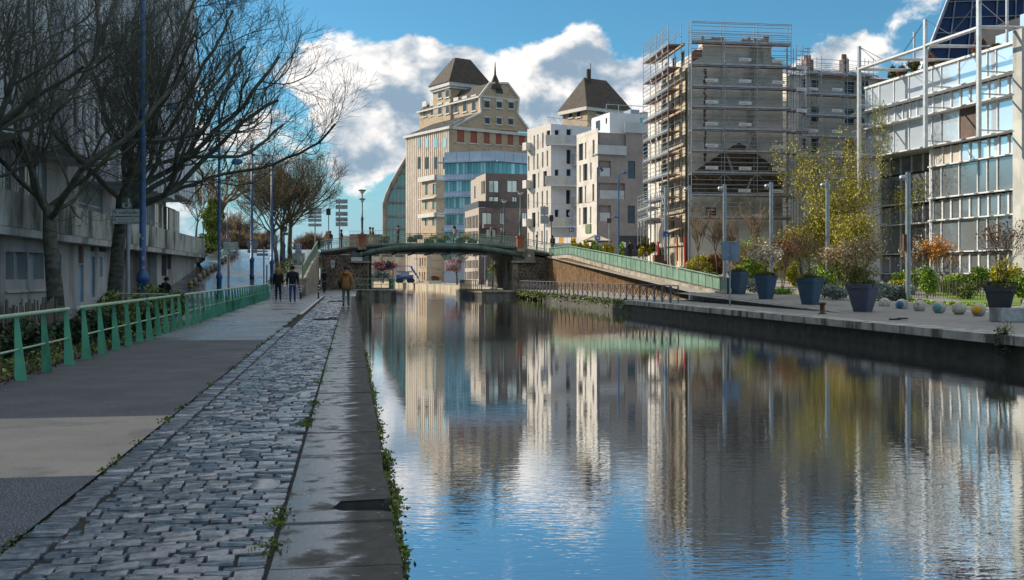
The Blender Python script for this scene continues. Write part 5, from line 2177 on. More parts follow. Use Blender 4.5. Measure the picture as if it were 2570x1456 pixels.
# wing to the right, set back, with zinc roof
pa, pb = at(ZC(900, 0)[0], HY, 93), at(ZC(1400, 0)[0], HY, 95)
WG = Face(pa, pb)
wz = lambda x, y: WG.uz(*ZC(x, y))
zt = wz(1150, 375)[1]
rects = []
for x0, x1, ys in ((978, 1006, ((385, 442), (555, 612), (745, 805), (925, 990))), (1040, 1084, ((387, 465), (556, 642), (745, 830), (928, 1000))), (1242, 1300, ((395, 492), (566, 660), (755, 850))), (1345, 1385, ((395, 490), (566, 660)))):
    for y0, y1 in ys:
        rects.append(zr(WG, ZC, x0, y0, x1, y1))
facade(t, base, WG, 0, zt, rects, .22, 'old_plaster', 'pane_dark', 'frame_dark', .05, sill='trim_pale',
       bars=lambda r: [((r[0] + r[1]) / 2 - .03, (r[0] + r[1]) / 2 + .03, r[2] + .05, r[3] - .05)])
b = MB()
zr0, zr1 = zt, wz(1150, 285)[1]
b.prism([(0, -.25, zr0), (0, 5.5, zr1 + .6), (0, 8, zr0), (0, 8, 0), (0, .3, 0), (0, .3, zr0)], (WG.L + 2, 0, 0))
face_obj(b.build('wing_body', 'old_plaster', t), WG, base)
b = MB()
b.add([(0, -.35, zr0 + .03), (WG.L + 2, -.35, zr0 + .03), (WG.L + 2, 5.5, zr1 + .66), (0, 5.5, zr1 + .66)], [(0, 1, 2, 3)])
face_obj(b.build('zinc_roof', 'zinc', t), WG, base)
for k in range(14):
    x = (WG.L + 2) * (k + .5) / 14
    b = MB()
    b.tube([(x, -.35, zr0 + .06), (x, 5.5, zr1 + .7)], .04, 4)
    face_obj(b.build('roof_batten', 'zinc', t), WG, base)
for x0, x1, y0 in ((1112, 1158, 245), (1350, 1378, 240)):
    a, c = wz(x0, 345), wz(x1, y0)
    b = MB()
    b.box(a[0], c[0], 3.0, 3.9, a[1] - 1, c[1] + .3)
    ch = face_obj(b.build('chimney', 'brick_red' if x0 < 1300 else 'scar_brick', t), WG, base)
    b = MB()
    for k in range(3):
        b.lathe([(.12, 0), (.10, .5)], 7, (a[0] + (c[0] - a[0]) * (k + .5) / 3, 3.45, c[1] + .3))
    b.build('chimney_pot', 'pot', ch)
a, c = wz(1137, 245), wz(1137, 145)
b = MB()
b.tube([(a[0], 3.4, a[1]), (c[0], 3.4, c[1])], .035, 4)
for k, (l, dz) in enumerate(((.9, -.1), (.7, -.45), (.45, -.8))):
    b.tube([(c[0] - l / 2, 3.4, c[1] + dz), (c[0] + l / 2, 3.4, c[1] + dz + .08)], .02, 4)
face_obj(b.build('antenna', 'dark_metal', t), WG, base)

# ------------------------------------------------------------------ scaffolding, three stands
PLET = text_mesh('plettac', .26)
PLET.materials.clear()
PLET.materials.append(MT['banner_red'])


def scaffold(lab, face, us, zs, z0, ztops, off, depth_, board='deck_red', banners=(), top=None, seed=1, dense=True):
    r = random.Random(seed)
    s_ = thing('scaffolding', lab, 'scaffolding', (face.A.x, face.A.y, 0), face.rot)
    for i, u in enumerate(us):
        zt_ = ztops[i] if isinstance(ztops, (list, tuple)) else ztops
        for y in (-off, -off - depth_):
            rod('standard', s_, (u, y, z0), (u, y, zt_), .034, 'tube')
        for z in zs:
            rod('transom', s_, (u, -off + .05, z), (u, -off - depth_ - .05, z), .028, 'tube')
    for z in zs:
        for a, c in zip(us[:-1], us[1:]):
            bx('deck_board', s_, a + .05, c - .05, -off - depth_ + .06, -off - .06, z + .03, z + .10, board if r.random() < .75 else 'rust')
            rod('ledger', s_, (a, -off - depth_, z), (c, -off - depth_, z), .028, 'tube')
            for k in (.33, .66, 1.0, 1.36):
                rod('guard_rail', s_, (a, -off - depth_, z + k), (c, -off - depth_, z + k), .024, 'tube')
            if dense:
                rod('guard_rail', s_, (a, -off, z + 1.0), (c, -off, z + 1.0), .022, 'tube')
            bx('toe_board', s_, a + .04, c - .04, -off - depth_ - .02, -off - depth_ + .02, z + .10, z + .24, 'tube')
            if r.random() < .5:
                rod('brace', s_, (a, -off - depth_, z + .05), (a + (c - a) * .22, -off - depth_, z - .45), .02, 'tube')
                rod('brace', s_, (c, -off - depth_, z + .05), (c - (c - a) * .22, -off - depth_, z - .45), .02, 'tube')
    for (u, z) in banners:
        o = bx('banner', s_, u, u + 1.05, -off - depth_ - .05, -off - depth_ - .04, z, z + .26, 'banner')
        tx = link('lettering', PLET, o)
        tx.rotation_euler = (R(90), 0, 0)
        tx.location = (.12, -.3, .22)
        tx.scale = (.9 / 1.05, 4, 100)
        tx.scale = (.85 / 1.05, 1 / .26 * .75, .5)
    return s_


us = [gz(x, 500)[0] for x in (287, 485, 681, 884)]
zs = [gz(600, y)[1] for y in (190, 326, 457, 580, 711, 843, 972, 1106, 1240)]
ban = [gz(x, y) for x, y in ((370, 415), (370, 545), (370, 675), (370, 806), (370, 940), (570, 292), (570, 420), (570, 552), (570, 680), (570, 944), (566, 1077), (770, 300), (770, 427), (768, 815), (768, 948), (766, 1080), (630, 1228))]
sg = scaffold('tall tube scaffolding across the plastered gable with rust red decks', G, us, zs, street_z(30, 82) - .3, [gz(300, 45)[1], gz(485, 55)[1], gz(681, 62)[1], gz(884, 72)[1]], .35, .75, banners=ban, seed=3)
for yy in (60, 68, 128, 150):
    z_ = gz(580, yy + 3)[1]
    rod('top_rail', sg, (us[0], -1.1, z_), (us[-1], -1.1, z_ - .0), .03, 'tube')
for k, (x0, y0, x1, y1) in enumerate(((510, 330, 548, 440), (660, 460, 622, 572), (510, 588, 548, 698), (660, 720, 622, 832), (510, 848, 548, 960), (658, 985, 618, 1098))):
    a, c = gz(x0, y0), gz(x1, y1)
    for dx in (-.06, .06):
        rod('ladder_rail', sg, (a[0] + dx, -.7, a[1]), (c[0] + dx, -.7, c[1]), .028, 'frame_white')
# lit street side
ul = [LFc.L * k / 4 for k in range(5)]
sl_ = scaffold('sunlit tube scaffolding on the street front of the old house', LFc, [-.6] + ul[1:] , [z for z in zs if z > 4], street_z(26, 84) - .3, zs[0] + 1.6, .55, 1.1, seed=8)
for k in range(6):
    z_ = zs[0] + .3 + k * .28
    rod('guard_rail', sl_, (-.6, -1.65, z_), (LFc.L, -1.65, z_), .022, 'tube')
# stair tower beside the gable and wing scaffold
pa, pb = at(ZC(886, 0)[0], HY, 84.5), at(ZC(965, 0)[0], HY, 85)
ST = Face(pa, pb)
scaffold('narrow scaffold stair tower between gable and right wing', ST, [0, ST.L * .5, ST.L], [ST.uz(*ZC(920, y))[1] for y in (335, 465, 592, 720, 850, 978, 1110)], .6, [ST.uz(*ZC(900, 200))[1]] * 3, .1, 1.2, banners=[ST.uz(*ZC(886, y)) for y in (340, 470, 597, 860, 990, 1120)], seed=12)
uw = [wz(x, 500)[0] for x in (968, 1060, 1215, 1320, 1372)]
zw_ = [wz(1150, y)[1] for y in (375, 500, 627, 752, 875, 1003)]
scaffold('tube scaffolding over the windows of the right wing', WG, uw, zw_, 1.0, zw_[0] + 1.7, .35, .8, banners=[wz(x, y) for x, y in ((1122, 468), (1122, 595), (1122, 720), (1122, 845), (975, 465), (975, 715), (1265, 345))], seed=15)
# low fan scaffold and mesh sheet at street level
pa, pb = at(ZC(48, 0)[0], HY, 92), at(ZC(128, 0)[0], HY, 86)
LS = Face(pa, pb)
scaffold('low scaffold staging in front of the cafe corner', LS, [LS.L * k / 4 for k in range(5)], [LS.uz(*ZC(100, y))[1] for y in (1175, 1240)], LS.uz(*ZC(100, 1385))[1], LS.uz(*ZC(60, 1165))[1] + 1, .0, .9, board='banner', seed=19)
a, c = gz(370, 1217), gz(430, 1170)
hb = thing('company_board', 'black company board hung on the scaffolding', 'sign', (G.A.x, G.A.y, 0), G.rot)
bx('panel', hb, a[0], c[0], -1.24, -1.20, a[1], c[1], 'black')
MT['orange'] = mat('orange', '#b5562e', None, 1, .6)
text(hb, 'PROTECTION', a[0] + .07, -1.245, a[1] + (c[1] - a[1]) * .62, .17, 'banner', (c[0] - a[0]) * .8)
bx('strip', hb, a[0] + .1, c[0] - .1, -1.246, -1.241, a[1] + .13, a[1] + .24, 'orange')
# long hoist ropes left of the scaffolding
p = at(*ZC(106, 275), 90)
hr = thing('hoist_rope', 'pale hoist rope hanging beside the scaffolding', 'rope', (p.x, p.y, 0))
q_ = at(*ZC(118, 1160), 89)
rod('rope', hr, (0, 0, p.z), (q_.x - p.x, q_.y - p.y, q_.z), .03, 'banner')
rod('rope', hr, (.12, 0, p.z), (q_.x - p.x + .05, q_.y - p.y, q_.z), .02, 'banner')
rod('arm', hr, (-.15, 0, p.z + .1), (.9, -.5, p.z + .15), .03, 'tube')

# ------------------------------------------------------------------ glazed office on the right
MT['alu'] = mat('alu', '#aeb2b5', '#c3c6c8', 3, .35, metal=.35)
MT['alu_white'] = mat('alu_white', '#c6c8c9', '#d8d9da', 3, .4)
MT['brown_panel'] = mat('brown_panel', '#4e3b33', '#5b463c', 2, .6, dirt='#3f302a', dscale=1, dstretch=(1, 1, .2))
MT['blank_panel'] = mat('blank_panel', '#b3a99d', '#bfb6ab', 1, .6)
MT['tower_blue'] = mat('tower_blue', '#10264f', '#17305e', .2, .35, spec=.25)
pa, pb = at(ZD(195, 0)[0], HY, 80), at(ZD(950, 0)[0], HY, 63.9)
dirv = (Vector((pb.x, pb.y)) - Vector((pa.x, pa.y))).normalized()
pe = Vector((pb.x, pb.y)) + dirv * 9
OG = Face(pa, pb)
go = thing('glass_office', 'aluminium and glass office with bands of panes and external steel frame', 'building', (pa.x, pa.y, 0), OG.rot)
oz = lambda x, y: OG.uz(*ZD(x, y))
zl = {k: oz(900, y)[1] for k, y in dict(top=225, g1b=368, w1t=378, w1b=478, g2t=484, g2b=655, w2t=668, w2b=765, g3t=772, g3b=940, w3t=958, w3b=1062, g4t=1067, g4b=1236, w4t=1252, w4b=1352, g5t=1360, bot=1405).items()}
U = lambda x: oz(x, 700)[0]
ug = OG.L
usplit = U(517)


def pane(u0, u1, z0, z1, y=0.0, m='glass_sky'):
    return bx('pane', go, u0 + .035, u1 - .035, y + .03, y + .06, z0 + .03, z1 - .03, m)


def mull(u, z0, z1, y=0.0, w=.045):
    return bx('mullion', go, u - w, u + w, y - .05, y + .05, z0, z1, 'alu_white')


def row(us_, z0, z1, y=0.0, m='glass_sky', w=.04, special=None):
    for i, (a, c) in enumerate(zip(us_[:-1], us_[1:])):
        pane(a, c, z0, z1, y, (special or {}).get(i, m))
    for u in us_:
        mull(u, z0, z1, y, w)


RW = [U(x) for x in (523, 570, 612, 658, 705, 750, 797, 848, 897, 945)]
RG = [U(x) for x in (523, 570, 658, 750, 797, 848, 945)]
LW_ = [U(x) for x in (197, 227, 263, 298, 333, 372, 408, 443, 487, 523)]
LG_ = [U(x) for x in (197, 226, 262, 334, 408, 487, 523)]
row(LG_ + [U(x) for x in (568, 655, 750, 797, 840, 945)], zl['g1b'], zl['top'])
row(LW_ + RW[1:], zl['w1b'], zl['w1t'], .10, w=.07)
row(LG_ + [U(570)], zl['g2b'], zl['g2t'])
row([U(x) for x in (570, 658, 750, 797, 848, 945)], zl['g2b'], zl['g2t'], special={1: 'brown_panel'})
row(RW, zl['w2b'], zl['w2t'], .10, w=.07, special={0: 'blank_panel', 1: 'blank_panel', 2: 'blank_panel'})
MT['glass_grey'] = glass('glass_grey', '#98a0a7', .65, .05, .004, .9, obj=.15)  # greyer body colour stands in for the darker reflections in the lower rows
row(RG, zl['g3b'], zl['g3t'], m='glass_grey')
row(RW, zl['w3b'], zl['w3t'], .10, 'glass_grey', .07)
row(RG, zl['g4b'], zl['g4t'], m='glass_grey')
row(RW, zl['w4b'], zl['w4t'], .10, 'glass_grey', .07)
row(RG, -.2, zl['g5t'], m='glass_grey')
yb_ = 1.3
LL = [U(x) for x in (199, 240, 292, 345, 400, 455, 515)]
LLg = [U(x) for x in (199, 292, 415, 515)]
row(LL, zl['w2b'], zl['w2t'], yb_, 'glass_grey', .06)
row(LLg, zl['g3b'], zl['g3t'], yb_, 'glass_grey')
row(LL, zl['w3b'], zl['w3t'], yb_, 'glass_grey', .06)
row(LLg, zl['g4b'], zl['g4t'], yb_, 'glass_grey')
row(LL, zl['w4b'], zl['w4t'], yb_, 'glass_grey', .06)
row(LLg, -.2, zl['g5t'], yb_, 'glass_grey')
b = MB()
b.box(.2, ug + 9, .30, 14, zl['g2b'], zl['top'] - .1)
b.box(usplit, ug + 9, .30, 14, -.5, zl['g2b'])
b.box(.2, usplit, yb_ + .1, 14, -.5, zl['g2b'])
b.build('core', 'shade_inner', go)
bx('soffit', go, -.1, usplit, -.3, yb_ + .1, zl['g2b'] - .14, zl['g2b'] - .02, 'alu')
for k in ('g1b', 'w1b', 'g2b', 'w2b', 'g3b', 'w3b', 'g4b', 'w4b'):
    far = 1.4 if k in ('g1b', 'w1b', 'g2b') else .55
    z_ = zl[k]
    full = k in ('g1b', 'w1b', 'g2b')
    bx('ledge', go, -.9 if full else usplit, ug + .1, -far * .5, .02, z_ - .10, z_ - .01, 'alu_white')
    if not full and k != 'w2b':
        bx('ledge', go, -.4, usplit - .05, yb_ - .35, yb_ + .02, z_ - .10, z_ - .01, 'alu_white')
    for u in np.arange(.5 if full else usplit + .5, ug, 1.45):
        bx('vent_slot', go, u, u + .42, -far * .5 - .012, -far * .5, z_ - .085, z_ - .03, 'frame_dark')
bx('parapet', go, -.1, ug + .1, -.12, .3, zl['top'] - .02, zl['top'] + .14, 'alu_white')
bx('corner_post', go, ug - .05, ug + .25, -.2, .3, -.3, zl['top'] + .15, 'alu')
bx('end_wall', go, ug + .25, ug + 9, -.6, 12, -.3, zl['top'] + .6, 'concrete')
bx('split_post', go, usplit - .07, usplit + .07, -.08, .25, -.3, zl['g2b'] - .12, 'alu_white')
bx('return_wall', go, usplit - .06, usplit + .06, .25, yb_ + .1, -.3, zl['g2b'] - .15, 'alu')
bx('end_wall', go, -.12, .16, .0, 14, zl['g2b'], zl['top'] - .05, 'alu')
bx('end_wall', go, -.1, .16, yb_, 14, -.3, zl['g2b'] - .15, 'alu')
# set-back roof storey
SB = Face(Vector((pa.x, pa.y)) + dirv * 6 + Vector((-dirv.y, dirv.x)) * 4.5, Vector((pe.x, pe.y)) + Vector((-dirv.y, dirv.x)) * 4.5)
zs0, zs1 = zl['top'], SB.uz(*ZD(900, 95))[1]
for i in range(11):
    bx('roof_panel', go, 6.5 + i * 2.4, 6.5 + i * 2.4 + 2.34, 4.5, 4.6, zl['top'], zs1 - max(0, (2 - i)) * .9, 'glass_sky')
bx('roof_storey', go, 6.5, ug + 9, 4.65, 13, zl['top'], zs1 - .1, 'shade_inner')
rod('roof_rail', go, (12, 4.3, zs1 + .8), (ug + 9, 4.3, zs1 + .8), .05, 'alu')
for i in range(7):
    rod('roof_rail_post', go, (12 + i * 2.4, 4.3, zs1 - .1), (12 + i * 2.4, 4.3, zs1 + .8), .04, 'alu')
# external steel frame
FO = 2.6
NV = Vector((dirv.y, -dirv.x))
EF = Face(Vector((pa.x, pa.y)) + NV * FO - dirv * 2, Vector((pb.x, pb.y)) + NV * FO)
ez = lambda x, y: (EF.uz(*ZD(x, y))[0] - 2, EF.uz(*ZD(x, y))[1])
posts = [((161, 230), (161, 1180)), ((490, 97), (490, 735)), ((755, 0), (755, 680))]
for (a, c) in posts:
    u, z1_ = ez(*a)
    z0_ = 0.0 if a[0] < 200 else ez(*c)[1]
    bx('frame_post', go, u - .11, u + .11, -FO - .11, -FO + .11, z0_, z1_ + (6 if a[1] == 0 else 0), 'alu')
    for k in ('g1b', 'g2b', 'w1b') if a[0] > 200 else ('g1b', 'w1b', 'g2b', 'w3b'):
        bx('bracket', go, u - .06, u + .06, -FO + .12, -.3, zl[k] - .09, zl[k] - .02, 'alu')
beams = [((161, 345), (490, 232)), ((490, 228), (750, 140))]
for a, c in beams:
    (u0_, z0_), (u1_, z1_) = ez(*a), ez(*c)
    rod('frame_beam', go, (u0_, -FO, z0_), (u1_, -FO, z1_), .13, 'alu')
ties = [((161, 232), (295, 305)), ((490, 97), (380, 262)), ((490, 97), (610, 170)), ((755, 5), (622, 168)), ((161, 232), (250, 310)), ((755, 5), (900, 130))]
for a, c in ties:
    (u0_, z0_), (u1_, z1_) = ez(*a), ez(*c)
    rod('tie_rod', go, (u0_, -FO, z0_), (u1_, -FO, z1_), .025, 'dark_metal')
for x, y in ((175, 345), (330, 295), (500, 228), (755, 135)):
    u, z_ = ez(x, y)
    rod('cross_beam', go, (u, -FO, z_), (u + 1.5, 3.5, z_ - .1), .11, 'alu')
for x in (345, 795):
    u, z_ = oz(x, 300)
    rod('roof_post', go, (u, 1.5, zl['top']), (u, 1.5, zl['top'] + 3.6), .09, 'alu')
# dark blue glass tower far behind, leaning edge on the left
d_ = 118
pl = [at(*ZD(*p), d_) for p in ((440, 420), (602, 0), (720, -300), (1300, -300), (1300, 420))]
o0 = Vector((pl[0].x, pl[0].y, 0))
bt = thing('glass_tower', 'dark blue glass tower with a leaning edge behind the office roof', 'building', o0)
b = MB()
lowp = [at(ZD(400, 0)[0], HY, d_), at(ZD(1300, 0)[0], HY, d_)]
poly = [Vector((lowp[0].x, lowp[0].y, 0)), pl[0], pl[1], pl[2], pl[3], Vector((lowp[1].x, lowp[1].y, 0))]
b.prism([p - o0 for p in poly], Vector((SA * 16 + CA * 14, CA * 16 - SA * 14, 0)))
b.build('glass_body', 'tower_blue', bt)
for x0, x1 in ((668, 590), (745, 690), (858, 830), (945, 930)):
    a, c = at(*ZD(x0, -250), d_ - .15), at(*ZD(x1, 400), d_ - .15)
    rod('mullion', bt, a - o0, c - o0, .10, 'zinc')
for y in (10, 90, 165, 240):
    x0 = 602 - y * .386
    a, c = at(*ZD(x0 + 5, y), d_ - .15), at(*ZD(1250, y - 20), d_ - .15)
    rod('transom', bt, a - o0, c - o0, .07, 'zinc')
a, c = at(*ZD(445, 410), d_ - .2), at(*ZD(718, -298), d_ - .2)
rod('edge_trim', bt, a - o0, c - o0, .22, 'zinc')

# ------------------------------------------------------------------ bare trees
MT['bark'] = mat('bark', '#484b42', '#63665a', 4, .9, .012, 14, dirt='#5b6630', dscale=1.3, dlo=.55, dhi=.72)
MT['bark_trunk'] = mat('bark_trunk', '#3f413b', '#6a6a60', 3, .92, .03, 9, stretch=(1, 1, 2.2), dirt='#4d5a35', dscale=1.0, dlo=.55, dhi=.75)
MT['bark_far'] = mat('bark_far', '#4a4136', '#655a49', 2, .9, dirt='#5a5f38', dscale=.8)
MT['twig_warm'] = mat('twig_warm', '#6b5a45', '#84715a', 3, .9)
MT['bud'] = mat('bud', '#3b3226', '#57452f', 3, .9)


def grow_tree(name, lab, base, trunk_h, r0, plan, seed, cat='tree', group=None, material='bark', trunk_mat='bark_trunk', lean=(0, 0), up=.10, aim=None, sides=(9, 6, 4, 3, 3), stems=1, buds=0, skew=None, rmin=.006, fan=None):
    """plan: list of (children, length lo, hi, angle lo, hi) per level"""
    rg = random.Random(seed)
    t = thing(name, lab, cat, base, 0, group)
    tr, cr = MB(), MB()
    tips = []

    def branch(p, d, L, r, lv):
        seg = max(2, int(L / (.55 if lv < 2 else .35))) if lv < 3 else 2
        pts, rs = [p.copy()], [r]
        d = d.normalized()
        end = r * (.50 if lv else .72) if lv < len(plan) else r * .35
        for i in range(seg):
            wob = Vector((rg.gauss(0, 1), rg.gauss(0, 1), rg.gauss(0, .8))) * (.17 if lv else .05)
            d = (d + wob + Vector((0, 0, up * (.35 if lv == 1 else 1.25) if lv else 0))).normalized()
            p = p + d * (L / seg)
            pts.append(p.copy())
            rs.append(max(rmin, r + (end - r) * (i + 1) / seg))
        (tr if lv == 0 else cr).tube(pts, rs, sides[min(lv, len(sides) - 1)], lv == 0)
        if lv >= len(plan):
            tips.append((pts[-1], d))
            return
        n, l0, l1, a0, a1 = plan[lv]
        for k in range(n):
            if lv == 0:
                f = 1.0 - (k / n) * .30 * rg.random()
            else:
                f = .22 + .78 * (k + rg.random()) / n
            i = min(seg - 1, int(f * seg))
            q = pts[i].lerp(pts[i + 1], f * seg - i)
            dd = (pts[i + 1] - pts[i]).normalized()
            ang = R(rg.uniform(a0, a1))
            if lv == 0:
                az_ = 2 * math.pi * (k + rg.uniform(-.3, .3)) / n if fan is None or k % 4 == 0 else R(rg.uniform(*fan))
                side = Vector((math.cos(az_), math.sin(az_), 0))
                nd = Vector((0, 0, 1)) * math.cos(ang) + side * math.sin(ang)
            else:
                side = dd.orthogonal().normalized()
                side = Matrix.Rotation(rg.uniform(0, 2 * math.pi), 3, dd) @ side
                nd = dd * math.cos(ang) + side * math.sin(ang)
                nd.z += .10
            if skew is not None:
                nd += Vector(skew) * (.5 if lv else 1)
            rr_ = max(rmin, (rs[i] * (.55 if lv == 0 else .56)) * rg.uniform(.65, 1.0))
            branch(q, nd, rg.uniform(l0, l1) * (1.0 if lv == 0 else (1.15 - .45 * f)), rr_, lv + 1)
        if lv:
            tips.append((pts[-1], d))

    for s_ in range(stems):
        o = Vector((0, 0, 0)) if stems == 1 else Vector((rg.uniform(-.1, .1), rg.uniform(-.1, .1), 0))
        dl = Vector((lean[0] + (rg.uniform(-.35, .35) if stems > 1 else 0), lean[1] + (rg.uniform(-.35, .35) if stems > 1 else 0), 1))
        if stems == 1:
            tr.tube([(0, 0, -.15), (0, 0, .12), (lean[0] * .3, lean[1] * .3, .45)], [r0 * 1.45, r0 * 1.22, r0 * 1.02], 9, False)
            o = Vector((lean[0] * .3, lean[1] * .3, .42))
        branch(o, dl, trunk_h * (1 if stems == 1 else rg.uniform(.8, 1.1)), r0, 0)
    tr.build('trunk', trunk_mat, t, True)
    cr.build('crown', material, t, True)
    return t, tips


NEAR = [(8, 5.5, 8.2, 18, 70), (8, 2.2, 4.4, 30, 65), (7, 1.0, 2.0, 28, 62), (7, .45, .95, 25, 58)]
p = at(140, HY, 36)
grow_tree('bare_tree', 'bare street tree with dark trunk, left of the two by the fence', (p.x, p.y, 0), 3.5, .29, NEAR, 11, group='bare trees along the towpath')
p = at(285, HY, 41)
grow_tree('bare_tree', 'bare street tree behind the green cycle signs, spreading over the path', (p.x, p.y, 0), 4.2, .30, [(16, 6.8, 10.4, 12, 64), (9, 2.4, 4.6, 28, 62), (8, 1.0, 2.0, 28, 60), (7, .45, 1.0, 25, 58)], 23, group='bare trees along the towpath', skew=(.10, -.02, .0), fan=(-75, 75))
p = at(-190, HY, 26)
grow_tree('bare_tree', 'bare tree whose mossy limbs reach in from the left edge', (p.x, p.y, 0), 3.2, .28, [(8, 5.0, 7.0, 20, 66)] + NEAR[1:], 31, group='bare trees along the towpath', skew=(.16, .05, 0))
FARP = [(11, 3.8, 6.2, 18, 68), (9, 1.6, 3.0, 26, 60), (7, .8, 1.5, 22, 58), (5, .4, .8, 20, 52)]
for i, (px, py, h, sd, lab, grp) in enumerate(((694, 672, 2.6, 5, 'bare round headed tree on the cobbled ramp, nearest of three', .19), (706, 668, 2.9, 6, 'bare tree standing close behind the nearest ramp tree', .17), (727, 650, 3.2, 9, 'bare tree on the cobbled ramp, nearest the bridge', .22))):
    p = ramp_hit(px, py)
    grow_tree('bare_tree', lab, p, h, grp, FARP, sd, group='bare trees on the ramp', material='bark_far', trunk_mat='bark_trunk', rmin=.010, skew=((.05, 0, 0) if i else (-.05, 0, 0)))
# ivy clad tree at the top of the ramp
p = at(524, 0, 122)
t, tips = grow_tree('ivy_tree', 'leaning bare tree with its trunk wrapped in bright green ivy', (p.x, p.y, DECK - .3), 6.2, .42, [(8, 5.5, 9.0, 25, 68), (7, 2.2, 3.8, 28, 60), (6, 1.0, 1.8, 25, 60), (4, .5, .9, 22, 55)], 77, material='twig_warm', trunk_mat='bark_far', lean=(.10, 0), rmin=.013, skew=(.06, 0, 0))
MT['ivy'] = mat('ivy', '#4e6420', '#7f8f2c', 3, .6, island=.4)
rg = np.random.default_rng(4)
n = 5200
hh = rg.uniform(0, 6.6, n)
ang = rg.uniform(0, 2 * math.pi, n)
rad = (.55 + .38 * np.sin(hh * 1.7) + .25 * np.sin(hh * 4.1 + ang * 2)) * rg.uniform(.7, 1.15, n) + .25
leaves('ivy', np.stack([hh * .10 + rad * np.cos(ang), rad * np.sin(ang), hh], 1), .26, 'ivy', t, 5)
# thin trees and thickets behind the ramp
for i, (px, d, h, sd, sk) in enumerate(((492, 150, 3.6, 1, 0), (515, 165, 4.4, 2, 0), (566, 150, 2.2, 3, 0), (600, 170, 3.0, 4, 0), (642, 160, 1.6, 5, 0), (668, 150, 1.4, 6, 0), (760, 150, 1.0, 7, 0), (780, 142, 1.2, 8, 0), (585, 140, 1.2, 12, 0), (625, 140, 1.0, 13, 0))):
    p = at(px, 0, d)
    big_ = i in (0, 1)
    grow_tree('bare_thicket' if not big_ else 'bare_tree', ['tall thin bare tree at the corner of the concrete block', 'tall bare tree behind the ivy trunk', 'bare brown thicket right of the ivy tree', 'bare brown thicket behind the second blue lamp post', 'low bare thicket on the horizon beyond the ramp', 'low bare thicket left of the ramp trees', 'bare brown bush left of the grey road signs', 'bare brown bush beside the bridge railing', 'low bare bush at the ramp crest under the ivy tree', 'low bare bush at the ramp crest between two lamp posts'][i],
              (p.x, p.y, DECK - .5), h * (1.6 if big_ else .9), .16 if big_ else .09, [(8 if big_ else 6, h * .9, h * 1.6, 12, 42), (7, h * .5, h * .8, 20, 50), (6, .6, 1.3, 20, 55), (4, .4, .8, 20, 50)], 100 + sd, cat='tree' if big_ else 'bush', material='twig_warm' if i != 1 else 'bark_far', trunk_mat='bark_far', stems=1 if big_ else 4, rmin=.016, group='bare growth beyond the ramp')
p = at(512, 0, 128)
MT['dark_leaf'] = mat('dark_leaf', '#26331c', '#3b4a26', 3, .7, island=.4)
t = thing('evergreen_bush', 'dark evergreen bush at the foot of the ivy tree', 'bush', (p.x, p.y, DECK - .3))
leaves('foliage', blob_pts(2600, (0, 0, 1.3), (2.2, 1.8, 1.7), 3), .22, 'dark_leaf', t, 2)

# ------------------------------------------------------------------ left planting bed
MT['shrub_green'] = mat('shrub_green', '#4c5a26', '#75813a', 4, .7, island=.4)
MT['shrub_dark'] = mat('shrub_dark', '#233320', '#3d5230', 4, .75, island=.4)
MT['stake'] = mat('stake', '#4f4940', '#6b6459', 5, .9, .004, 30, stretch=(3, 3, .4), obj=.25)
def shrub(name, lab, px, py, z, size, n, leaf, material, seed, d=None, group=None, cat='bush', shell=.3, lumps=10):
    p = gnd(px, py, z) if d is None else Vector((at(px, 0, d).x, at(px, 0, d).y, z))
    t = thing(name, lab, cat, (p.x, p.y, p.z), 0, group)
    leaves('foliage', blob_pts(n, (0, 0, size[2]), size, seed, shell, lumps), leaf, material, t, seed)
    b = MB()
    rg = random.Random(seed)
    for k in range(5):
        a = rg.uniform(0, 6.28)
        b.tube([(0, 0, 0), (size[0] * .4 * math.cos(a), size[1] * .4 * math.sin(a), size[2] * 1.1)], [.02, .008], 4, False)
    b.build('stems', 'bark_far', t)
    return t


SL = (('dark bushy shrub at the left edge behind the fence', 60, 905, .55, 'shrub_dark'), ('leafy shrub behind the gap between fence panels', 245, 868, .55, 'shrub_dark'), ('olive shrub behind the second fence panel', 300, 852, .70, 'shrub_green'), ('tall olive shrub by the blue lamp post foot', 398, 815, .75, 'shrub_green'), ('olive shrub near the end of the second fence panel', 437, 806, .62, 'shrub_green'), ('low dark shrub under the first bare tree', 175, 880, .40, 'shrub_dark'), ('small olive shrub under the cycle signs', 345, 838, .55, 'shrub_dark'))
for i, (lab, px, py, s_, mt_) in enumerate(SL):
    p = gnd(px, py)
    shrub('shrub', lab, px, py, 0, (s_ * 1.05, s_ * .8, s_ * .85), 1500, .085, mt_, 20 + i, group='shrubs in the left bed')
pf_ = thing('paling_fence', 'rough chestnut paling fence behind the green railing', 'fence')
rg = random.Random(8)
def palings(parent, pts, step, h, material='stake'):
    for a, c in zip(pts[:-1], pts[1:]):
        a, c = Vector(a), Vector(c)
        n = int((c - a).length / step)
        for i in range(n):
            p = a + (c - a) * (i + rg.uniform(-.2, .2)) / n
            hh = h * rg.uniform(.86, 1.10)
            o = rod('pale', parent, p + Vector((0, 0, -.05)), p + Vector((rg.uniform(-.06, .06), rg.uniform(-.06, .06), hh)), rg.uniform(.014, .030), material)
        for k in (.3, .75):
            rod('wire', parent, a + Vector((0, 0, h * k)), c + Vector((0, 0, h * k)), .004, 'dark_metal')


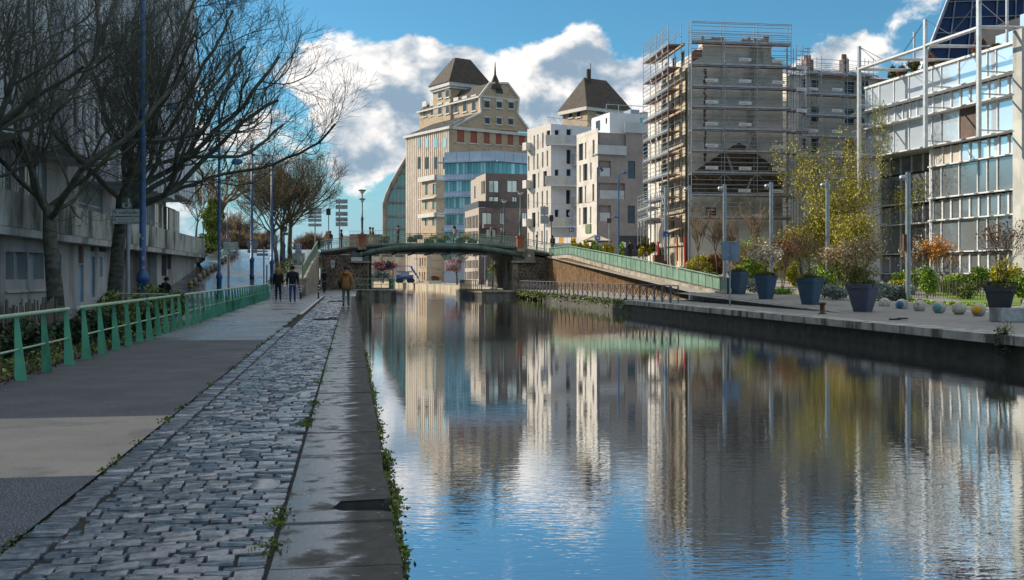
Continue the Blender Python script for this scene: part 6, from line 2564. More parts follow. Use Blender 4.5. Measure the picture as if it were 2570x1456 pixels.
palings(pf_, [(-6.3, 14.5, 0), (-6.25, 19.5, 0), (-6.4, 24.5, 0)], .105, .95)
b = MB()
rgn = np.random.default_rng(9)
n = 5000
xs_, ys_ = rgn.uniform(-7.6, -4.75, n), rgn.uniform(11, 34, n)
stuff(leaves('ground_cover', np.stack([xs_, ys_, rgn.uniform(0, .10, n)], 1), .075, 'shrub_green', None, 3), 'low ivy and weeds covering the left planting bed', 'ground cover')
n = 2600
ys_ = rgn.uniform(11, 68, n)
stuff(leaves('fallen_leaves', np.stack([-4.72 + rgn.normal(0, .09, n) - np.clip((ys_ - 24) * .007, 0, 1), ys_, np.full(n, .006)], 1), .05, 'leaf_litter', None, 7), 'dry leaf litter gathered along the foot of the railing', 'leaves')
MT['moss'] = mat('moss', '#3c4a18', '#5d6d24', 8, .9, island=.4)
n = 7000
ys_ = np.concatenate([rgn.uniform(4, 14, n // 2), rgn.uniform(10, 40, n // 2)])
clump = (np.sin(ys_ * 3.1) + np.sin(ys_ * 7.7 + 1) + np.sin(ys_ * 1.3)) > .75
ys_ = ys_[clump]
xs_ = -.44 + .004 * ys_ + rgn.normal(0, .035, len(ys_))
stuff(leaves('moss', np.stack([xs_, ys_, rgn.uniform(-.004, .014, len(ys_))], 1), .022, 'moss', None, 8), 'moss tufts growing in the joint between cobbles and kerb', 'moss')
n = 2600
ys_ = rgn.uniform(4, 40, n)
ys_ = ys_[(np.sin(ys_ * 2.3) + np.sin(ys_ * 5.1 + 2)) > .4]
stuff(leaves('moss', np.stack([-1.86 + .002 * ys_ + rgn.normal(0, .03, len(ys_)), ys_, rgn.uniform(-.004, .012, len(ys_))], 1), .03, 'moss', None, 18), 'moss fringe along the asphalt edge of the cobbles', 'moss')
# weeds hanging over the canal wall
n = 12000
ys_ = np.concatenate([rgn.uniform(4.4, 9, n // 2), rgn.uniform(8, 22, n // 2)])
k_ = (np.sin(ys_ * 1.9) + np.sin(ys_ * 4.3 + 1)) > -.5
ys_ = ys_[k_]
m_ = len(ys_)
stuff(leaves('wall_weeds', np.stack([.24 + .004 * ys_ + np.abs(rgn.normal(0, .03, m_)) + .03 * (np.sin(ys_ * 3.7) > .2), ys_, -.02 - np.abs(rgn.normal(.06, .12, m_))], 1), .028, 'shrub_green', None, 9), 'weeds rooted in the left canal wall below the kerb', 'weeds')
n = 2200
ys_ = rgn.uniform(58, 99, n)
stuff(leaves('quay_moss', np.stack([16.32 + rgn.normal(0, .10, n), ys_, -.02 - np.abs(rgn.normal(.1, .2, n))], 1), .16, 'shrub_green', None, 10), 'moss and grass over the rubble edge below the X fence', 'weeds')
n = 1500
stuff(leaves('ramp_grass', np.stack([rgn.uniform(-5.6, -4.4, n), rgn.uniform(76, 96, n), np.zeros(n)], 1) * np.array([1, 1, 1]) + np.stack([np.zeros(n), np.zeros(n), np.array([0.0] * n)], 1), .14, 'moss', None, 11), 'grass tufts round the ramp trees', 'grass')
o = bpy.data.objects['ramp_grass']
for v in o.data.vertices:
    v.co.z += ramp_z(v.co.y)

# ------------------------------------------------------------------ right bank: garden
MT['birch_leaf'] = mat('birch_leaf', '#8c8a2a', '#b0a838', 2, .7, island=.35)
MT['leaf_orange'] = mat('leaf_orange', '#b5701f', '#d1922f', 3, .7, island=.3)
MT['blossom'] = mat('blossom', '#b5ab97', '#d0c7b6', 3, .8, island=.3)
MT['blossom_warm'] = mat('blossom_warm', '#a08a66', '#bda883', 3, .8, island=.35)
MT['leaf_bright'] = mat('leaf_bright', '#5d7d1e', '#8aa330', 3, .6, island=.35)
MT['leaf_yellow'] = mat('leaf_yellow', '#8f8a1a', '#b5a827', 3, .6, island=.3)
MT['lavender'] = mat('lavender', '#6f7a70', '#8c968b', 4, .85, island=.3)
MT['leaf_brown'] = mat('leaf_brown', '#7a4f2c', '#94653b', 3, .8, island=.35)
MT['heath'] = mat('heath', '#4a4a20', '#6b6a30', 4, .85, island=.4)
MT['plum'] = mat('plum', '#7d4a55', '#97616b', 3, .8, island=.3)
MT['cherry'] = mat('cherry', '#b99aa0', '#d0b3b8', 3, .8, island=.25)


def leafy(name, lab, base, h, r, plan, seed, leaf_n, leaf, size, spread, cat='tree', stems=1, up=.08, droop=0, material='twig_warm', group=None, skew=None, rmin=.006):
    t, tips = grow_tree(name, lab, base, h, r, plan, seed, cat=cat, group=group, material=material, trunk_mat='bark_far', stems=stems, up=up, skew=skew, rmin=rmin)
    rg = np.random.default_rng(seed)
    T = np.array([tuple(p) for p, d in tips])
    idx = rg.integers(0, len(T), leaf_n)
    P_ = T[idx] + rg.normal(0, spread, (leaf_n, 3))
    if droop:
        P_[:, 2] -= rg.uniform(0, droop, leaf_n)
    leaves('foliage', P_, size, leaf, t, seed, droop=.6 if droop else 0)
    return t


MIDP = [(7, 1.1, 1.9, 12, 40), (6, .7, 1.2, 20, 50), (5, .4, .7, 20, 55)]
def gz_hit(px, py):
    return street_hit(px, py)


# tall weeping birches by the glass office
for i, (px, d, h, sd, lab) in enumerate(((2112, 77, 13.5, 3, 'tall weeping birch with yellow green catkins beside the glass office'), (2062, 80, 4.6, 4, 'shorter yellow green birch left of the tall one'), (2010, 82, 3.6, 5, 'yellow green young birch left of the others'), (2140, 72, 4.2, 6, 'yellow green birch against the corner of the glass office'))):
    p = at(px, 0, d)
    leafy('birch', lab, (p.x, p.y, street_z(p.x, p.y)), h * (.55 if i else .17), .10, [(14 if i else 20, h * .30, h * (.62 if i else .95), 2 if not i else 8, 9 if not i else 28), (7, h * (.16 if i else .07), h * (.3 if i else .14), 22, 55), (6, .4, .9, 25, 70)], 200 + sd, 6000 if i else 14000, 'birch_leaf', .12, .17, up=.05, droop=1.6, group='birches by the office')
# blossom shrubs, orange tree, bare columns
SPEC = [('orange_tree', 'small tree with orange leaves before the glass office', 2362, 66, 1.5, .035, 'leaf_orange', 1100, .13, 3, (7, 1.0, 1.9, 8, 24)),
        ('blossom_tree', 'slender tree with white blossom beside the steel lamp post', 2296, 67, 1.7, .03, 'blossom', 420, .11, 4, (5, .9, 1.5, 8, 22)),
        ('russet_shrub', 'upright russet shrub left of the middle blue planter', 1962, 66, 1.6, .03, 'leaf_brown', 900, .12, 5, (7, .9, 1.5, 8, 26)),
        ('young_tree', 'thin young tree with few leaves behind the second planter', 1900, 68, 1.6, .03, 'leaf_bright', 420, .11, 6, (6, .9, 1.5, 8, 26)),
        ('russet_shrub', 'warm blossoming shrub right of the third planter', 2120, 62, 1.3, .03, 'blossom_warm', 1400, .11, 7, (7, .9, 1.5, 10, 34)),
        ('young_tree', 'thin twiggy tree against the far planter', 1985, 70, 2.0, .03, 'birch_leaf', 700, .12, 8, (7, 1.0, 1.8, 8, 26))]
for nm, lab, px, d, h, r, lf, n, sz, sd, first in SPEC:
    p = at(px, 0, d)
    leafy(nm, lab, (p.x, p.y, street_z(p.x, p.y) - .02), h, r, [first, (6, .6, 1.0, 15, 45), (5, .3, .6, 20, 50)], 300 + sd, n, lf, sz, .10, stems=3, cat='tree')
for i, (zx, y0, y1, d) in enumerate(((357, 1120, 1440, 74), (468, 1145, 1450, 74), (700, 1105, 1440, 74), (545, 1240, 1440, 73))):
    px = ZC(zx, 0)[0]
    p = at(px, 0, d)
    zt_ = zat(ZC(0, y0)[1], p.x, p.y)
    z0_ = street_z(p.x, p.y)
    hh = zt_ - z0_
    grow_tree('columnar_tree', ['slim bare columnar tree in front of the gable, leftmost', 'slim bare columnar tree in front of the gable, second from left', 'slim bare columnar tree in front of the gable, rightmost', 'short slim bare tree between two columnar trees'][i], (p.x, p.y, z0_), hh * .3, .05, [(12, hh * .35, hh * .62, 3, 9), (7, .35, .7, 10, 25), (5, .2, .4, 15, 30)], 400 + i, material='twig_warm', trunk_mat='bark_far', up=.12, rmin=.012, group='columnar trees by the gable')

# clipped and loose shrubs of the garden: place by picture, distance, half sizes
GS = [('conifer_bush', 'rounded golden conifer at the top of the green parapet', 1749, 668, 76, (1.15, 1.0, .95), 5200, .12, 'leaf_yellow'),
      ('grass_bush', 'feathery brown dry bush beside the golden conifer', 1797, 660, 76, (.75, .7, 1.0), 2600, .14, 'leaf_brown'),
      ('shrub', 'low green shrub at the foot of the golden conifer', 1778, 676, 73, (.7, .6, .45), 1300, .10, 'shrub_green'),
      ('shrub', 'small grey shrub left of the golden conifer', 1716, 667, 80, (.4, .4, .4), 700, .09, 'lavender'),
      ('shrub', 'yellow green shrub behind the far blue planter', 1877, 668, 68, (1.1, .8, 1.0), 2400, .13, 'leaf_bright'),
      ('shrub', 'grey lavender clump between the two far planters', 1893, 688, 62, (.75, .6, .5), 1300, .11, 'lavender'),
      ('shrub', 'bright yellow shrub before the white posts', 1990, 678, 68, (.6, .5, .85), 1700, .12, 'leaf_yellow'),
      ('shrub', 'low green and pink flower clump along the lawn', 1960, 706, 60, (1.1, .4, .22), 1100, .10, 'leaf_bright'),
      ('shrub', 'bright green shrub behind the third planter', 2060, 692, 62, (1.0, .7, .75), 2200, .12, 'leaf_bright'),
      ('shrub', 'dark round shrub right of the third planter', 2068, 722, 55, (.55, .5, .55), 1500, .08, 'shrub_green'),
      ('lavender_bush', 'grey lavender mound left of the fourth planter', 2098, 726, 53, (.78, .6, .48), 2000, .10, 'lavender'),
      ('shrub', 'tall yellow green shrub mass under the birches', 2090, 690, 68, (1.9, 1.0, 1.1), 3800, .13, 'leaf_bright'),
      ('shrub', 'russet and green shrub mass by the office corner', 2150, 690, 66, (1.5, .9, 1.2), 2800, .13, 'shrub_green'),
      ('lavender_bush', 'grey lavender mound right of the fourth planter', 2215, 742, 52, (.80, .6, .5), 2000, .10, 'lavender'),
      ('lavender_bush', 'wide grey lavender mound behind the pale spheres', 2262, 745, 52, (1.0, .6, .5), 2600, .10, 'lavender'),
      ('shrub', 'round yellow shrub behind the lavender mounds', 2243, 722, 57, (.72, .6, .55), 2200, .10, 'leaf_yellow'),
      ('shrub', 'green shrub beside the yellow round one', 2260, 706, 62, (.7, .6, .8), 1700, .11, 'leaf_bright'),
      ('shrub', 'upright bright green shrub behind the third sphere', 2326, 735, 55, (.62, .5, .95), 2000, .11, 'leaf_bright'),
      ('shrub', 'green hedge shrub behind the paling fence, left', 2293, 722, 60, (.75, .5, .8), 1700, .12, 'leaf_bright'),
      ('shrub', 'green hedge shrub behind the paling fence, middle', 2395, 722, 60, (1.2, .6, .8), 2300, .12, 'leaf_bright'),
      ('shrub', 'green hedge shrub behind the paling fence, right', 2450, 722, 60, (1.1, .6, .95), 2300, .12, 'leaf_bright'),
      ('shrub', 'dark green shrub before the paling fence', 2428, 744, 54, (.55, .4, .5), 1200, .10, 'shrub_green'),
      ('shrub', 'golden shrub behind the near planter', 2530, 715, 58, (1.1, .7, 1.1), 2600, .13, 'leaf_yellow'),
      ('shrub', 'leafy green shrub right of the near planter', 2562, 740, 50, (.7, .6, .9), 1800, .12, 'leaf_bright'),
      ('shrub', 'yellow green shrub under the wing scaffolding', 1935, 660, 76, (1.5, .9, 1.3), 3000, .14, 'birch_leaf'),
      ('shrub', 'pale twiggy shrub under the gable scaffolding', 1862, 650, 78, (1.2, .9, 1.2), 2200, .12, 'blossom_warm')]
for i, (nm, lab, px, py, d, sz, n, lf, mt_) in enumerate(GS):
    p = at(px, py, d)
    shrub(nm, lab, px, py, street_z(p.x, p.y) - .03, sz, n, lf, mt_, 500 + i, d=d, group='garden shrubs on the right bank', shell=.5 if nm != 'grass_bush' else .2, lumps=14)
pr2 = thing('paling_fence', 'chestnut paling fence in front of the glass office hedge', 'fence')
a, c = at(ZH(930, 0)[0], 0, 57.5), at(ZH(1760, 0)[0], 0, 54.5)
a.z, c.z = street_z(a.x, a.y), street_z(c.x, c.y)
palings(pr2, [a, c], .13, 1.0)
# lawn and flower border strips
lawn = [gnd(px, py, z_) for px, py, z_ in ((1868, 705, .35), (1960, 724, .3), (2060, 742, .2), (2180, 752, .15), (2330, 768, .05), (2470, 775, 0), (2560, 772, 0), (2569, 745, .1), (2330, 742, .2), (2150, 728, .3), (1990, 704, .4), (1880, 692, .45))]
b = MB()
b.add([(p.x, p.y, street_z(p.x, p.y) + .02) for p in lawn], [tuple(range(len(lawn)))])
struct(b.build('lawn', 'lawn'))
rgn = np.random.default_rng(21)
A_ = np.array([[p.x, p.y] for p in lawn[:6]])
n = 6000
k_ = rgn.integers(0, 5, n)
f_ = rgn.uniform(0, 1, n)[:, None]
q_ = A_[k_] * (1 - f_) + A_[k_ + 1] * f_ + np.stack([rgn.uniform(.0, 1.2, n), rgn.uniform(.0, 1.6, n)], 1)
stuff(leaves('grass', np.stack([q_[:, 0], q_[:, 1], np.array([street_z(x, y) for x, y in q_]) + .02], 1), .11, 'leaf_bright', None, 22), 'bright grass edging along the garden border', 'grass')
n = 1200
k_ = rgn.integers(0, 5, n)
# hanging plant on the right quay wall
p = gnd(2455, 842)
t = thing('wall_plant', 'scrubby green plant growing out of the right quay edge', 'plant', (16.2, p.y, 0))
leaves('foliage', blob_pts(500, (-.10, 0, -.20), (.16, .25, .40), 71, .1), .06, 'shrub_dark', t, 72)
leaves('twigs', blob_pts(120, (-.05, 0, .12), (.2, .25, .25), 73, .1), .12, 'shrub_green', t, 74, squash=.2)

n = 70
stuff(leaves('floating_leaves', np.stack([rgn.uniform(1, 15, n), rgn.uniform(5, 40, n), np.full(n, WZ + .006)], 1) , .05, 'leaf_litter', None, 44), 'scattered dead leaves floating on the canal', 'leaves')
for v in bpy.data.objects['floating_leaves'].data.vertices:
    v.co.z = WZ + .004
# far bank trees seen below the bridge
for nm, lab, zx, zy, d, s_, mt_, sd in (('plum_tree', 'purple plum tree below the bridge on the far left', 250, 720, 205, (10.5, 3, 5.0), 'plum', 1), ('cherry_tree', 'pink cherry tree in blossom seen under the bridge', 1480, 690, 160, (6.2, 2.5, 5.8), 'cherry', 2)):
    px, py = ZM(zx, zy)
    p = at(px, py, d)
    t, tips = grow_tree(nm, lab, (p.x, p.y, 0), 1.8, .14, [(8, s_[2] * .35, s_[2] * .6, 20, 60), (6, .9, 1.6, 25, 55), (5, .5, .9, 25, 55)], 600 + sd, material='bark_far', trunk_mat='bark_far', rmin=.02, skew=(-.15, 0, 0) if sd == 2 else None)
    wd = 140 * .15098 * d / FPX * (2.0 if sd == 1 else 1.35)
    leaves('foliage', blob_pts(5000, (0 if sd == 1 else -.6, 0, p.z), (wd, 2.5, 105 * .15098 * d / FPX), 610 + sd, .2, 16), .24, mt_, t, 611)
p = at(*ZM(2080, 740), 128)
t = thing('shrub', 'bright green shrub by the far stair below the bridge', 'bush', (p.x, p.y, 0))
leaves('foliage', blob_pts(1500, (0, 0, p.z), (.75, .7, 1.0), 620), .16, 'leaf_bright', t, 3)
for i in range(7):
    p = at(*ZM(95 + i * 40, 860), 200)
    t = thing('silver_shrub', '%s silvery shrub from the left on the far quay under the bridge' % ('first', 'second', 'third', 'fourth', 'fifth', 'sixth', 'seventh')[i], 'bush', (p.x, p.y, 0), 0, 'silver shrubs on the far quay')
    leaves('foliage', blob_pts(350, (0, 0, 1.3), (.8, .7, 1.5), 630 + i), .2, 'lavender', t, i)
# rooftop climbers on the office frame
for i, (x0, y0, x1, y1) in enumerate(((255, 340, 300, 425), (308, 322, 336, 405), (362, 305, 402, 385), (436, 268, 484, 362), (500, 320, 536, 345), (675, 190, 724, 290), (768, 232, 810, 256))):
    (u0_, z0_), (u1_, z1_) = oz(x0, y1), oz(x1, y0)
    c = Vector((OG.A.x, OG.A.y)) + OG.u * ((u0_ + u1_) / 2) + Vector((-OG.u.y, OG.u.x)) * .9
    t = thing('roof_climber', ['brown green climber on the roof frame, leftmost', 'brown climber on the roof frame, second from left', 'brown green climber on the roof frame, third from left', 'large brown climber left of the middle frame post', 'low green plant right of the middle frame post', 'brown green climber beside the tallest frame post', 'low plant on the office parapet at right'][i], 'climber', (c.x, c.y, zl['top']), 0, 'climbing plants on the office roof')
    leaves('foliage', blob_pts(1500, (0, 0, (z1_ + z0_) / 2 - zl['top'] + .25), ((u1_ - u0_) / 1.6, .5, (z1_ - z0_) / 1.6), 640 + i, .1, 12), .11, 'leaf_brown' if i % 2 else 'heath', t, 641 + i)
    rod('support_wire', t, (0, 0, 0), (0, 0, (z1_ - zl['top']) + .3), .02, 'dark_metal')

# ------------------------------------------------------------------ green railing of the towpath
MT['jade'] = mat('jade', '#4f9c7d', '#62ab8c', 2, .5, dirt='#2f6a50', dscale=1.5, dstretch=(1, 1, .4))
MT['jade_rail'] = mat('jade_rail', '#8fae8c', '#a3bd9e', 3, .4)


def tow_rail(lab, ys, x0f, hgt=.93):
    t = thing('green_railing', lab, 'railing', (x0f(ys[0]), ys[0], 0), 0, 'green railing panels beside the towpath')
    X0, Y0 = x0f(ys[0]), ys[0]
    me = None
    for y in ys:
        x = x0f(y) - X0
        if me is None:
            b = MB()
            b.prism([(-.03, -.008, 0), (.135, -.008, 0), (.022, -.008, hgt - .03), (-.03, -.008, hgt - .03)], (0, .016, 0))
            me = b.build('post', 'jade', t, False, (x, y - Y0, 0)).data
        else:
            link('post', me, t, (x, y - Y0, 0))
    ya, yb = ys[0] - .35, ys[-1] + .12
    rod('top_rail', t, (x0f(ya) - X0, ya - Y0, hgt), (x0f(yb) - X0, yb - Y0, hgt), .032, 'jade_rail', 'rod12')
    rod('lower_rail', t, (x0f(ya) - X0 + .02, ys[0] - Y0, hgt * .48), (x0f(yb) - X0 + .02, ys[-1] - Y0, hgt * .48), .016, 'jade_rail', 'rod12')
    return t


fx = lambda y: -4.60 - max(0, y - 24) * .0075
tow_rail('nearest green railing panel with splayed posts at the left edge', [10.4, 11.7, 13.0, 14.3, 15.55, 16.85, 18.15], fx)
tow_rail('middle green railing panel in front of the shrubs', [19.3 + 1.2 * i for i in range(10)], fx)
tow_rail('long far green railing panel running to the walking couple', [31.6 + 1.2 * i for i in range(31)], fx)
# short pale green barriers across the gap behind
t = thing('gate_barrier', 'short pale green barrier crossing behind the middle railing', 'barrier', (0, 0, 0), 0)
rod('rail', t, (-6.6, 31.5, .95), (-4.95, 30.2, .95), .03, 'jade_rail')
rod('post', t, (-6.6, 31.5, 0), (-6.6, 31.5, .95), .03, 'jade')
rod('post', t, (-5.7, 30.8, 0), (-5.7, 30.8, .95), .03, 'jade')

# ------------------------------------------------------------------ blue lamp posts
MT['lamp_blue'] = mat('lamp_blue', '#1f4a78', '#2a5c8e', 2, .45, dirt='#1b3a5e', dscale=1.2)
MT['sticker'] = mat('sticker', '#b3b8b8', '#8d9598', 20, .6)
MT['lamp_head'] = mat('lamp_head', '#3f7fb5', '#4c8cc0', 2, .4)


def blue_lamp(lab, p, ztop, r, arm=None, stickers=True, seed=0):
    t = thing('street_lamp', lab, 'street lamp', p, 0, 'tall blue street lamps by the ramp')
    h = ztop - p[2]
    b = MB()
    b.lathe([(r * 1.9, 0), (r * 1.9, .25), (r * 1.65, .3), (r * 1.6, 1.25), (r * 2.1, 1.30), (r * 2.1, 1.45), (r * 1.75, 1.5), (r * 1.75, 1.58), (r * 1.1, 1.62), (r * 1.0, h * .5), (r * .72, h)], 14)
    b.build('post', 'lamp_blue', t, True)
    rg = random.Random(seed)
    if stickers:
        for k in range(6):
            a = rg.uniform(-2.4, -.8)
            z = rg.uniform(1.7, 3.0)
            bx('sticker', t, r * 1.08 * math.cos(a) - .03, r * 1.08 * math.cos(a) + .04, r * 1.08 * math.sin(a) - .012, r * 1.08 * math.sin(a) + .012, z, z + rg.uniform(.06, .14), 'sticker')
    if arm:
        b = MB()
        b.tube([(0, 0, h - .5), (arm * .25, 0, h - .62), (arm * .9, 0, h - .55)], [.05, .04, .04], 8)
        b.build('arm', 'lamp_blue', t, True)
        b = MB()
        x = arm
        b.tube([(x - .1, 0, h - .55), (x + arm * .12, 0, h - .44), (x + arm * .36, 0, h - .46), (x + arm * .44, 0, h - .56)], [.08, .22, .24, .05], 10)
        b.build('lamp_head', 'lamp_head', t, True)
    return t


p = at(358, 0, 36)
blue_lamp('thick blue lamp post behind the second fence panel, nearest', (p.x, p.y, 0), 12.6, .105, -2.0, seed=1)
p = at(550, 0, 65)
blue_lamp('blue lamp post with a lamp arm to the left, second from the camera', (p.x, p.y, 0), zat(252, p.x, p.y), .095, -2.4, seed=2)
p = at(632, 0, 77)
lp3 = p.copy()
blue_lamp('blue lamp post carrying a round sign, third from the camera', (p.x, p.y, ramp_z(p.y)), zat(362, p.x, p.y), .09, -2.2, seed=3)
p = ramp_hit(682, 706)
lp4 = p.copy()
blue_lamp('blue lamp post left of the ramp trees, fourth from the camera', p, zat(392, p.x, p.y), .085, -2.0, seed=4)
p = ramp_hit(712, 658)
lp5 = p.copy()
blue_lamp('blue lamp post between the ramp trees, farthest', p, zat(430, p.x, p.y), .08, -1.8, seed=5)
p = at(510, 0, 128)
blue_lamp('thin dark blue lamp post left of the ivy tree', (p.x, p.y, DECK), zat(480, p.x, p.y), .07, None, False)
p = at(570, 0, 118)
blue_lamp('thin blue lamp post right of the ivy tree', (p.x, p.y, DECK), zat(520, p.x, p.y), .06, None, False)

# ------------------------------------------------------------------ signs
MT['sign_grey'] = mat('sign_grey', '#8f949b', '#a0a5ab', 2, .45, metal=.3)
MT['sign_cream'] = mat('sign_cream', '#cdd2cc', '#c0c6c1', 1, .45)
MT['sign_green'] = mat('sign_green2', '#1d6b4f', None, 1, .5)
MT['sign_blue'] = mat('sign_blue', '#2456a6', '#2b60b3', 1, .4)
MT['sign_red'] = mat('sign_red', '#b3263a', None, 1, .4)


def arrow(parent, x, z, s, y, kind, material):
    b = MB()
    if kind == 'nw':
        b.prism([(x, y, z + s), (x + s * .62, y, z + s), (x + s * .62, y, z + s * .82), (x + s * .34, y, z + s * .82), (x + s, y, z + s * .12), (x + s * .86, y, z), (x + s * .2, y, z + s * .68), (x + s * .2, y, z + s * .38), (x, y, z + s * .38)], (0, .003, 0))
    elif kind == 'up':
        b.prism([(x + s * .5, y, z + s), (x + s, y, z + s * .5), (x + s * .62, y, z + s * .5), (x + s * .62, y, z), (x + s * .38, y, z), (x + s * .38, y, z + s * .5), (x, y, z + s * .5)], (0, .003, 0))
    else:
        b.prism([(x + s, y, z + s * .5), (x + s * .55, y, z + s), (x + s * .55, y, z + s * .62), (x, y, z + s * .62), (x, y, z + s * .38), (x + s * .55, y, z + s * .38), (x + s * .55, y, z)], (0, .003, 0))
    return b.build('arrow', material, parent)


def sign_plate(t, x0, x1, z0, z1, y, material='sign_cream', edge='sign_grey'):
    bx('plate_edge', t, x0 - .02, x1 + .02, y, y + .05, z0 - .02, z1 + .02, edge)
    bx('plate', t, x0, x1, y - .006, y, z0, z1, material)


d_ = 40
p = at(321, 0, d_)
t = thing('cycle_signpost', 'cycle route signpost pointing to Aubervilliers in front of the tree', 'signpost', (p.x, p.y, 0), -YAW)
zz = lambda y: zat(y, p.x, p.y)
k = d_ / FPX
rod('pole', t, (0, 0, 0), (0, 0, zz(500)), .075, 'sign_grey', 'rod12')
X = lambda px: (px - 321) * k
sign_plate(t, X(285.5), X(352), zz(542.5), zz(526), -.11)
sign_plate(t, X(285.5), X(352), zz(561.5), zz(546), -.11)
sign_plate(t, X(309), X(331), zz(521), zz(511), -.10)
arrow(t, X(288), zz(537.5), .12, -.122, 'nw', 'sign_green')
arrow(t, X(288), zz(557), .12, -.122, 'nw', 'sign_green')
text(t, 'AUBERVILLIERS', X(301), -.122, zz(537), .115, 'sign_green', X(349.5) - X(301))
text(t, 'hôtel de ville', X(299), -.122, zz(553), .085, 'sign_green', X(340) - X(299), True)
text(t, 'gare R.E.R. de Pantin', X(299), -.122, zz(560), .085, 'sign_green', X(350.5) - X(299), True)
bx('pictogram', t, X(316), X(323), -.114, -.107, zz(519), zz(513), 'sign_green')
bx('pole_cap', t, -.06, .06, -.06, .06, zz(500), zz(500) + .05, 'sign_grey')

d_ = 60
p = at(573.6, 0, d_)
t = thing('cycle_signpost', 'cycle route signpost pointing to Paris and the park', 'signpost', (p.x, p.y, 0), -YAW)
zz = lambda y: zat(y, p.x, p.y)
k = d_ / FPX
X = lambda px: (px - 573.6) * k
rod('pole', t, (0, 0, 0), (0, 0, zz(597)), .06, 'sign_grey', 'rod12')
for y0, y1 in ((608.3, 617.5), (619.2, 628), (630.8, 638.5)):
    sign_plate(t, X(562), X(597.3), zz(y1), zz(y0), -.10)
sign_plate(t, X(567), X(579), zz(605.5), zz(599.3), -.09)
text(t, 'PARIS', X(563), -.11, zz(615.3), .11, 'sign_green', X(576) - X(563))
text(t, 'PARC DE LA', X(563), -.11, zz(622.9), .07, 'sign_green', X(580) - X(563))
text(t, 'VILLETTE', X(564), -.11, zz(627.2), .07, 'sign_green', X(580) - X(564))
arrow(t, X(590.5), zz(615.6), .13, -.11, 'up', 'sign_green')
arrow(t, X(590.5), zz(626.6), .13, -.11, 'up', 'sign_green')
for x in (579, 586, 592):
    b = MB()
    b.tube([(X(x), -.112, zz(634.6)), (X(x), -.108, zz(634.6))], .07, 12)
    b.build('symbol', 'sign_grey' if x != 592 else 'sign_blue', t)
bx('symbol', t, X(568.5), X(572), -.10, -.094, zz(604.5), zz(600.3), 'sign_green')
bx('symbol', t, X(574), X(577.5), -.10, -.094, zz(604.5), zz(600.3), 'sign_blue')


def disc(t, x, z, r, y, material, name='disc', thick=.03):
    b = MB()
    b.tube([(x, y, z), (x, y + thick, z)], r, 24)
    return b.build(name, material, t)


for q, px, py, rpx, low, lab in ((lp3, 632, 612.5, 14, 631, 'grey back of a round road sign on the third blue lamp post'), (lp4, 680.5, 602, 11, 617, 'grey back of a round road sign on the fourth blue lamp post'), (lp5, 713, 575, 8.5, 587, 'grey back of a round road sign on the farthest blue lamp post')):
    d_ = depth(q.x, q.y)
    t = thing('road_sign', lab, 'road sign', (q.x, q.y, 0), -YAW, 'backs of round signs on lamp posts')
    z_ = zat(py, q.x, q.y)
    disc(t, 0, z_, rpx * d_ / FPX, .12, 'sign_grey')
    z2_ = zat(low, q.x, q.y)
    bx('lower_plate', t, -.36, .36, .12, .15, z2_ - .12, z2_ + .12, 'sign_grey')
    rod('bracket', t, (-.3, .10, z_ + .12), (.3, .10, z_ + .12), .02, 'sign_grey')
    rod('bracket', t, (-.3, .10, z_ - .12), (.3, .10, z_ - .12), .02, 'sign_grey')
p = at(662, 0, 66)
t = thing('signpost', 'slim grey post with two blade signs beside the ramp', 'signpost', (p.x, p.y, 0), -YAW)
zz = lambda y: zat(y, p.x, p.y)
rod('pole', t, (0, 0, 0), (0, 0, zz(620)), .05, 'sign_grey', 'rod12')
bx('blade', t, -.45, .28, -.07, -.05, zz(642.5), zz(636), 'sign_grey')
bx('blade', t, -.42, .26, -.07, -.05, zz(633), zz(629), 'sign_grey')
rod('second_pole', t, (.14, .2, 0), (.14, .2, zz(665)), .045, 'rust')
# end of pedestrian zone sign and two cabinets
p = ramp_hit(748, 668)
p = Vector((p.x, p.y, ramp_z(p.y)))
d_ = depth(p.x, p.y)
t = thing('zone_sign', 'square blue sign with a red bar on the cobbled ramp', 'road sign', p, -YAW)
zz = lambda y: zat(y, p.x, p.y) - p.z
k = d_ / FPX
rod('pole', t, (0, .05, 0), (0, .05, zz(606)), .04, 'sign_grey')
bx('plate_edge', t, -7.3 * k, 7.3 * k, 0, .03, zz(627.5), zz(612.5), 'sign_white')
bx('plate', t, -6.3 * k, 6.3 * k, -.008, 0, zz(626.5), zz(613.5), 'sign_blue')
for x in (-2.4, 2.4):
    b = MB()
    b.lathe([(.045, 0), (.045, .22), (.02, .24), (.05, .26), (.05, .33), (.01, .36)], 8, (x * k, -.02, zz(624.5)))
    b.build('figure', 'sign_white', t)
b = MB()
b.prism([(-6 * k, -.016, zz(626.2)), (-4.6 * k, -.016, zz(626.2)), (6 * k, -.016, zz(613.8)), (4.6 * k, -.016, zz(613.8))], (0, .005, 0))
b.build('bar', 'sign_red', t)
bx('panel', t, -8 * k, 8 * k, .06, .10, zz(637), zz(628), 'sign_grey')
MT['cabinet'] = mat('cabinet', '#9aa3a9', '#abb3b8', 2, .5, dirt='#7b8489', dscale=2)
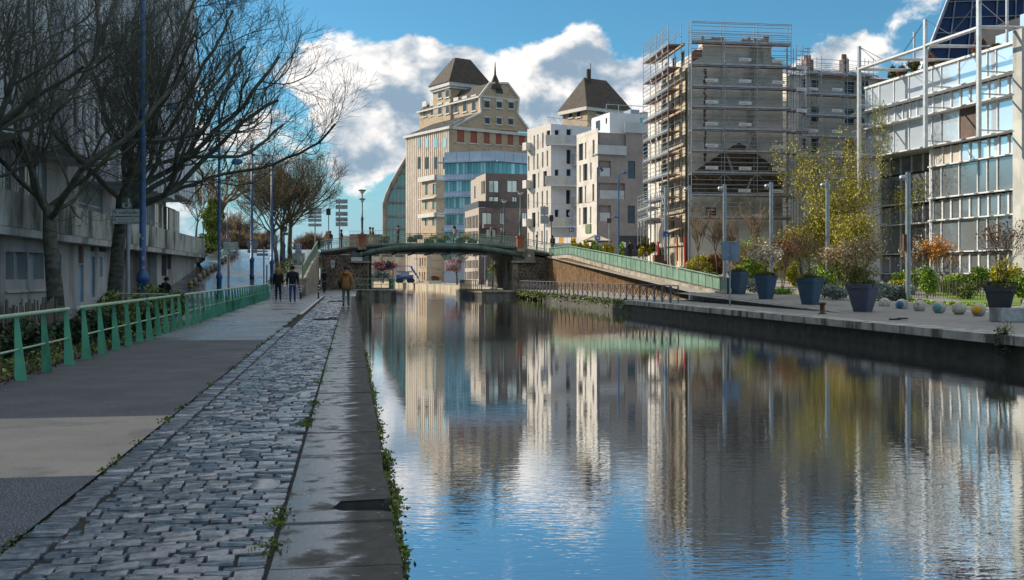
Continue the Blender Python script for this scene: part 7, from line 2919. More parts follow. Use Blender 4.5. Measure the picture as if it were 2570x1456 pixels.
for x0, x1, lab in ((734, 746.5, 'grey utility cabinet with graffiti on the cobbled ramp, left of a pair'), (748.5, 762, 'grey utility cabinet with a poster on the cobbled ramp, right of a pair')):
    q = ramp_hit((x0 + x1) / 2, 664)
    k = depth(q.x, q.y) / FPX
    t = thing('utility_cabinet', lab, 'cabinet', q, -YAW, 'utility cabinets on the ramp')
    w_ = (x1 - x0) / 2 * k
    bx('body', t, -w_, w_, 0, .5, 0, 27 * k, 'cabinet')
    bx('lid', t, -w_ - .03, w_ + .03, -.03, .53, 27 * k, 28.5 * k, 'cabinet')
    if x0 < 740:
        text(t, 'Nwo', -w_ * .7, -.012, 5 * k, .42, 'black', w_ * 1.5, True)
    else:
        bx('poster', t, -w_ * .5, w_ * .6, -.012, -.002, 7 * k, 20 * k, 'sign_cream')
# stacked direction signs seen from the back
for px, pys, xw, base_y, d_, lab in ((857, (506, 520, 537, 551, 563), 15, 622, 108, 'stack of five grey direction signs with tags above the bridge left'),
                                     (790, (526, 535, 544, 553, 565), 16.5, 628, 112, 'stack of five grey direction signs behind the bare branches'),
                                     (1366, (524, 534.5, 546, 556.5), 10, 606, 118, 'stack of four grey direction signs right of the bridge lamp')):
    p = at(px, 0, d_)
    t = thing('direction_signs', lab, 'road sign', (p.x, p.y, DECK - .3), -YAW, 'backs of stacked direction signs')
    k = d_ / FPX
    zz = lambda y: zat(y, p.x, p.y) - DECK + .3
    x_ = -6 if px == 857 else 0
    rod('pole', t, (x_ * k, .08, 0), (x_ * k, .08, zz(pys[0] - 8)), .08, 'sign_grey')
    for i, y in enumerate(pys):
        o = (0, 0, 0, 0, 0)[i]
        bx('sign_panel', t, -xw * k + o, xw * k + o, 0, .05, zz(y + (5.0 if px != 790 else 3.6)), zz(y - (5.4 if px != 790 else 3.6)), 'sign_grey')
    if px == 857:
        text(t, 'MALAX', .1, -.01, zz(540), .22, 'black', .55)
        text(t, 'LMD', -.45, -.01, zz(554), .24, 'black', .4)
        text(t, 'BOZ', .25, -.01, zz(554), .24, 'black', .38)

# traffic lights
MT['light_red'] = mat('light_red', '#c4242c', None, 1, .4)
for px, y0, yb, d_, lab in ((824, 524, 600, 110, 'black traffic light on a pole left of the bridge lamp'), (1383, 540, 605, 117, 'dark traffic light right of the stacked grey signs'), (600, 561, 622, 112, 'small traffic light showing red behind the blue lamp post')):
    p = at(px, 0, d_)
    t = thing('traffic_light', lab, 'traffic light', (p.x, p.y, DECK - .2), -YAW, 'traffic lights by the bridge')
    zz = lambda y: zat(y, p.x, p.y) - DECK + .2
    rod('pole', t, (0, .1, 0), (0, .1, zz(y0)), .05, 'dark_metal')
    bx('head', t, -.22, .22, -.12, .12, zz(y0 + 16), zz(y0), 'black')
    for i in range(3):
        disc(t, 0, zz(y0 + 3.2 + i * 4.8), .085, -.14, 'light_red' if (i == 0 and px == 600) else 'dark_metal', 'lens')

# right side signs
def post_sign(name, lab, px, ytop, ybase_z, d_, cat='road sign', r=.045, material='sign_grey'):
    p = at(px, 0, d_)
    t = thing(name, lab, cat, (p.x, p.y, ybase_z), -YAW)
    zz = lambda y: zat(y, p.x, p.y) - ybase_z
    rod('pole', t, (0, 0, 0), (0, 0, zz(ytop)), r, material)
    return t, zz, d_ / FPX


t, zz, k = post_sign('round_sign', 'round blue sign with white arrow pointing right by the awning', 1499, 420, 3.4, 112, r=.075, material='lamp_blue')
disc(t, 0, zz(598), 7.6 * k, -.12, 'sign_white')
disc(t, 0, zz(598), 6.9 * k, -.13, 'sign_blue', 'face', .012)
arrow(t, -4.2 * k, zz(598) - 4 * k, 8.4 * k, -.142, 'e', 'sign_white')
b = MB()
b.tube([(0, 0, zz(424)), (.3, 0, zz(420)), (.55, 0, zz(430))], [.05, .14, .2], 8)
b.build('lamp_head', 'lamp_blue', t, True)
t, zz, k = post_sign('pedestrian_sign', 'square blue pedestrian sign below two round sign backs', 1433.5, 530, 3.4, 114)
bx('plate', t, -6 * k, 6 * k, -.09, -.06, zz(583), zz(571), 'sign_blue')
for x, s_ in ((-2.2, 1.0), (2.4, .7)):
    b = MB()
    b.lathe([(.05 * s_, 0), (.06 * s_, .2 * s_), (.02, .24 * s_), (.05 * s_, .27 * s_), (.05 * s_, .34 * s_), (.01, .37 * s_)], 8, (x * k, -.10, zz(581)))
    b.build('figure', 'sign_white', t)
disc(t, 0, zz(537), 7.8 * k, -.09, 'sign_grey')
disc(t, 0, zz(556), 7.8 * k, -.09, 'sign_grey')
t, zz, k = post_sign('priority_sign', 'square blue sign with white and red arrows on a steel post', 1670, 470, 2.6, 80, r=.10, material='steel')
bx('plate', t, -6.5 * k, 6.5 * k, -.14, -.11, zz(594.5), zz(581), 'sign_blue')
arrow(t, 0 * k, zz(593), 11 * k * .5, -.145, 'up', 'sign_white')
b = arrow(t, -5.0 * k, zz(593), 9 * k * .35, -.145, 'up', 'sign_red')
t, zz, k = post_sign('street_lamp', 'slim blue street lamp with curved arm before the grey flats', 1552, 440, 3.4, 113, 'street lamp', .085, 'lamp_blue')
b = MB()
b.tube([(0, 0, zz(447)), (.12, 0, zz(438)), (.5, 0, zz(435))], [.04, .04, .04], 6)
b.tube([(.35, 0, zz(435)), (.6, 0, zz(432)), (.95, 0, zz(437))], [.06, .15, .05], 8)
b.build('lamp_head', 'lamp_blue', t, True)
b = MB()
b.tube([(-.7, 0, zz(547)), (-.35, 0, zz(544)), (0, 0, zz(547))], [.05, .12, .04], 8)
b.build('lower_lamp', 'lamp_blue', t, True)
t, zz, k = post_sign('info_board', 'small dark display board on a pole by the awning', 1528, 545, 3.4, 112, 'sign')
bx('board', t, -5.5 * k, 5.5 * k, -.1, -.02, zz(560), zz(548), 'frame_dark')
# overhead cable
a, c = at(1325, 506, 118), at(1662, 462, 96)
b = MB()
n = 14
b.tube([a.lerp(c, i / n) - Vector((0, 0, .9 * 4 * (i / n) * (1 - i / n))) for i in range(n + 1)], .02, 4)
tag(b.build('overhead_cable', 'dark_metal'), 'thin dark cable strung from the white flats to the scaffolding', 'cable')

# ------------------------------------------------------------------ bollards
MT['bollard'] = mat('bollard', '#7a7468', '#938c7e', 3, .85, .004, 25)
MT['hazard'] = mat('hazard', '#b59a2a', None, 1, .6)
bm = MB()
bm.lathe([(.17, 0), (.17, .30), (.165, .38), (.13, .45), (.075, .49), (.01, .51)], 14)
bmesh_ = None
BL = [(477.8, 722.5), (489, 714.8), (500.5, 705), (511.2, 696.5), (521.4, 689), (531, 682), (540.4, 675.5), (557, 661.5), (564.6, 656), (579.5, 650.5), (586.5, 645.5), (594, 640)]
ORD = ['first', 'second', 'third', 'fourth', 'fifth', 'sixth', 'seventh', 'eighth', 'ninth', 'tenth', 'eleventh', 'twelfth']
for i, (px, py) in enumerate(BL):
    q = ramp_hit(px, py)
    t = thing('bollard', '%s round topped stone bollard up the left of the ramp%s' % (ORD[i], ', with hazard tape' if i == 0 else ''), 'bollard', q, 0, 'stone bollards along the ramp')
    if bmesh_ is None:
        bmesh_ = bm.build('body', 'bollard', t, True).data
    else:
        link('body', bmesh_, t)
    if i == 0:
        for k in range(3):
            b = MB()
            b.tube([(0, 0, .08 + k * .12), (0, 0, .13 + k * .12)], .174, 14)
            b.build('hazard_band', 'hazard' if k % 2 == 0 else 'black', t, True)
sb = [(749.5, 750), (0, 0)]
MT['post_black'] = mat('post_black', '#1c1e21', '#2b2d31', 4, .5)
MT['post_white'] = mat('post_white', '#c9ccce', None, 1, .5)
for px, py, lean, lab in ((754.5, 749.5, -.10, 'leaning black and white striped bollard beside the bicycle'), (799, 749.5, .0, 'upright black and white striped bollard on the towpath')):
    q = gnd(px, py)
    t = thing('striped_bollard', lab, 'bollard', (q.x, q.y, 0), 0, 'striped bollards on the towpath')
    t.rotation_euler = (0, lean, 0)
    rod('post', t, (0, 0, 0), (0, 0, .9), .055, 'post_black', 'rod12')
    b = MB()
    b.lathe([(.11, 0), (.11, .03), (.06, .04)], 12)
    b.build('foot', 'post_black', t)
    for z in (.42, .60, .78):
        b = MB()
        b.tube([(0, 0, z), (0, 0, z + .075)], .058, 12)
        b.build('band', 'post_white', t, True)
    b = MB()
    b.lathe([(.055, .9), (.04, .95), (.005, .965)], 12)
    b.build('cap', 'post_black', t, True)

# ------------------------------------------------------------------ right promenade: planters, spheres, lamp posts
MT['pot_blue'] = mat('pot_blue', '#2f4a63', '#38556f', 1.5, .5, dirt='#2a3f54', dscale=1.5)
MT['pot_slate'] = mat('pot_slate', '#454b5e', '#50566a', 1.5, .5)
MT['pot_dark'] = mat('pot_dark', '#33353c', '#3d3f46', 1.5, .5)


def planter(lab, px, py, wtop, wbot, ytop, mt_, rot):
    q = street_hit(px, py)
    d_ = depth(q.x, q.y)
    k = d_ / FPX
    h = (py - ytop) * k
    t = thing('planter', lab, 'planter', q, rot, 'big tapered planters on the right quay')
    a, c = wbot * k / 2 * .84, wtop * k / 2 * .84

    def ring(b, s0, z0, s1, z1, ch=.16):
        def oct_(s, z):
            e = s * (1 - ch)
            return [(s, -e, z), (s, e, z), (e, s, z), (-e, s, z), (-s, e, z), (-s, -e, z), (-e, -s, z), (e, -s, z)]
        b.add(oct_(s0, z0) + oct_(s1, z1), [(i, (i + 1) % 8, 8 + (i + 1) % 8, 8 + i) for i in range(8)] + [tuple(range(8))[::-1], tuple(range(8, 16))])
    b = MB()
    ring(b, a, 0, a + (c - a) * .82, h * .83)
    b.build('body', mt_, t)
    b = MB()
    ring(b, c * .98, h * .832, c * 1.03, h)
    b.build('rim', mt_, t)
    b = MB()
    leaves('trailing_plants', np.concatenate([blob_pts(1500, (0, 0, h + .02), (c * 1.25, c * 1.25, .14), int(px), .3, 22), blob_pts(500, (0, 0, h - .04), (c * 1.3, c * 1.3, .20), int(px) + 1, .8, 22)]), .08, 'heath', t, int(px))
    return q, h, k, c


PLN = [('far blue planter at the foot of the green parapet', 1853, 739, 47, 30, 682, 'pot_blue', .5), ('second blue planter with a pale blossoming shrub', 1921.5, 750.5, 53, 31, 691, 'pot_blue', .5),
       ('third blue planter, in front of the yellow garden', 2032, 764.5, 64, 37, 698, 'pot_blue', .55), ('slate coloured planter left of the pale spheres', 2164.5, 782, 80, 42, 712, 'pot_slate', .6), ('dark grey planter beside the granite block, nearest', 2509, 805, 88, 42, 717, 'pot_dark', .95)]
PQ = [planter(*a) for a in PLN]
SH = [('small bushy plant in the far blue planter', 'heath', 300, .5, 5, None), ('pale blossoming shrub in the second blue planter', 'blossom', 1100, 1.05, 11, .09), ('thin bare twigged shrub in the third planter', 'leaf_brown', 130, 1.5, 12, .07), ('warm blossoming shrub in the slate planter', 'blossom_warm', 1300, 1.35, 13, .09), ('airy shrub with dry orange seed heads in the dark planter', 'leaf_brown', 420, 1.4, 14, .07)]
for (q, h, k, c), (lab, mt_, n, sz, sd, lf) in zip(PQ, SH):
    base_ = (q.x, q.y, q.z + h - .05)
    if lf is None:
        t = thing('potted_shrub', lab, 'shrub', base_)
        leaves('foliage', blob_pts(700, (0, 0, .15), (.5, .5, .2), 5), .1, 'heath', t, 4)
    else:
        leafy('potted_shrub', lab, base_, .45 * sz, .022, [(4, .55 * sz, .95 * sz, 8, 40), (4, .40 * sz, .7 * sz, 15, 45), (3, .2, .45, 20, 50)], 700 + sd, n, mt_, lf, .10, cat='shrub', stems=4, up=.05, group='shrubs growing in the planters', material='twig_warm', rmin=.005)
MT['sphere'] = mat('sphere', '#a39e94', '#bdb8ae', 5, .8, .006, 30, dirt='#6d6a64', dscale=4, dlo=.5, dhi=.65)
MT['paint_teal'] = mat('paint_teal', '#4f8f8b', '#649f9a', 6, .7)
MT['paint_yellow'] = mat('paint_yellow', '#c79a1e', '#d4ab35', 6, .7)
MT['paint_cobalt'] = mat('paint_cobalt', '#2f6496', '#3f77a8', 6, .7)
def sph(r, a0=0, a1=math.pi, n=24, m=16, flat=.86):
    b = MB()
    b.lathe([(max(.002, r * math.sin(a)), max(-r * flat, -r * math.cos(a)) + r * flat) for a in [a0 + (a1 - a0) * i / m for i in range(m + 1)]], n)
    return b


sm = None
SP = [(2219, 774), (2262, 778), (2307, 782), (2356, 786), (2406, 789.5), (2455, 793)]
for i, (px, py) in enumerate(SP):
    q = gnd(px, py)
    r = 14.2 / (py - HY) * HC
    t = thing('stone_sphere', ['plain grey stone sphere beside the slate planter', 'stone sphere with a blue painted patch', 'plain weathered stone sphere, third in the row', 'stone sphere with a teal painted patch', 'plain weathered stone sphere, second from the dark planter', 'stone sphere with a yellow painted patch'][i], 'sphere', (q.x, q.y, 0), 0, 'stone spheres on the right quay')
    sph(.255).build('sphere', 'sphere', t, True)
    if i in (1, 3, 5):
        b = MB()
        b.lathe([(max(.001, .2585 * math.sin(a)), .2585 * math.cos(a)) for a in [R(38) * k_ / 5 for k_ in range(6)]][::-1], 18)
        o = b.build('painted_patch', ('paint_cobalt', 'paint_teal', 'paint_yellow')[i // 2], t, True)
        o.location = (0, 0, .219)
        o.rotation_euler = Vector((-.72, -.62, .10)).to_track_quat('Z', 'Y').to_euler()
b = MB()
q = gnd(2536, 808)
gb = thing('granite_block', 'pale granite block bench in front of the dark planter', 'bench', (q.x, q.y, 0))
bx('block', gb, -.52, 2.2, -.3, .35, .02, .44, 'granite')
bx('plinth', gb, -.48, 2.16, -.26, .31, 0, .02, 'concrete_dark')
q = gnd(2063, 788)
t = thing('mooring_bollard', 'short rusty mooring bollard on the right quay', 'bollard', (q.x, q.y, 0))
b = MB()
b.lathe([(.13, 0), (.12, .03), (.09, .06), (.09, .33), (.14, .36), (.14, .43), (.10, .45)], 12)
b.build('body', 'rust', t, True)
b = MB()
b.lathe([(.17, 0), (.17, .02)], 12)
b.build('foot', 'rust', t)
q = gnd(2257, 803)
t = thing('mooring_ring', 'iron mooring ring lying on the right quay', 'mooring ring', (q.x, q.y, 0))
b = MB()
b.tube([(.16 * math.cos(a * .5236) + .1, .16 * math.sin(a * .5236), .05) for a in range(13)], .025, 6, False)
b.build('ring', 'dark_metal', t, True)
bx('base_plate', t, -.35, .0, -.07, .07, 0, .05, 'dark_metal')
# back-to-back blank sign on the quay
q = gnd(1831, 768)
k = depth(q.x, q.y) / FPX
t = thing('quay_sign', 'blank grey blue back of a double panel sign on the right quay', 'sign', (q.x, q.y, 0), -YAW)
zz = lambda y: zat(y, q.x, q.y)
MT['sign_back'] = mat('sign_back', '#6f8296', '#7d90a3', 1.2, .45, metal=.2, dirt='#5f7082', dscale=2)
rod('pole', t, (0, 0, 0), (0, 0, zz(610)), .04, 'sign_grey', 'rod12')
for x0, x1 in ((-20, -.4), (.4, 23.5)):
    bx('panel', t, x0 * k, x1 * k, -.08, -.045, zz(654.5), zz(606.8), 'sign_back')
    rod('panel_edge', t, (x0 * k, -.085, zz(606.8)), (x1 * k, -.085, zz(606.8)), .012, 'sign_grey')
bx('sticker', t, -6 * k, -2.5 * k, -.086, -.081, zz(642), zz(638), 'sticker')
# steel lamp posts with a small spotlight
def steel_lamp(lab, px, ybase, ytop, d_=None, w=.095, box_=False):
    q = street_hit(px, ybase) if d_ is None else Vector((at(px, 0, d_).x, at(px, 0, d_).y, 0))
    if d_ is not None:
        q.z = street_z(q.x, q.y)
    t = thing('street_lamp', lab, 'street lamp', q, -YAW, 'square steel lamp posts on the right bank')
    h = zat(ytop, q.x, q.y) - q.z
    bx('column', t, -w, -.012, -w, w, 0, h, 'steel')
    bx('column', t, .012, w, -w, w, h * .02, h - .02, 'steel')
    b = MB()
    b.lathe([(.02, -.16), (.13, -.12), (.16, 0), (.13, .12), (.02, .15)], 12, (-w - .20, -.05, h - .28))
    b.build('spotlight', 'steel', t, True)
    rod('bracket', t, (-w - .1, -.05, h - .15), (-w + .02, 0, h - .12), .03, 'steel')
    if box_:
        bx('control_box', t, -w - .16, -w - .01, -.12, .06, h * .39, h * .52, 'rust')
        bx('control_box', t, w + .01, w + .10, -.1, .06, h * .40, h * .51, 'rust')
    return t


steel_lamp('square steel lamp post with brown boxes before the glass office', 2278, 757, 433, box_=True)
steel_lamp('square steel lamp post beside the third planter', 2076, 706, 454, 63)
steel_lamp('square steel lamp post behind the second planter', 1935, 682, 457, 66)
steel_lamp('square steel lamp post at the end of the green parapet', 1818, 686, 463, 66)
steel_lamp('square steel lamp post at the left edge of the gable', 1730, 668, 466, 78, .08)
steel_lamp('square steel lamp post in front of the street scaffolding', 1668, 655, 470, 84, .08)

# ------------------------------------------------------------------ cafe corner and hedge
MT['canvas'] = mat('canvas', '#b9ab95', '#c7baa5', 2, .85)
MT['canvas_orange'] = mat('canvas_orange', '#b98033', '#c78e3e', 2, .85)
MT['canvas_white'] = mat('canvas_white', '#c6bfb2', '#d2ccc1', 2, .85)
p = at(*ZO(740, 230), 116)
t = thing('cafe_awning', 'beige peaked cafe canopy behind the hedge', 'awning', (p.x, p.y, 3.5))
zz = lambda y: zat(ZO(0, y)[1], p.x, p.y) - 3.5
k = .14577 * 116 / FPX
b = MB()
b.add([(-250 * k, 0, zz(285)), (245 * k, 0, zz(285)), (150 * k, 3, zz(275)), (-250 * k, 3, zz(275)), (0, 1.4, zz(180)), (60 * k, 1.6, zz(188))], [(0, 1, 5, 4), (1, 2, 5), (2, 3, 4, 5), (3, 0, 4)])
b.build('canopy', 'canvas', t)
b = MB()
b.box(-250 * k, 245 * k, -.02, .02, zz(318), zz(286))
b.build('valance', 'shrub_dark', t)
for x in (-200, 0, 200):
    rod('pole', t, (x * k, .1, 0), (x * k, .1, zz(286)), .04, 'dark_metal')
t = thing('striped_awning', 'cream and orange striped awning below the white flats', 'awning', (at(*ZO(300, 260), 120).x, at(*ZO(300, 260), 120).y, 3.5))
p = Vector(t.location)
zz = lambda y: zat(ZO(0, y)[1], p.x, p.y) - 3.5
k = .14577 * 120 / FPX
for i in range(8):
    x0, x1 = -300 + i * 75, -300 + (i + 1) * 75 - 4
    b = MB()
    b.add([(x0 * k, 0, zz(335)), (x1 * k, 0, zz(335)), ((x1 + 75) * k, 2.4, zz(222)), ((x0 + 75) * k, 2.4, zz(222))], [(0, 1, 2, 3)])
    b.build('stripe', 'canvas_orange' if i % 3 == 1 else 'canvas_white', t)
for x in (-290, 0, 290):
    rod('pole', t, (x * k, 0, 0), (x * k, 0, zz(335)), .035, 'dark_metal')
HG = [(340, 375, 70), (450, 385, 45), (545, 385, 60), (690, 395, 95), (905, 420, 110), (1150, 425, 35)]
for i, (zx, zy, hw) in enumerate(HG):
    p = at(*ZO(zx, zy), 104)
    zb = street_z(p.x, p.y)
    k = .14577 * 104 / FPX
    t = thing('hedge_plant', ['box hedge plant at the top of the parapet, leftmost', 'small hedge plant second from the left above the parapet', 'hedge plant below the round blue sign', 'wide hedge plant in the middle above the parapet', 'widest hedge plant, right end above the parapet', 'small hedge plant beside the menu board'][i], 'hedge', (p.x, p.y, zb), 0, 'evergreen hedge plants above the parapet')
    top = p.z + 75 * k - zb
    leaves('foliage', blob_pts(2200, (0, 0, top * .55), (hw * k * 1.25, .7, top * .55), 800 + i, .3, 16), .17, 'leaf_bright' if i % 2 else 'leaf_yellow', t, 801 + i)
    bx('trough', t, -hw * k, hw * k, -.35, .35, 0, .4, 'frame_dark')
MT['red_post'] = mat('red_post', '#b52a2e', '#c23539', 2, .45)
for i, (zx, y0, y1, d_, lab) in enumerate(((1778, 310, 580, 84, 'tall red post in a wooden tub by the cafe'), (1610, 285, 400, 92, 'short red post behind the potted plants'), (2240, 225, 590, 82, 'dark red wooden post at the cafe front, right'), (2110, 235, 470, 84, 'dark red wooden post at the cafe front, left'))):
    p = at(*ZO(zx, y1), d_)
    t = thing('red_post', lab, 'post', p, 0, 'red posts of the cafe')
    h = zat(ZO(0, y0)[1], p.x, p.y) - p.z
    rod('post', t, (0, 0, -.8), (0, 0, h), .07 if i != 0 else .09, 'red_post', 'rod12')
    bx('cap', t, -.08, .08, -.08, .08, h, h + .03, 'red_post')
p = at(*ZO(1805, 600), 84)
t = thing('wooden_tub', 'brown wooden planter tub at the cafe corner', 'planter', (p.x, p.y, p.z - .55))
bx('box', t, -.5, .55, -.3, .3, 0, .8, 'rust')
bx('rim', t, -.53, .58, -.33, .33, .8, .84, 'rust')
# white feather banner
p = at(*ZO(1815, 600), 85)
t = thing('feather_banner', 'tall white curved feather banner at the cafe', 'banner', (p.x, p.y, p.z - .5))
k = .14577 * 85 / FPX
zz = lambda y: zat(ZO(0, y)[1], p.x, p.y) - p.z + .5
b = MB()
edge = [(1850, -30), (1820, 20), (1795, 110), (1785, 200), (1790, 300), (1790, 365), (1830, 330), (1850, 260), (1868, 150), (1885, 30), (1880, -30)]
b.prism([((x - 1815) * k, 0, zz(y)) for x, y in edge], (0, .015, 0))
b.build('cloth', 'banner', t)
rod('pole', t, (-.15, .02, 0), (.3, .02, zz(-40)), .02, 'dark_metal')
# orange-edged cafe canopy under the scaffolding and menu board, tables, chairs
p = at(*ZO(2100, 120), 84)
t = thing('cafe_canopy', 'low cafe canopy with an orange edge under the scaffolding', 'awning', (p.x, p.y, 2.3))
k = .14577 * 84 / FPX
zz = lambda y: zat(ZO(0, y)[1], p.x, p.y) - 2.3
b = MB()
b.add([(-150 * k, 0, zz(150)), (110 * k, 0, zz(60)), (110 * k, 2, zz(40)), (-150 * k, 2, zz(130))], [(0, 1, 2, 3)])
b.build('canopy', 'canvas', t)
b = MB()
b.prism([(-150 * k, -.02, zz(160)), (110 * k, -.02, zz(72)), (110 * k, -.02, zz(58)), (-150 * k, -.02, zz(148))], (0, .02, 0))
b.build('edge', 'canvas_orange', t)
for x in (-140, 0, 105):
    rod('pole', t, (x * k, 0, 0), (x * k, 0, zz(150 - (x + 150) * .34)), .03, 'dark_metal')
p = at(*ZO(1198, 360), 112)
t = thing('menu_board', 'white menu board standing beside the hedge', 'sign', (p.x, p.y, 3.4))
z_ = p.z - 3.4
bx('board', t, -.18, .18, -.02, .02, z_ - .28, z_ + .28, 'sign_white')
rod('leg', t, (-.15, 0, 0), (-.15, 0, z_ - .28), .02, 'dark_metal')
rod('leg', t, (.15, 0, 0), (.15, 0, z_ - .28), .02, 'dark_metal')
def chair(parent_lab, p, rot, grp):
    t = thing('cafe_chair', parent_lab, 'chair', p, rot, grp)
    for x in (-.2, .2):
        for y in (-.2, .2):
            rod('leg', t, (x * 1.1, y * 1.1, 0), (x, y, .45), .014, 'tube')
    bx('seat', t, -.22, .22, -.22, .22, .45, .48, 'tube')
    for x in (-.2, .2):
        rod('back_post', t, (x, .21, .45), (x, .27, .88), .014, 'tube')
    for z in (.62, .74, .86):
        rod('back_bar', t, (-.2, .24, z), (.2, .24, z), .012, 'tube')
    return t


CH = [(1950, 610, 'cafe chair at the left end of the terrace row'), (2010, 612, 'cafe chair under the seated women'), (2075, 614, 'cafe chair right of the seated women'), (1570, 590, 'light cafe chair beside the potted plants'), (2180, 612, 'cafe chair next to the dark tub')]
for i, (zx, zy, lab) in enumerate(CH):
    q = street_hit(*ZO(zx, zy + 20))
    chair(lab, q, (.3, 2.9, .2, 1.2, 2.0)[i], 'cafe chairs on the terrace')
for i, (zx, zy) in enumerate(((2040, 618), (1610, 600))):
    q = street_hit(*ZO(zx, zy + 25))
    t = thing('cafe_table', ['round cafe table before the seated women', 'round cafe table beside the potted plants'][i], 'table', q, 0, 'cafe tables')
    b = MB()
    b.lathe([(.35, .72), (.35, .75)], 16)
    b.build('top', 'tube', t)
    rod('leg', t, (0, 0, 0), (0, 0, .72), .03, 'dark_metal')
    bx('foot', t, -.25, .25, -.25, .25, 0, .02, 'dark_metal')
for i, (zx, zy, mt_) in enumerate(((1640, 420, 'leaf_yellow'), (1720, 430, 'shrub_green'), (1560, 330, 'heath'), (1840, 500, 'shrub_dark'), (1510, 440, 'leaf_yellow'))):
    p = at(*ZO(zx, zy), 88)
    zb = street_z(p.x, p.y)
    t = thing('potted_plant', ['yellow leafed potted bush at the cafe', 'green potted bush beside the red post', 'olive tree top behind the cafe pots', 'dark potted bush right of the red post', 'yellow potted plant beside the two walkers'][i], 'plant', (p.x, p.y, zb), 0, 'potted plants of the cafe')
    leaves('foliage', blob_pts(700, (0, 0, p.z - zb), (.42, .4, .6), 820 + i), .13, mt_, t, 3)
    b = MB()
    b.lathe([(.16, 0), (.24, .4), (.26, .4)], 10)
    b.build('pot', 'pot', t)
    b = MB()
    b.tube([(0, 0, .35), (0, 0, p.z - zb)], .03, 5)
    b.build('stem', 'bark_far', t)
# flower boxes on the bridge
MT['flower_y'] = mat('flower_y', '#c29a1d', '#d4b32c', 3, .7, island=.3)
MT['box_green'] = mat('box_green', '#2c4a3c', '#365747', 2, .6)
FB = [(740, 205, 0), (760, 172, 1), (1020, 195, 0), (1075, 172, 1), (1180, 205, 0), (1225, 172, 1), (1300, 202, 0), (1345, 180, 1), (1480, 200, 0), (1530, 172, 1), (1600, 207, 0)]
for i, (zx, zy, far) in enumerate(FB):
    u, z_ = bu(ZE, zx, zy)
    yy = YB + (10.6 if far else .42)
    if far:
        p = at(*ZE(zx, zy), depth(u, yy))
        u, z_ = p.x, p.z
    t = thing('flower_box', '%s flower box on the %s bridge railing, counted from the left' % (ORD[i // 2], 'far' if far else 'near'), 'flower box', (u, yy, z_ - .2), 0, 'flower boxes on the bridge')
    bx('trough', t, -.5, .5, -.15, .15, -.14, .16, 'box_green')
    leaves('flowers', blob_pts(420, (0, 0, .26), (.6, .22, .17), 850 + i, .2), .09, ('flower_y' if i in (1, 5, 9) else 'shrub_green'), t, i)
    rod('bracket', t, (-.35, .15, .1), (-.35, -.22 if not far else .2, .1), .012, 'dark_metal')

# ------------------------------------------------------------------ people
_cm = {}


def cloth(h):
    if h not in _cm:
        _cm[h] = mat('cloth', h, None, 6, .85, .004, 20)
    return _cm[h]


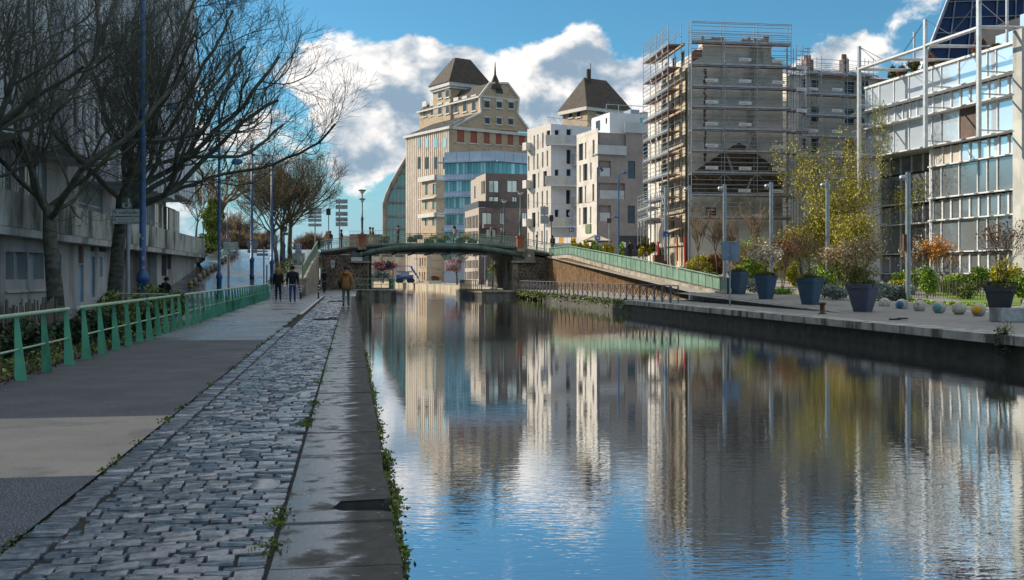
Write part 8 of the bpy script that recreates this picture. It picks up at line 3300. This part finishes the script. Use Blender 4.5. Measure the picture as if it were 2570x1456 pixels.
def person(lab, pos, H, yaw, top, legs, shoes='#2a2a2c', hair='#2b211b', skin='#b08468', stride=0.0, arm=0.0, pose='stand', fingers=False, extra=None, coat=1.0, group='people'):
    """figure grown over a jointed skeleton; faces +y of its own frame"""
    s = stride
    V, Rd, E, Tg = [], [], [], []

    def v(x, y, z, r):
        V.append((x, y, z))
        Rd.append(r)
        return len(V) - 1

    def e(a, c, m):
        E.append((a, c))
        Tg.append(m)
    c = coat
    sit, bike = pose == 'sit', pose == 'bike'
    hz = .52 if sit else (1.02 if bike else .93)
    ln = .22 if bike else (.03 if sit else .02)
    pel = v(0, 0, hz, .135 * c)
    spi = v(0, ln * .4, hz + .20, .130 * c)
    che = v(0, ln, hz + .42, .150 * c)
    nec = v(0, ln + .01, hz + .57, .058)
    hd0 = v(0, ln + .03, hz + .65, .082)
    hd1 = v(0, ln + .035, hz + .76, .088)
    for a, d, m in ((pel, spi, 0), (spi, che, 0), (che, nec, 0), (nec, hd0, 2), (hd0, hd1, 2)):
        e(a, d, m)
    e(hd0, v(0, ln + .135, hz + .685, .016), 2)
    for q in (-1, 1):
        e(hd0, v(q * .092, ln + .02, hz + .70, .018), 2)
        sh = v(q * .175 * c, ln, hz + .485, .068 * c)
        f = arm * q + s * -q
        if bike:
            el, wr = v(q * .27, ln + .22, hz + .26, .05), v(q * .26, ln + .42, hz + .12, .036)
        elif sit:
            el, wr = v(q * .23, .06, hz + .22, .052 * c), v(q * .14, .28, hz + .10, .036)
        else:
            el, wr = v(q * .215 * c, -.03 + f * .22, hz + .22, .054 * c), v(q * .215 * c, .06 + f * .42, hz - .02, .040 * c)
        hn = v(V[wr][0], V[wr][1] + .03, V[wr][2] - (.09 if not bike else .02), .036)
        for a, d, m in ((che, sh, 0), (sh, el, 0), (el, wr, 0), (wr, hn, 2)):
            e(a, d, m)
        if fingers:
            for k in range(4):
                f1 = v(V[hn][0] - q * (.012), V[hn][1] + .028 - k * .02, V[hn][2] - .055 - .008 * (k in (1, 2)), .010)
                e(hn, f1, 2)
                e(f1, v(V[f1][0] - q * .012, V[f1][1] + .012, V[f1][2] - .035, .008), 2)
            e(hn, v(V[hn][0] - q * .02, V[hn][1] + .055, V[hn][2] - .02, .011), 2)
        hp = v(q * .085, 0, hz - .06, .098)
        g = s * q
        if sit:
            kn, an = v(q * .11, .42, .50, .07), v(q * .11, .40, .09, .045)
        elif bike:
            kn, an = v(q * .10, .30 if q > 0 else .18, .72 if q > 0 else .58, .07), v(q * .11, .16, .38 if q > 0 else .18, .045)
        else:
            kn, an = v(q * .10, .03 + g * .28, .50 + .015 * abs(s), .066), v(q * .10, -.02 + g * .55, .09 + (.10 * s if g < 0 else 0), .046)
        to = v(q * .115, V[an][1] + .16, max(.035, V[an][2] - .05 - (.03 if g < 0 else 0)), .040)
        for a, d, m in ((pel, hp, 1), (hp, kn, 1), (kn, an, 1), (an, to, 3)):
            e(a, d, m)
    me = bpy.data.meshes.new('body')
    me.from_pydata(V, E, [])
    o = bpy.data.objects.new('body', me)
    COL.objects.link(o)
    o.modifiers.new('skin', 'SKIN').use_smooth_shade = True
    for i, sv in enumerate(me.skin_vertices[0].data):
        sv.radius = (Rd[i] * (1.0 if i > 2 else 1.18), Rd[i] * (1.0 if i > 2 else .86))
        sv.use_root = i == 0
    o.modifiers.new('sub', 'SUBSURF').levels = 1
    o.modifiers['sub'].render_levels = 1
    m2 = bpy.data.meshes.new_from_object(o.evaluated_get(bpy.context.evaluated_depsgraph_get()))
    bpy.data.objects.remove(o)
    for h in (top, legs, skin, shoes):
        m2.materials.append(cloth(h))
    A = np.array([V[a] for a, _ in E])
    B = np.array([V[d] for _, d in E])
    AB = B - A
    for p in m2.polygons:
        C_ = np.array(p.center)
        t_ = np.clip(((C_ - A) * AB).sum(1) / (AB * AB).sum(1), 0, 1)
        p.material_index = Tg[int(np.argmin(((A + AB * t_[:, None] - C_) ** 2).sum(1)))]
        p.use_smooth = True
    t = thing('person', lab, 'person', pos, yaw, group)
    k = H / (hz + .86 if pose == 'stand' else 1.79)
    t.scale = (k, k, k)
    link('body', m2, t)
    hc = (0, ln + .03, hz + .72)
    b = MB()
    for dx in (-.034, .034):
        b.box(dx - .012, dx + .012, ln + .108, ln + .122, hz + .705, hz + .722)
    b.box(-.022, .022, ln + .10, ln + .114, hz + .635, hz + .645)
    b.build('face', cloth('#3a2622'), t)
    b = MB()
    x = extra or ''
    if 'hat' in x:
        b.lathe([(.108, -.02), (.112, .03), (.10, .09), (.06, .13), (.01, .145)], 14, (0, hc[1] - .01, hc[2]))
        if 'cap' in x:
            b.box(-.07, .07, hc[1] + .06, hc[1] + .18, hc[2] + .02, hc[2] + .035)
        b.build('hat', cloth(x.split(':')[1]), t, True)
    else:
        b.lathe([(.085, -.09), (.108, -.03), (.112, .03), (.10, .09), (.06, .13), (.01, .145)], 14, (0, hc[1] - .028, hc[2]))
        if 'long' in x:
            b.lathe([(.05, -.30), (.13, -.22), (.145, -.08), (.125, .05), (.05, .12)], 12, (0, hc[1] - .05, hc[2]))
        b.build('hair', cloth(hair), t, True)
    if 'hood' in x:
        b = MB()
        b.tube([(-.13, -.06, hz + .55), (0, -.15, hz + .50), (.13, -.06, hz + .55)], [.05, .085, .05], 8)
        b.build('hood', cloth(top), t, True)
    if 'coat' in x:
        b = MB()
        b.lathe([(.205, -.18), (.195, .0), (.18, .16), (.17, .3)], 16, (0, 0, hz))
        o = b.build('coat_skirt', cloth(top), t, True)
        o.scale = (1, .78, 1)
    if 'pack' in x:
        b = MB()
        b.box(-.14, .14, -.30, -.13, hz + .12, hz + .50)
        b.build('backpack', cloth(x.split('pack=')[1][:7]), t)
    return t


q = gnd(698, 757)
person('blonde woman in black jacket and trousers walking away', (q.x, q.y, 0), 1.93, 0, '#17181b', '#141416', '#c9cdd2', '#8a6d4a', stride=.18, fingers=True, extra='long', coat=1.08)
q = gnd(734, 759)
t = person('man in black quilted jacket, blue jeans and dark cap walking away', (q.x, q.y, 0), 2.0, 0, '#14161a', '#233a70', '#4c4b45', stride=.14, arm=.05, fingers=True, extra='hat cap:#101216:', coat=1.22)
bx('shirt_hem', t, -.135, .135, -.10, .10, .845, .875, 'sign_white')
q = gnd(868, 769.5)
t = person('walker in tan hooded coat and maroon beanie on the quay', (q.x, q.y, 0), 1.94, -.05, '#94693a', '#5a5f58', '#19191b', stride=.34, fingers=True, extra='hat hood coat:#4a1a30:', coat=1.18)
b = MB()
b.tube([(-.24, .05, 1.25), (-.27, .10, 1.0), (-.25, .1, .82)], [.05, .10, .07], 8)
b.build('shoulder_bag', 'black', t, True)
# bicycles
def bicycle(lab, pos, rot, frame='#22262b'):
    t = thing('bicycle', lab, 'bicycle', pos, rot, 'bicycles on the towpath')
    for y in (-.52, .52):
        b = MB()
        b.tube([(0, y + .33 * math.cos(a * .3927), .34 + .33 * math.sin(a * .3927)) for a in range(17)], .022, 6, False)
        w_ = b.build('wheel', 'post_black', t, True)
        b = MB()
        for a in range(8):
            b.tube([(0, y, .34), (0, y + .31 * math.cos(a * .785), .34 + .31 * math.sin(a * .785))], .005, 3, False)
        b.build('spokes', 'steel', w_)
    b = MB()
    for a, c in (((-.52, .34), (-.1, .30)), ((-.1, .30), (-.2, .82)), ((-.52, .34), (-.18, .74)), ((-.1, .30), (.38, .76)), ((-.18, .74), (.38, .80)), ((.52, .34), (.36, .92))):
        b.tube([(0, a[0], a[1]), (0, c[0], c[1])], .019, 6)
    b.build('frame', cloth(frame), t, True)
    b = MB()
    b.tube([(-.28, .30, .98), (-.1, .38, .97), (.1, .38, .97), (.28, .30, .98)], .016, 6)
    b.build('handlebar', 'steel', t, True)
    b = MB()
    b.tube([(0, -.32, .88), (0, -.2, .89), (0, -.05, .87)], [.07, .06, .02], 8)
    b.build('saddle', 'black', t, True)
    return t


q = gnd(813, 735)
bicycle('bicycle ridden towards the camera before the stone abutment', (q.x, q.y, 0), math.pi + .1)
person('cyclist in dark jacket and cap riding towards the camera', (q.x, q.y, .02), 1.86, math.pi + .1, '#1b2029', '#17191d', pose='bike', extra='hat cap:#14171c:')
q = gnd(731, 742)
bicycle('parked bicycle half hidden behind the walking man', (q.x, q.y, 0), R(80), '#7d8086')
p = at(415.7, 0, 47)
st = thing('low_bench', 'low concrete bench behind the green railing', 'bench', (p.x, p.y, 0))
bx('seat', st, -.5, .5, -.3, .3, .3, .44, 'concrete')
bx('base', st, -.4, .4, -.22, .22, 0, .3, 'concrete_dark')
person('person in dark hooded jacket with backpack sitting behind the railing', (p.x, p.y, .0), 1.85, -.5, '#14161c', '#1b1c22', pose='sit', extra='hat hood pack=#101218:#12141a:')
# on the bridge: picture x, facing, clothing
BP = [('woman with long fair hair in a tan coat left on the bridge', 820, 0, .2, '#9a7a55', '#6b6f7c', 'long', '#a07c4e', 0), ('man in dark jacket and jeans beside the fair haired woman', 828.5, .9, .2, '#1d1f26', '#3a5b8c', '', '#2b211b', 0),
      ('dark dressed person behind the stacked direction signs', 857, 1.2, 1.3, '#1b1e26', '#20242c', '', '#1e1814', .1), ('walker in tan jacket and pale trousers beside the lamp pier', 929, 1.4, 1.45, '#8a6239', '#a39a8a', '', '#3a2a1e', .22), ('walker in dark coat just past the lamp pier', 936, 2.6, 1.45, '#2a2524', '#8d8577', '', '#2b211b', .2),
      ('hooded person in black leaning on the bridge railing', 998, .1, -1.2, '#17181b', '#15161a', 'hat:#1a1a1c:', '#222222', 0), ('woman with pink backpack crossing the bridge', 1140, 1.6, 1.5, '#b3a184', '#2c3140', 'long pack=#a8707c', '#1f1613', .15),
      ('bald man in dark jacket walking on the bridge, left of a pair', 1233, 1.3, 1.6, '#26241f', '#4a4a4e', '', '#8a7466', .25), ('man in navy jacket walking on the bridge, right of a pair', 1259, 1.4, 1.6, '#262d3e', '#2b2d33', '', '#9a8f86', .25),
      ('person in grey jacket riding low beyond the right bridge railing', 1347, 3.5, 1.5, '#8b8f96', '#3a3d44', '', '#3a2f28', 0), ('person in dark jacket with backpack right of the bridge pier', 1386, 3.2, .3, '#23252c', '#2a2c33', 'pack=#16171b', '#231c18', .1)]
for lab, px, dy, yaw, top, lg_, ex, hr, sd in BP:
    yy = YB + .9 + dy
    x_ = xat(px, yy)
    person(lab, (x_, yy, DZ(min(max(x_, -2.7), 20.5))), 1.98, yaw, top, lg_, hair=hr, stride=sd, extra=ex, group='people on the bridge')
x_ = xat(1146, YB + 1.8)
t = thing('suitcase', 'pink wheeled suitcase beside the woman on the bridge', 'suitcase', (x_, YB + 1.8, DZ(x_)))
MT['pink'] = mat('pink', '#c9a3ad', None, 1, .5)
bx('shell', t, -.2, .2, -.12, .12, .06, .66, 'pink')
rod('handle', t, (-.1, .1, .66), (-.1, .1, .98), .012, 'dark_metal')
bx('wheel', t, -.18, -.12, -.1, .1, 0, .06, 'black')
bx('wheel', t, .12, .18, -.1, .1, 0, .06, 'black')
for lab, px, top, sd in (('person in black hooded coat walking up the right street, left of two', 1581, '#191b21', .15), ('person in black coat with shoulder strap walking up the right street', 1603, '#17181c', .2)):
    p = at(px, 0, 104)
    person(lab, (p.x, p.y, street_z(p.x, p.y)), 1.9, 0, top, '#17181c', stride=sd, coat=1.15, extra='hat:#17181c:', group='people on the right bank')
for lab, zx, top, hr in (('woman with auburn hair seated at the cafe, left', 1955, '#6e4030', '#7a4a2c'), ('woman in dark coat seated at the cafe, right', 2025, '#201a19', '#6b3f28')):
    q = street_hit(*ZO(zx, 632))
    person(lab, q, 1.75, .4, top, '#2a2a30', hair=hr, pose='sit', extra='long', group='people on the right bank')
FQ = [('small figure in a blue coat on the far quay under the bridge', 180, 925, '#3550a0', 'stand'), ('dark figure on the far quay left of the blue lift', 335, 925, '#2a2c33', 'stand'), ('figure walking on the far quay edge under the bridge', 1425, 965, '#6b6a5a', 'stand'), ('figure sitting on the far quay under the cherry tree', 1388, 950, '#333c55', 'sit'), ('dark figure standing on the far quay beside the tan facade', 1605, 965, '#1d1f24', 'stand'), ('figure on the far stair below the bridge', 2005, 880, '#5b2f2c', 'stand')]
for lab, zx, zy, top, ps in FQ:
    p = gnd(*ZM(zx, zy + 15)) if zx < 1900 else at(*ZM(zx, zy), 135)
    person(lab, (p.x, p.y, 0 if zx < 1900 else p.z - .6), 1.9, 1.5, top, '#2c2e36', pose=ps, group='people on the far quay')

# ------------------------------------------------------------------ far quay: lift, flower bed, poles, stair
p = gnd(*ZM(600, 962))
p = at(ZM(600, 0)[0], 0, 190)
t = thing('boom_lift', 'blue boom lift parked on the far quay under the bridge', 'lift', (p.x, p.y, 0))
MT['lift_blue'] = mat('lift_blue', '#2f6fb5', '#3b7cc2', 1, .4)
for x in (-1.1, -.6, .9, 1.4):
    rod('wheel', t, (x, -.9, .45), (x, .2, .45), .45, 'black', 'rod12')
bx('chassis', t, -1.5, 1.7, -.6, .8, .6, 1.5, 'lift_blue')
bx('engine_cover', t, -.7, .9, -.9, .6, 1.2, 1.95, 'sign_grey')
bx('basket', t, -1.4, 1.4, -.8, .4, 1.95, 2.15, 'lift_blue')
for x in (-1.4, 0, 1.4):
    rod('basket_post', t, (x, -.8, 2.1), (x, -.8, 3.1), .06, 'lift_blue')
rod('basket_rail', t, (-1.4, -.8, 3.1), (1.4, -.8, 3.1), .07, 'lift_blue')
rod('boom', t, (1.2, -.2, 3.0), (2.6, -.4, .9), .18, 'lift_blue')
p = at(ZM(1110, 0)[0], 0, 180)
t = thing('flower_bed', 'white raised flower bed with red flowers on the far quay', 'planter', (p.x, p.y, 0))
bx('trough', t, -1.2, 1.2, -.4, .4, 0, .5, 'sign_white')
MT['flower_red'] = mat('flower_red', '#a32b45', '#bd3a55', 3, .7, island=.3)
leaves('flowers', blob_pts(700, (0, 0, 1.0), (1.2, .4, .45), 900, .2), .16, 'flower_red', t, 1)
leaves('foliage', blob_pts(700, (0, 0, .7), (1.2, .4, .35), 901, .2), .16, 'leaf_bright', t, 2)
for i, (zx, y0) in enumerate(((1040, 565), (1272, 560), (1485, 590), (815, 590), (1790, 545), (1945, 545))):
    p = at(ZM(zx, 0)[0], 0, 165 if zx < 1700 else 140)
    t = thing('quay_lamp', '%s slim lamp pole on the far quay under the bridge from the left' % ORD[(2, 3, 4, 1, 5, 6)[i] - 1], 'street lamp', (p.x, p.y, 0), 0, 'lamp poles on the far quay')
    h = zat(ZM(0, y0)[1], p.x, p.y)
    rod('pole', t, (0, 0, 0), (0, 0, h), .06, 'sign_grey')
    bx('lamp_head', t, -.45, .15, -.1, .1, h, h + .12, 'sign_grey')
t = thing('stair_parapet', 'small green parapet of the far stair under the bridge', 'parapet')
a, c = at(*ZM(1990, 940), 132), at(*ZM(2170, 860), 132)
b = MB()
b.prism([a, c, c + Vector((0, 0, .95)), a + Vector((0, 0, .95))], (0, .06, 0))
b.build('panel', 'parapet_green', t)
b = MB()
b.prism([(a.x, a.y + .1, -.2), (c.x, c.y + .1, -.2), (c.x, c.y + .1, c.z), (a.x, a.y + .1, a.z)], (0, 1.5, 0))
b.build('flight', 'cope_stone', t)
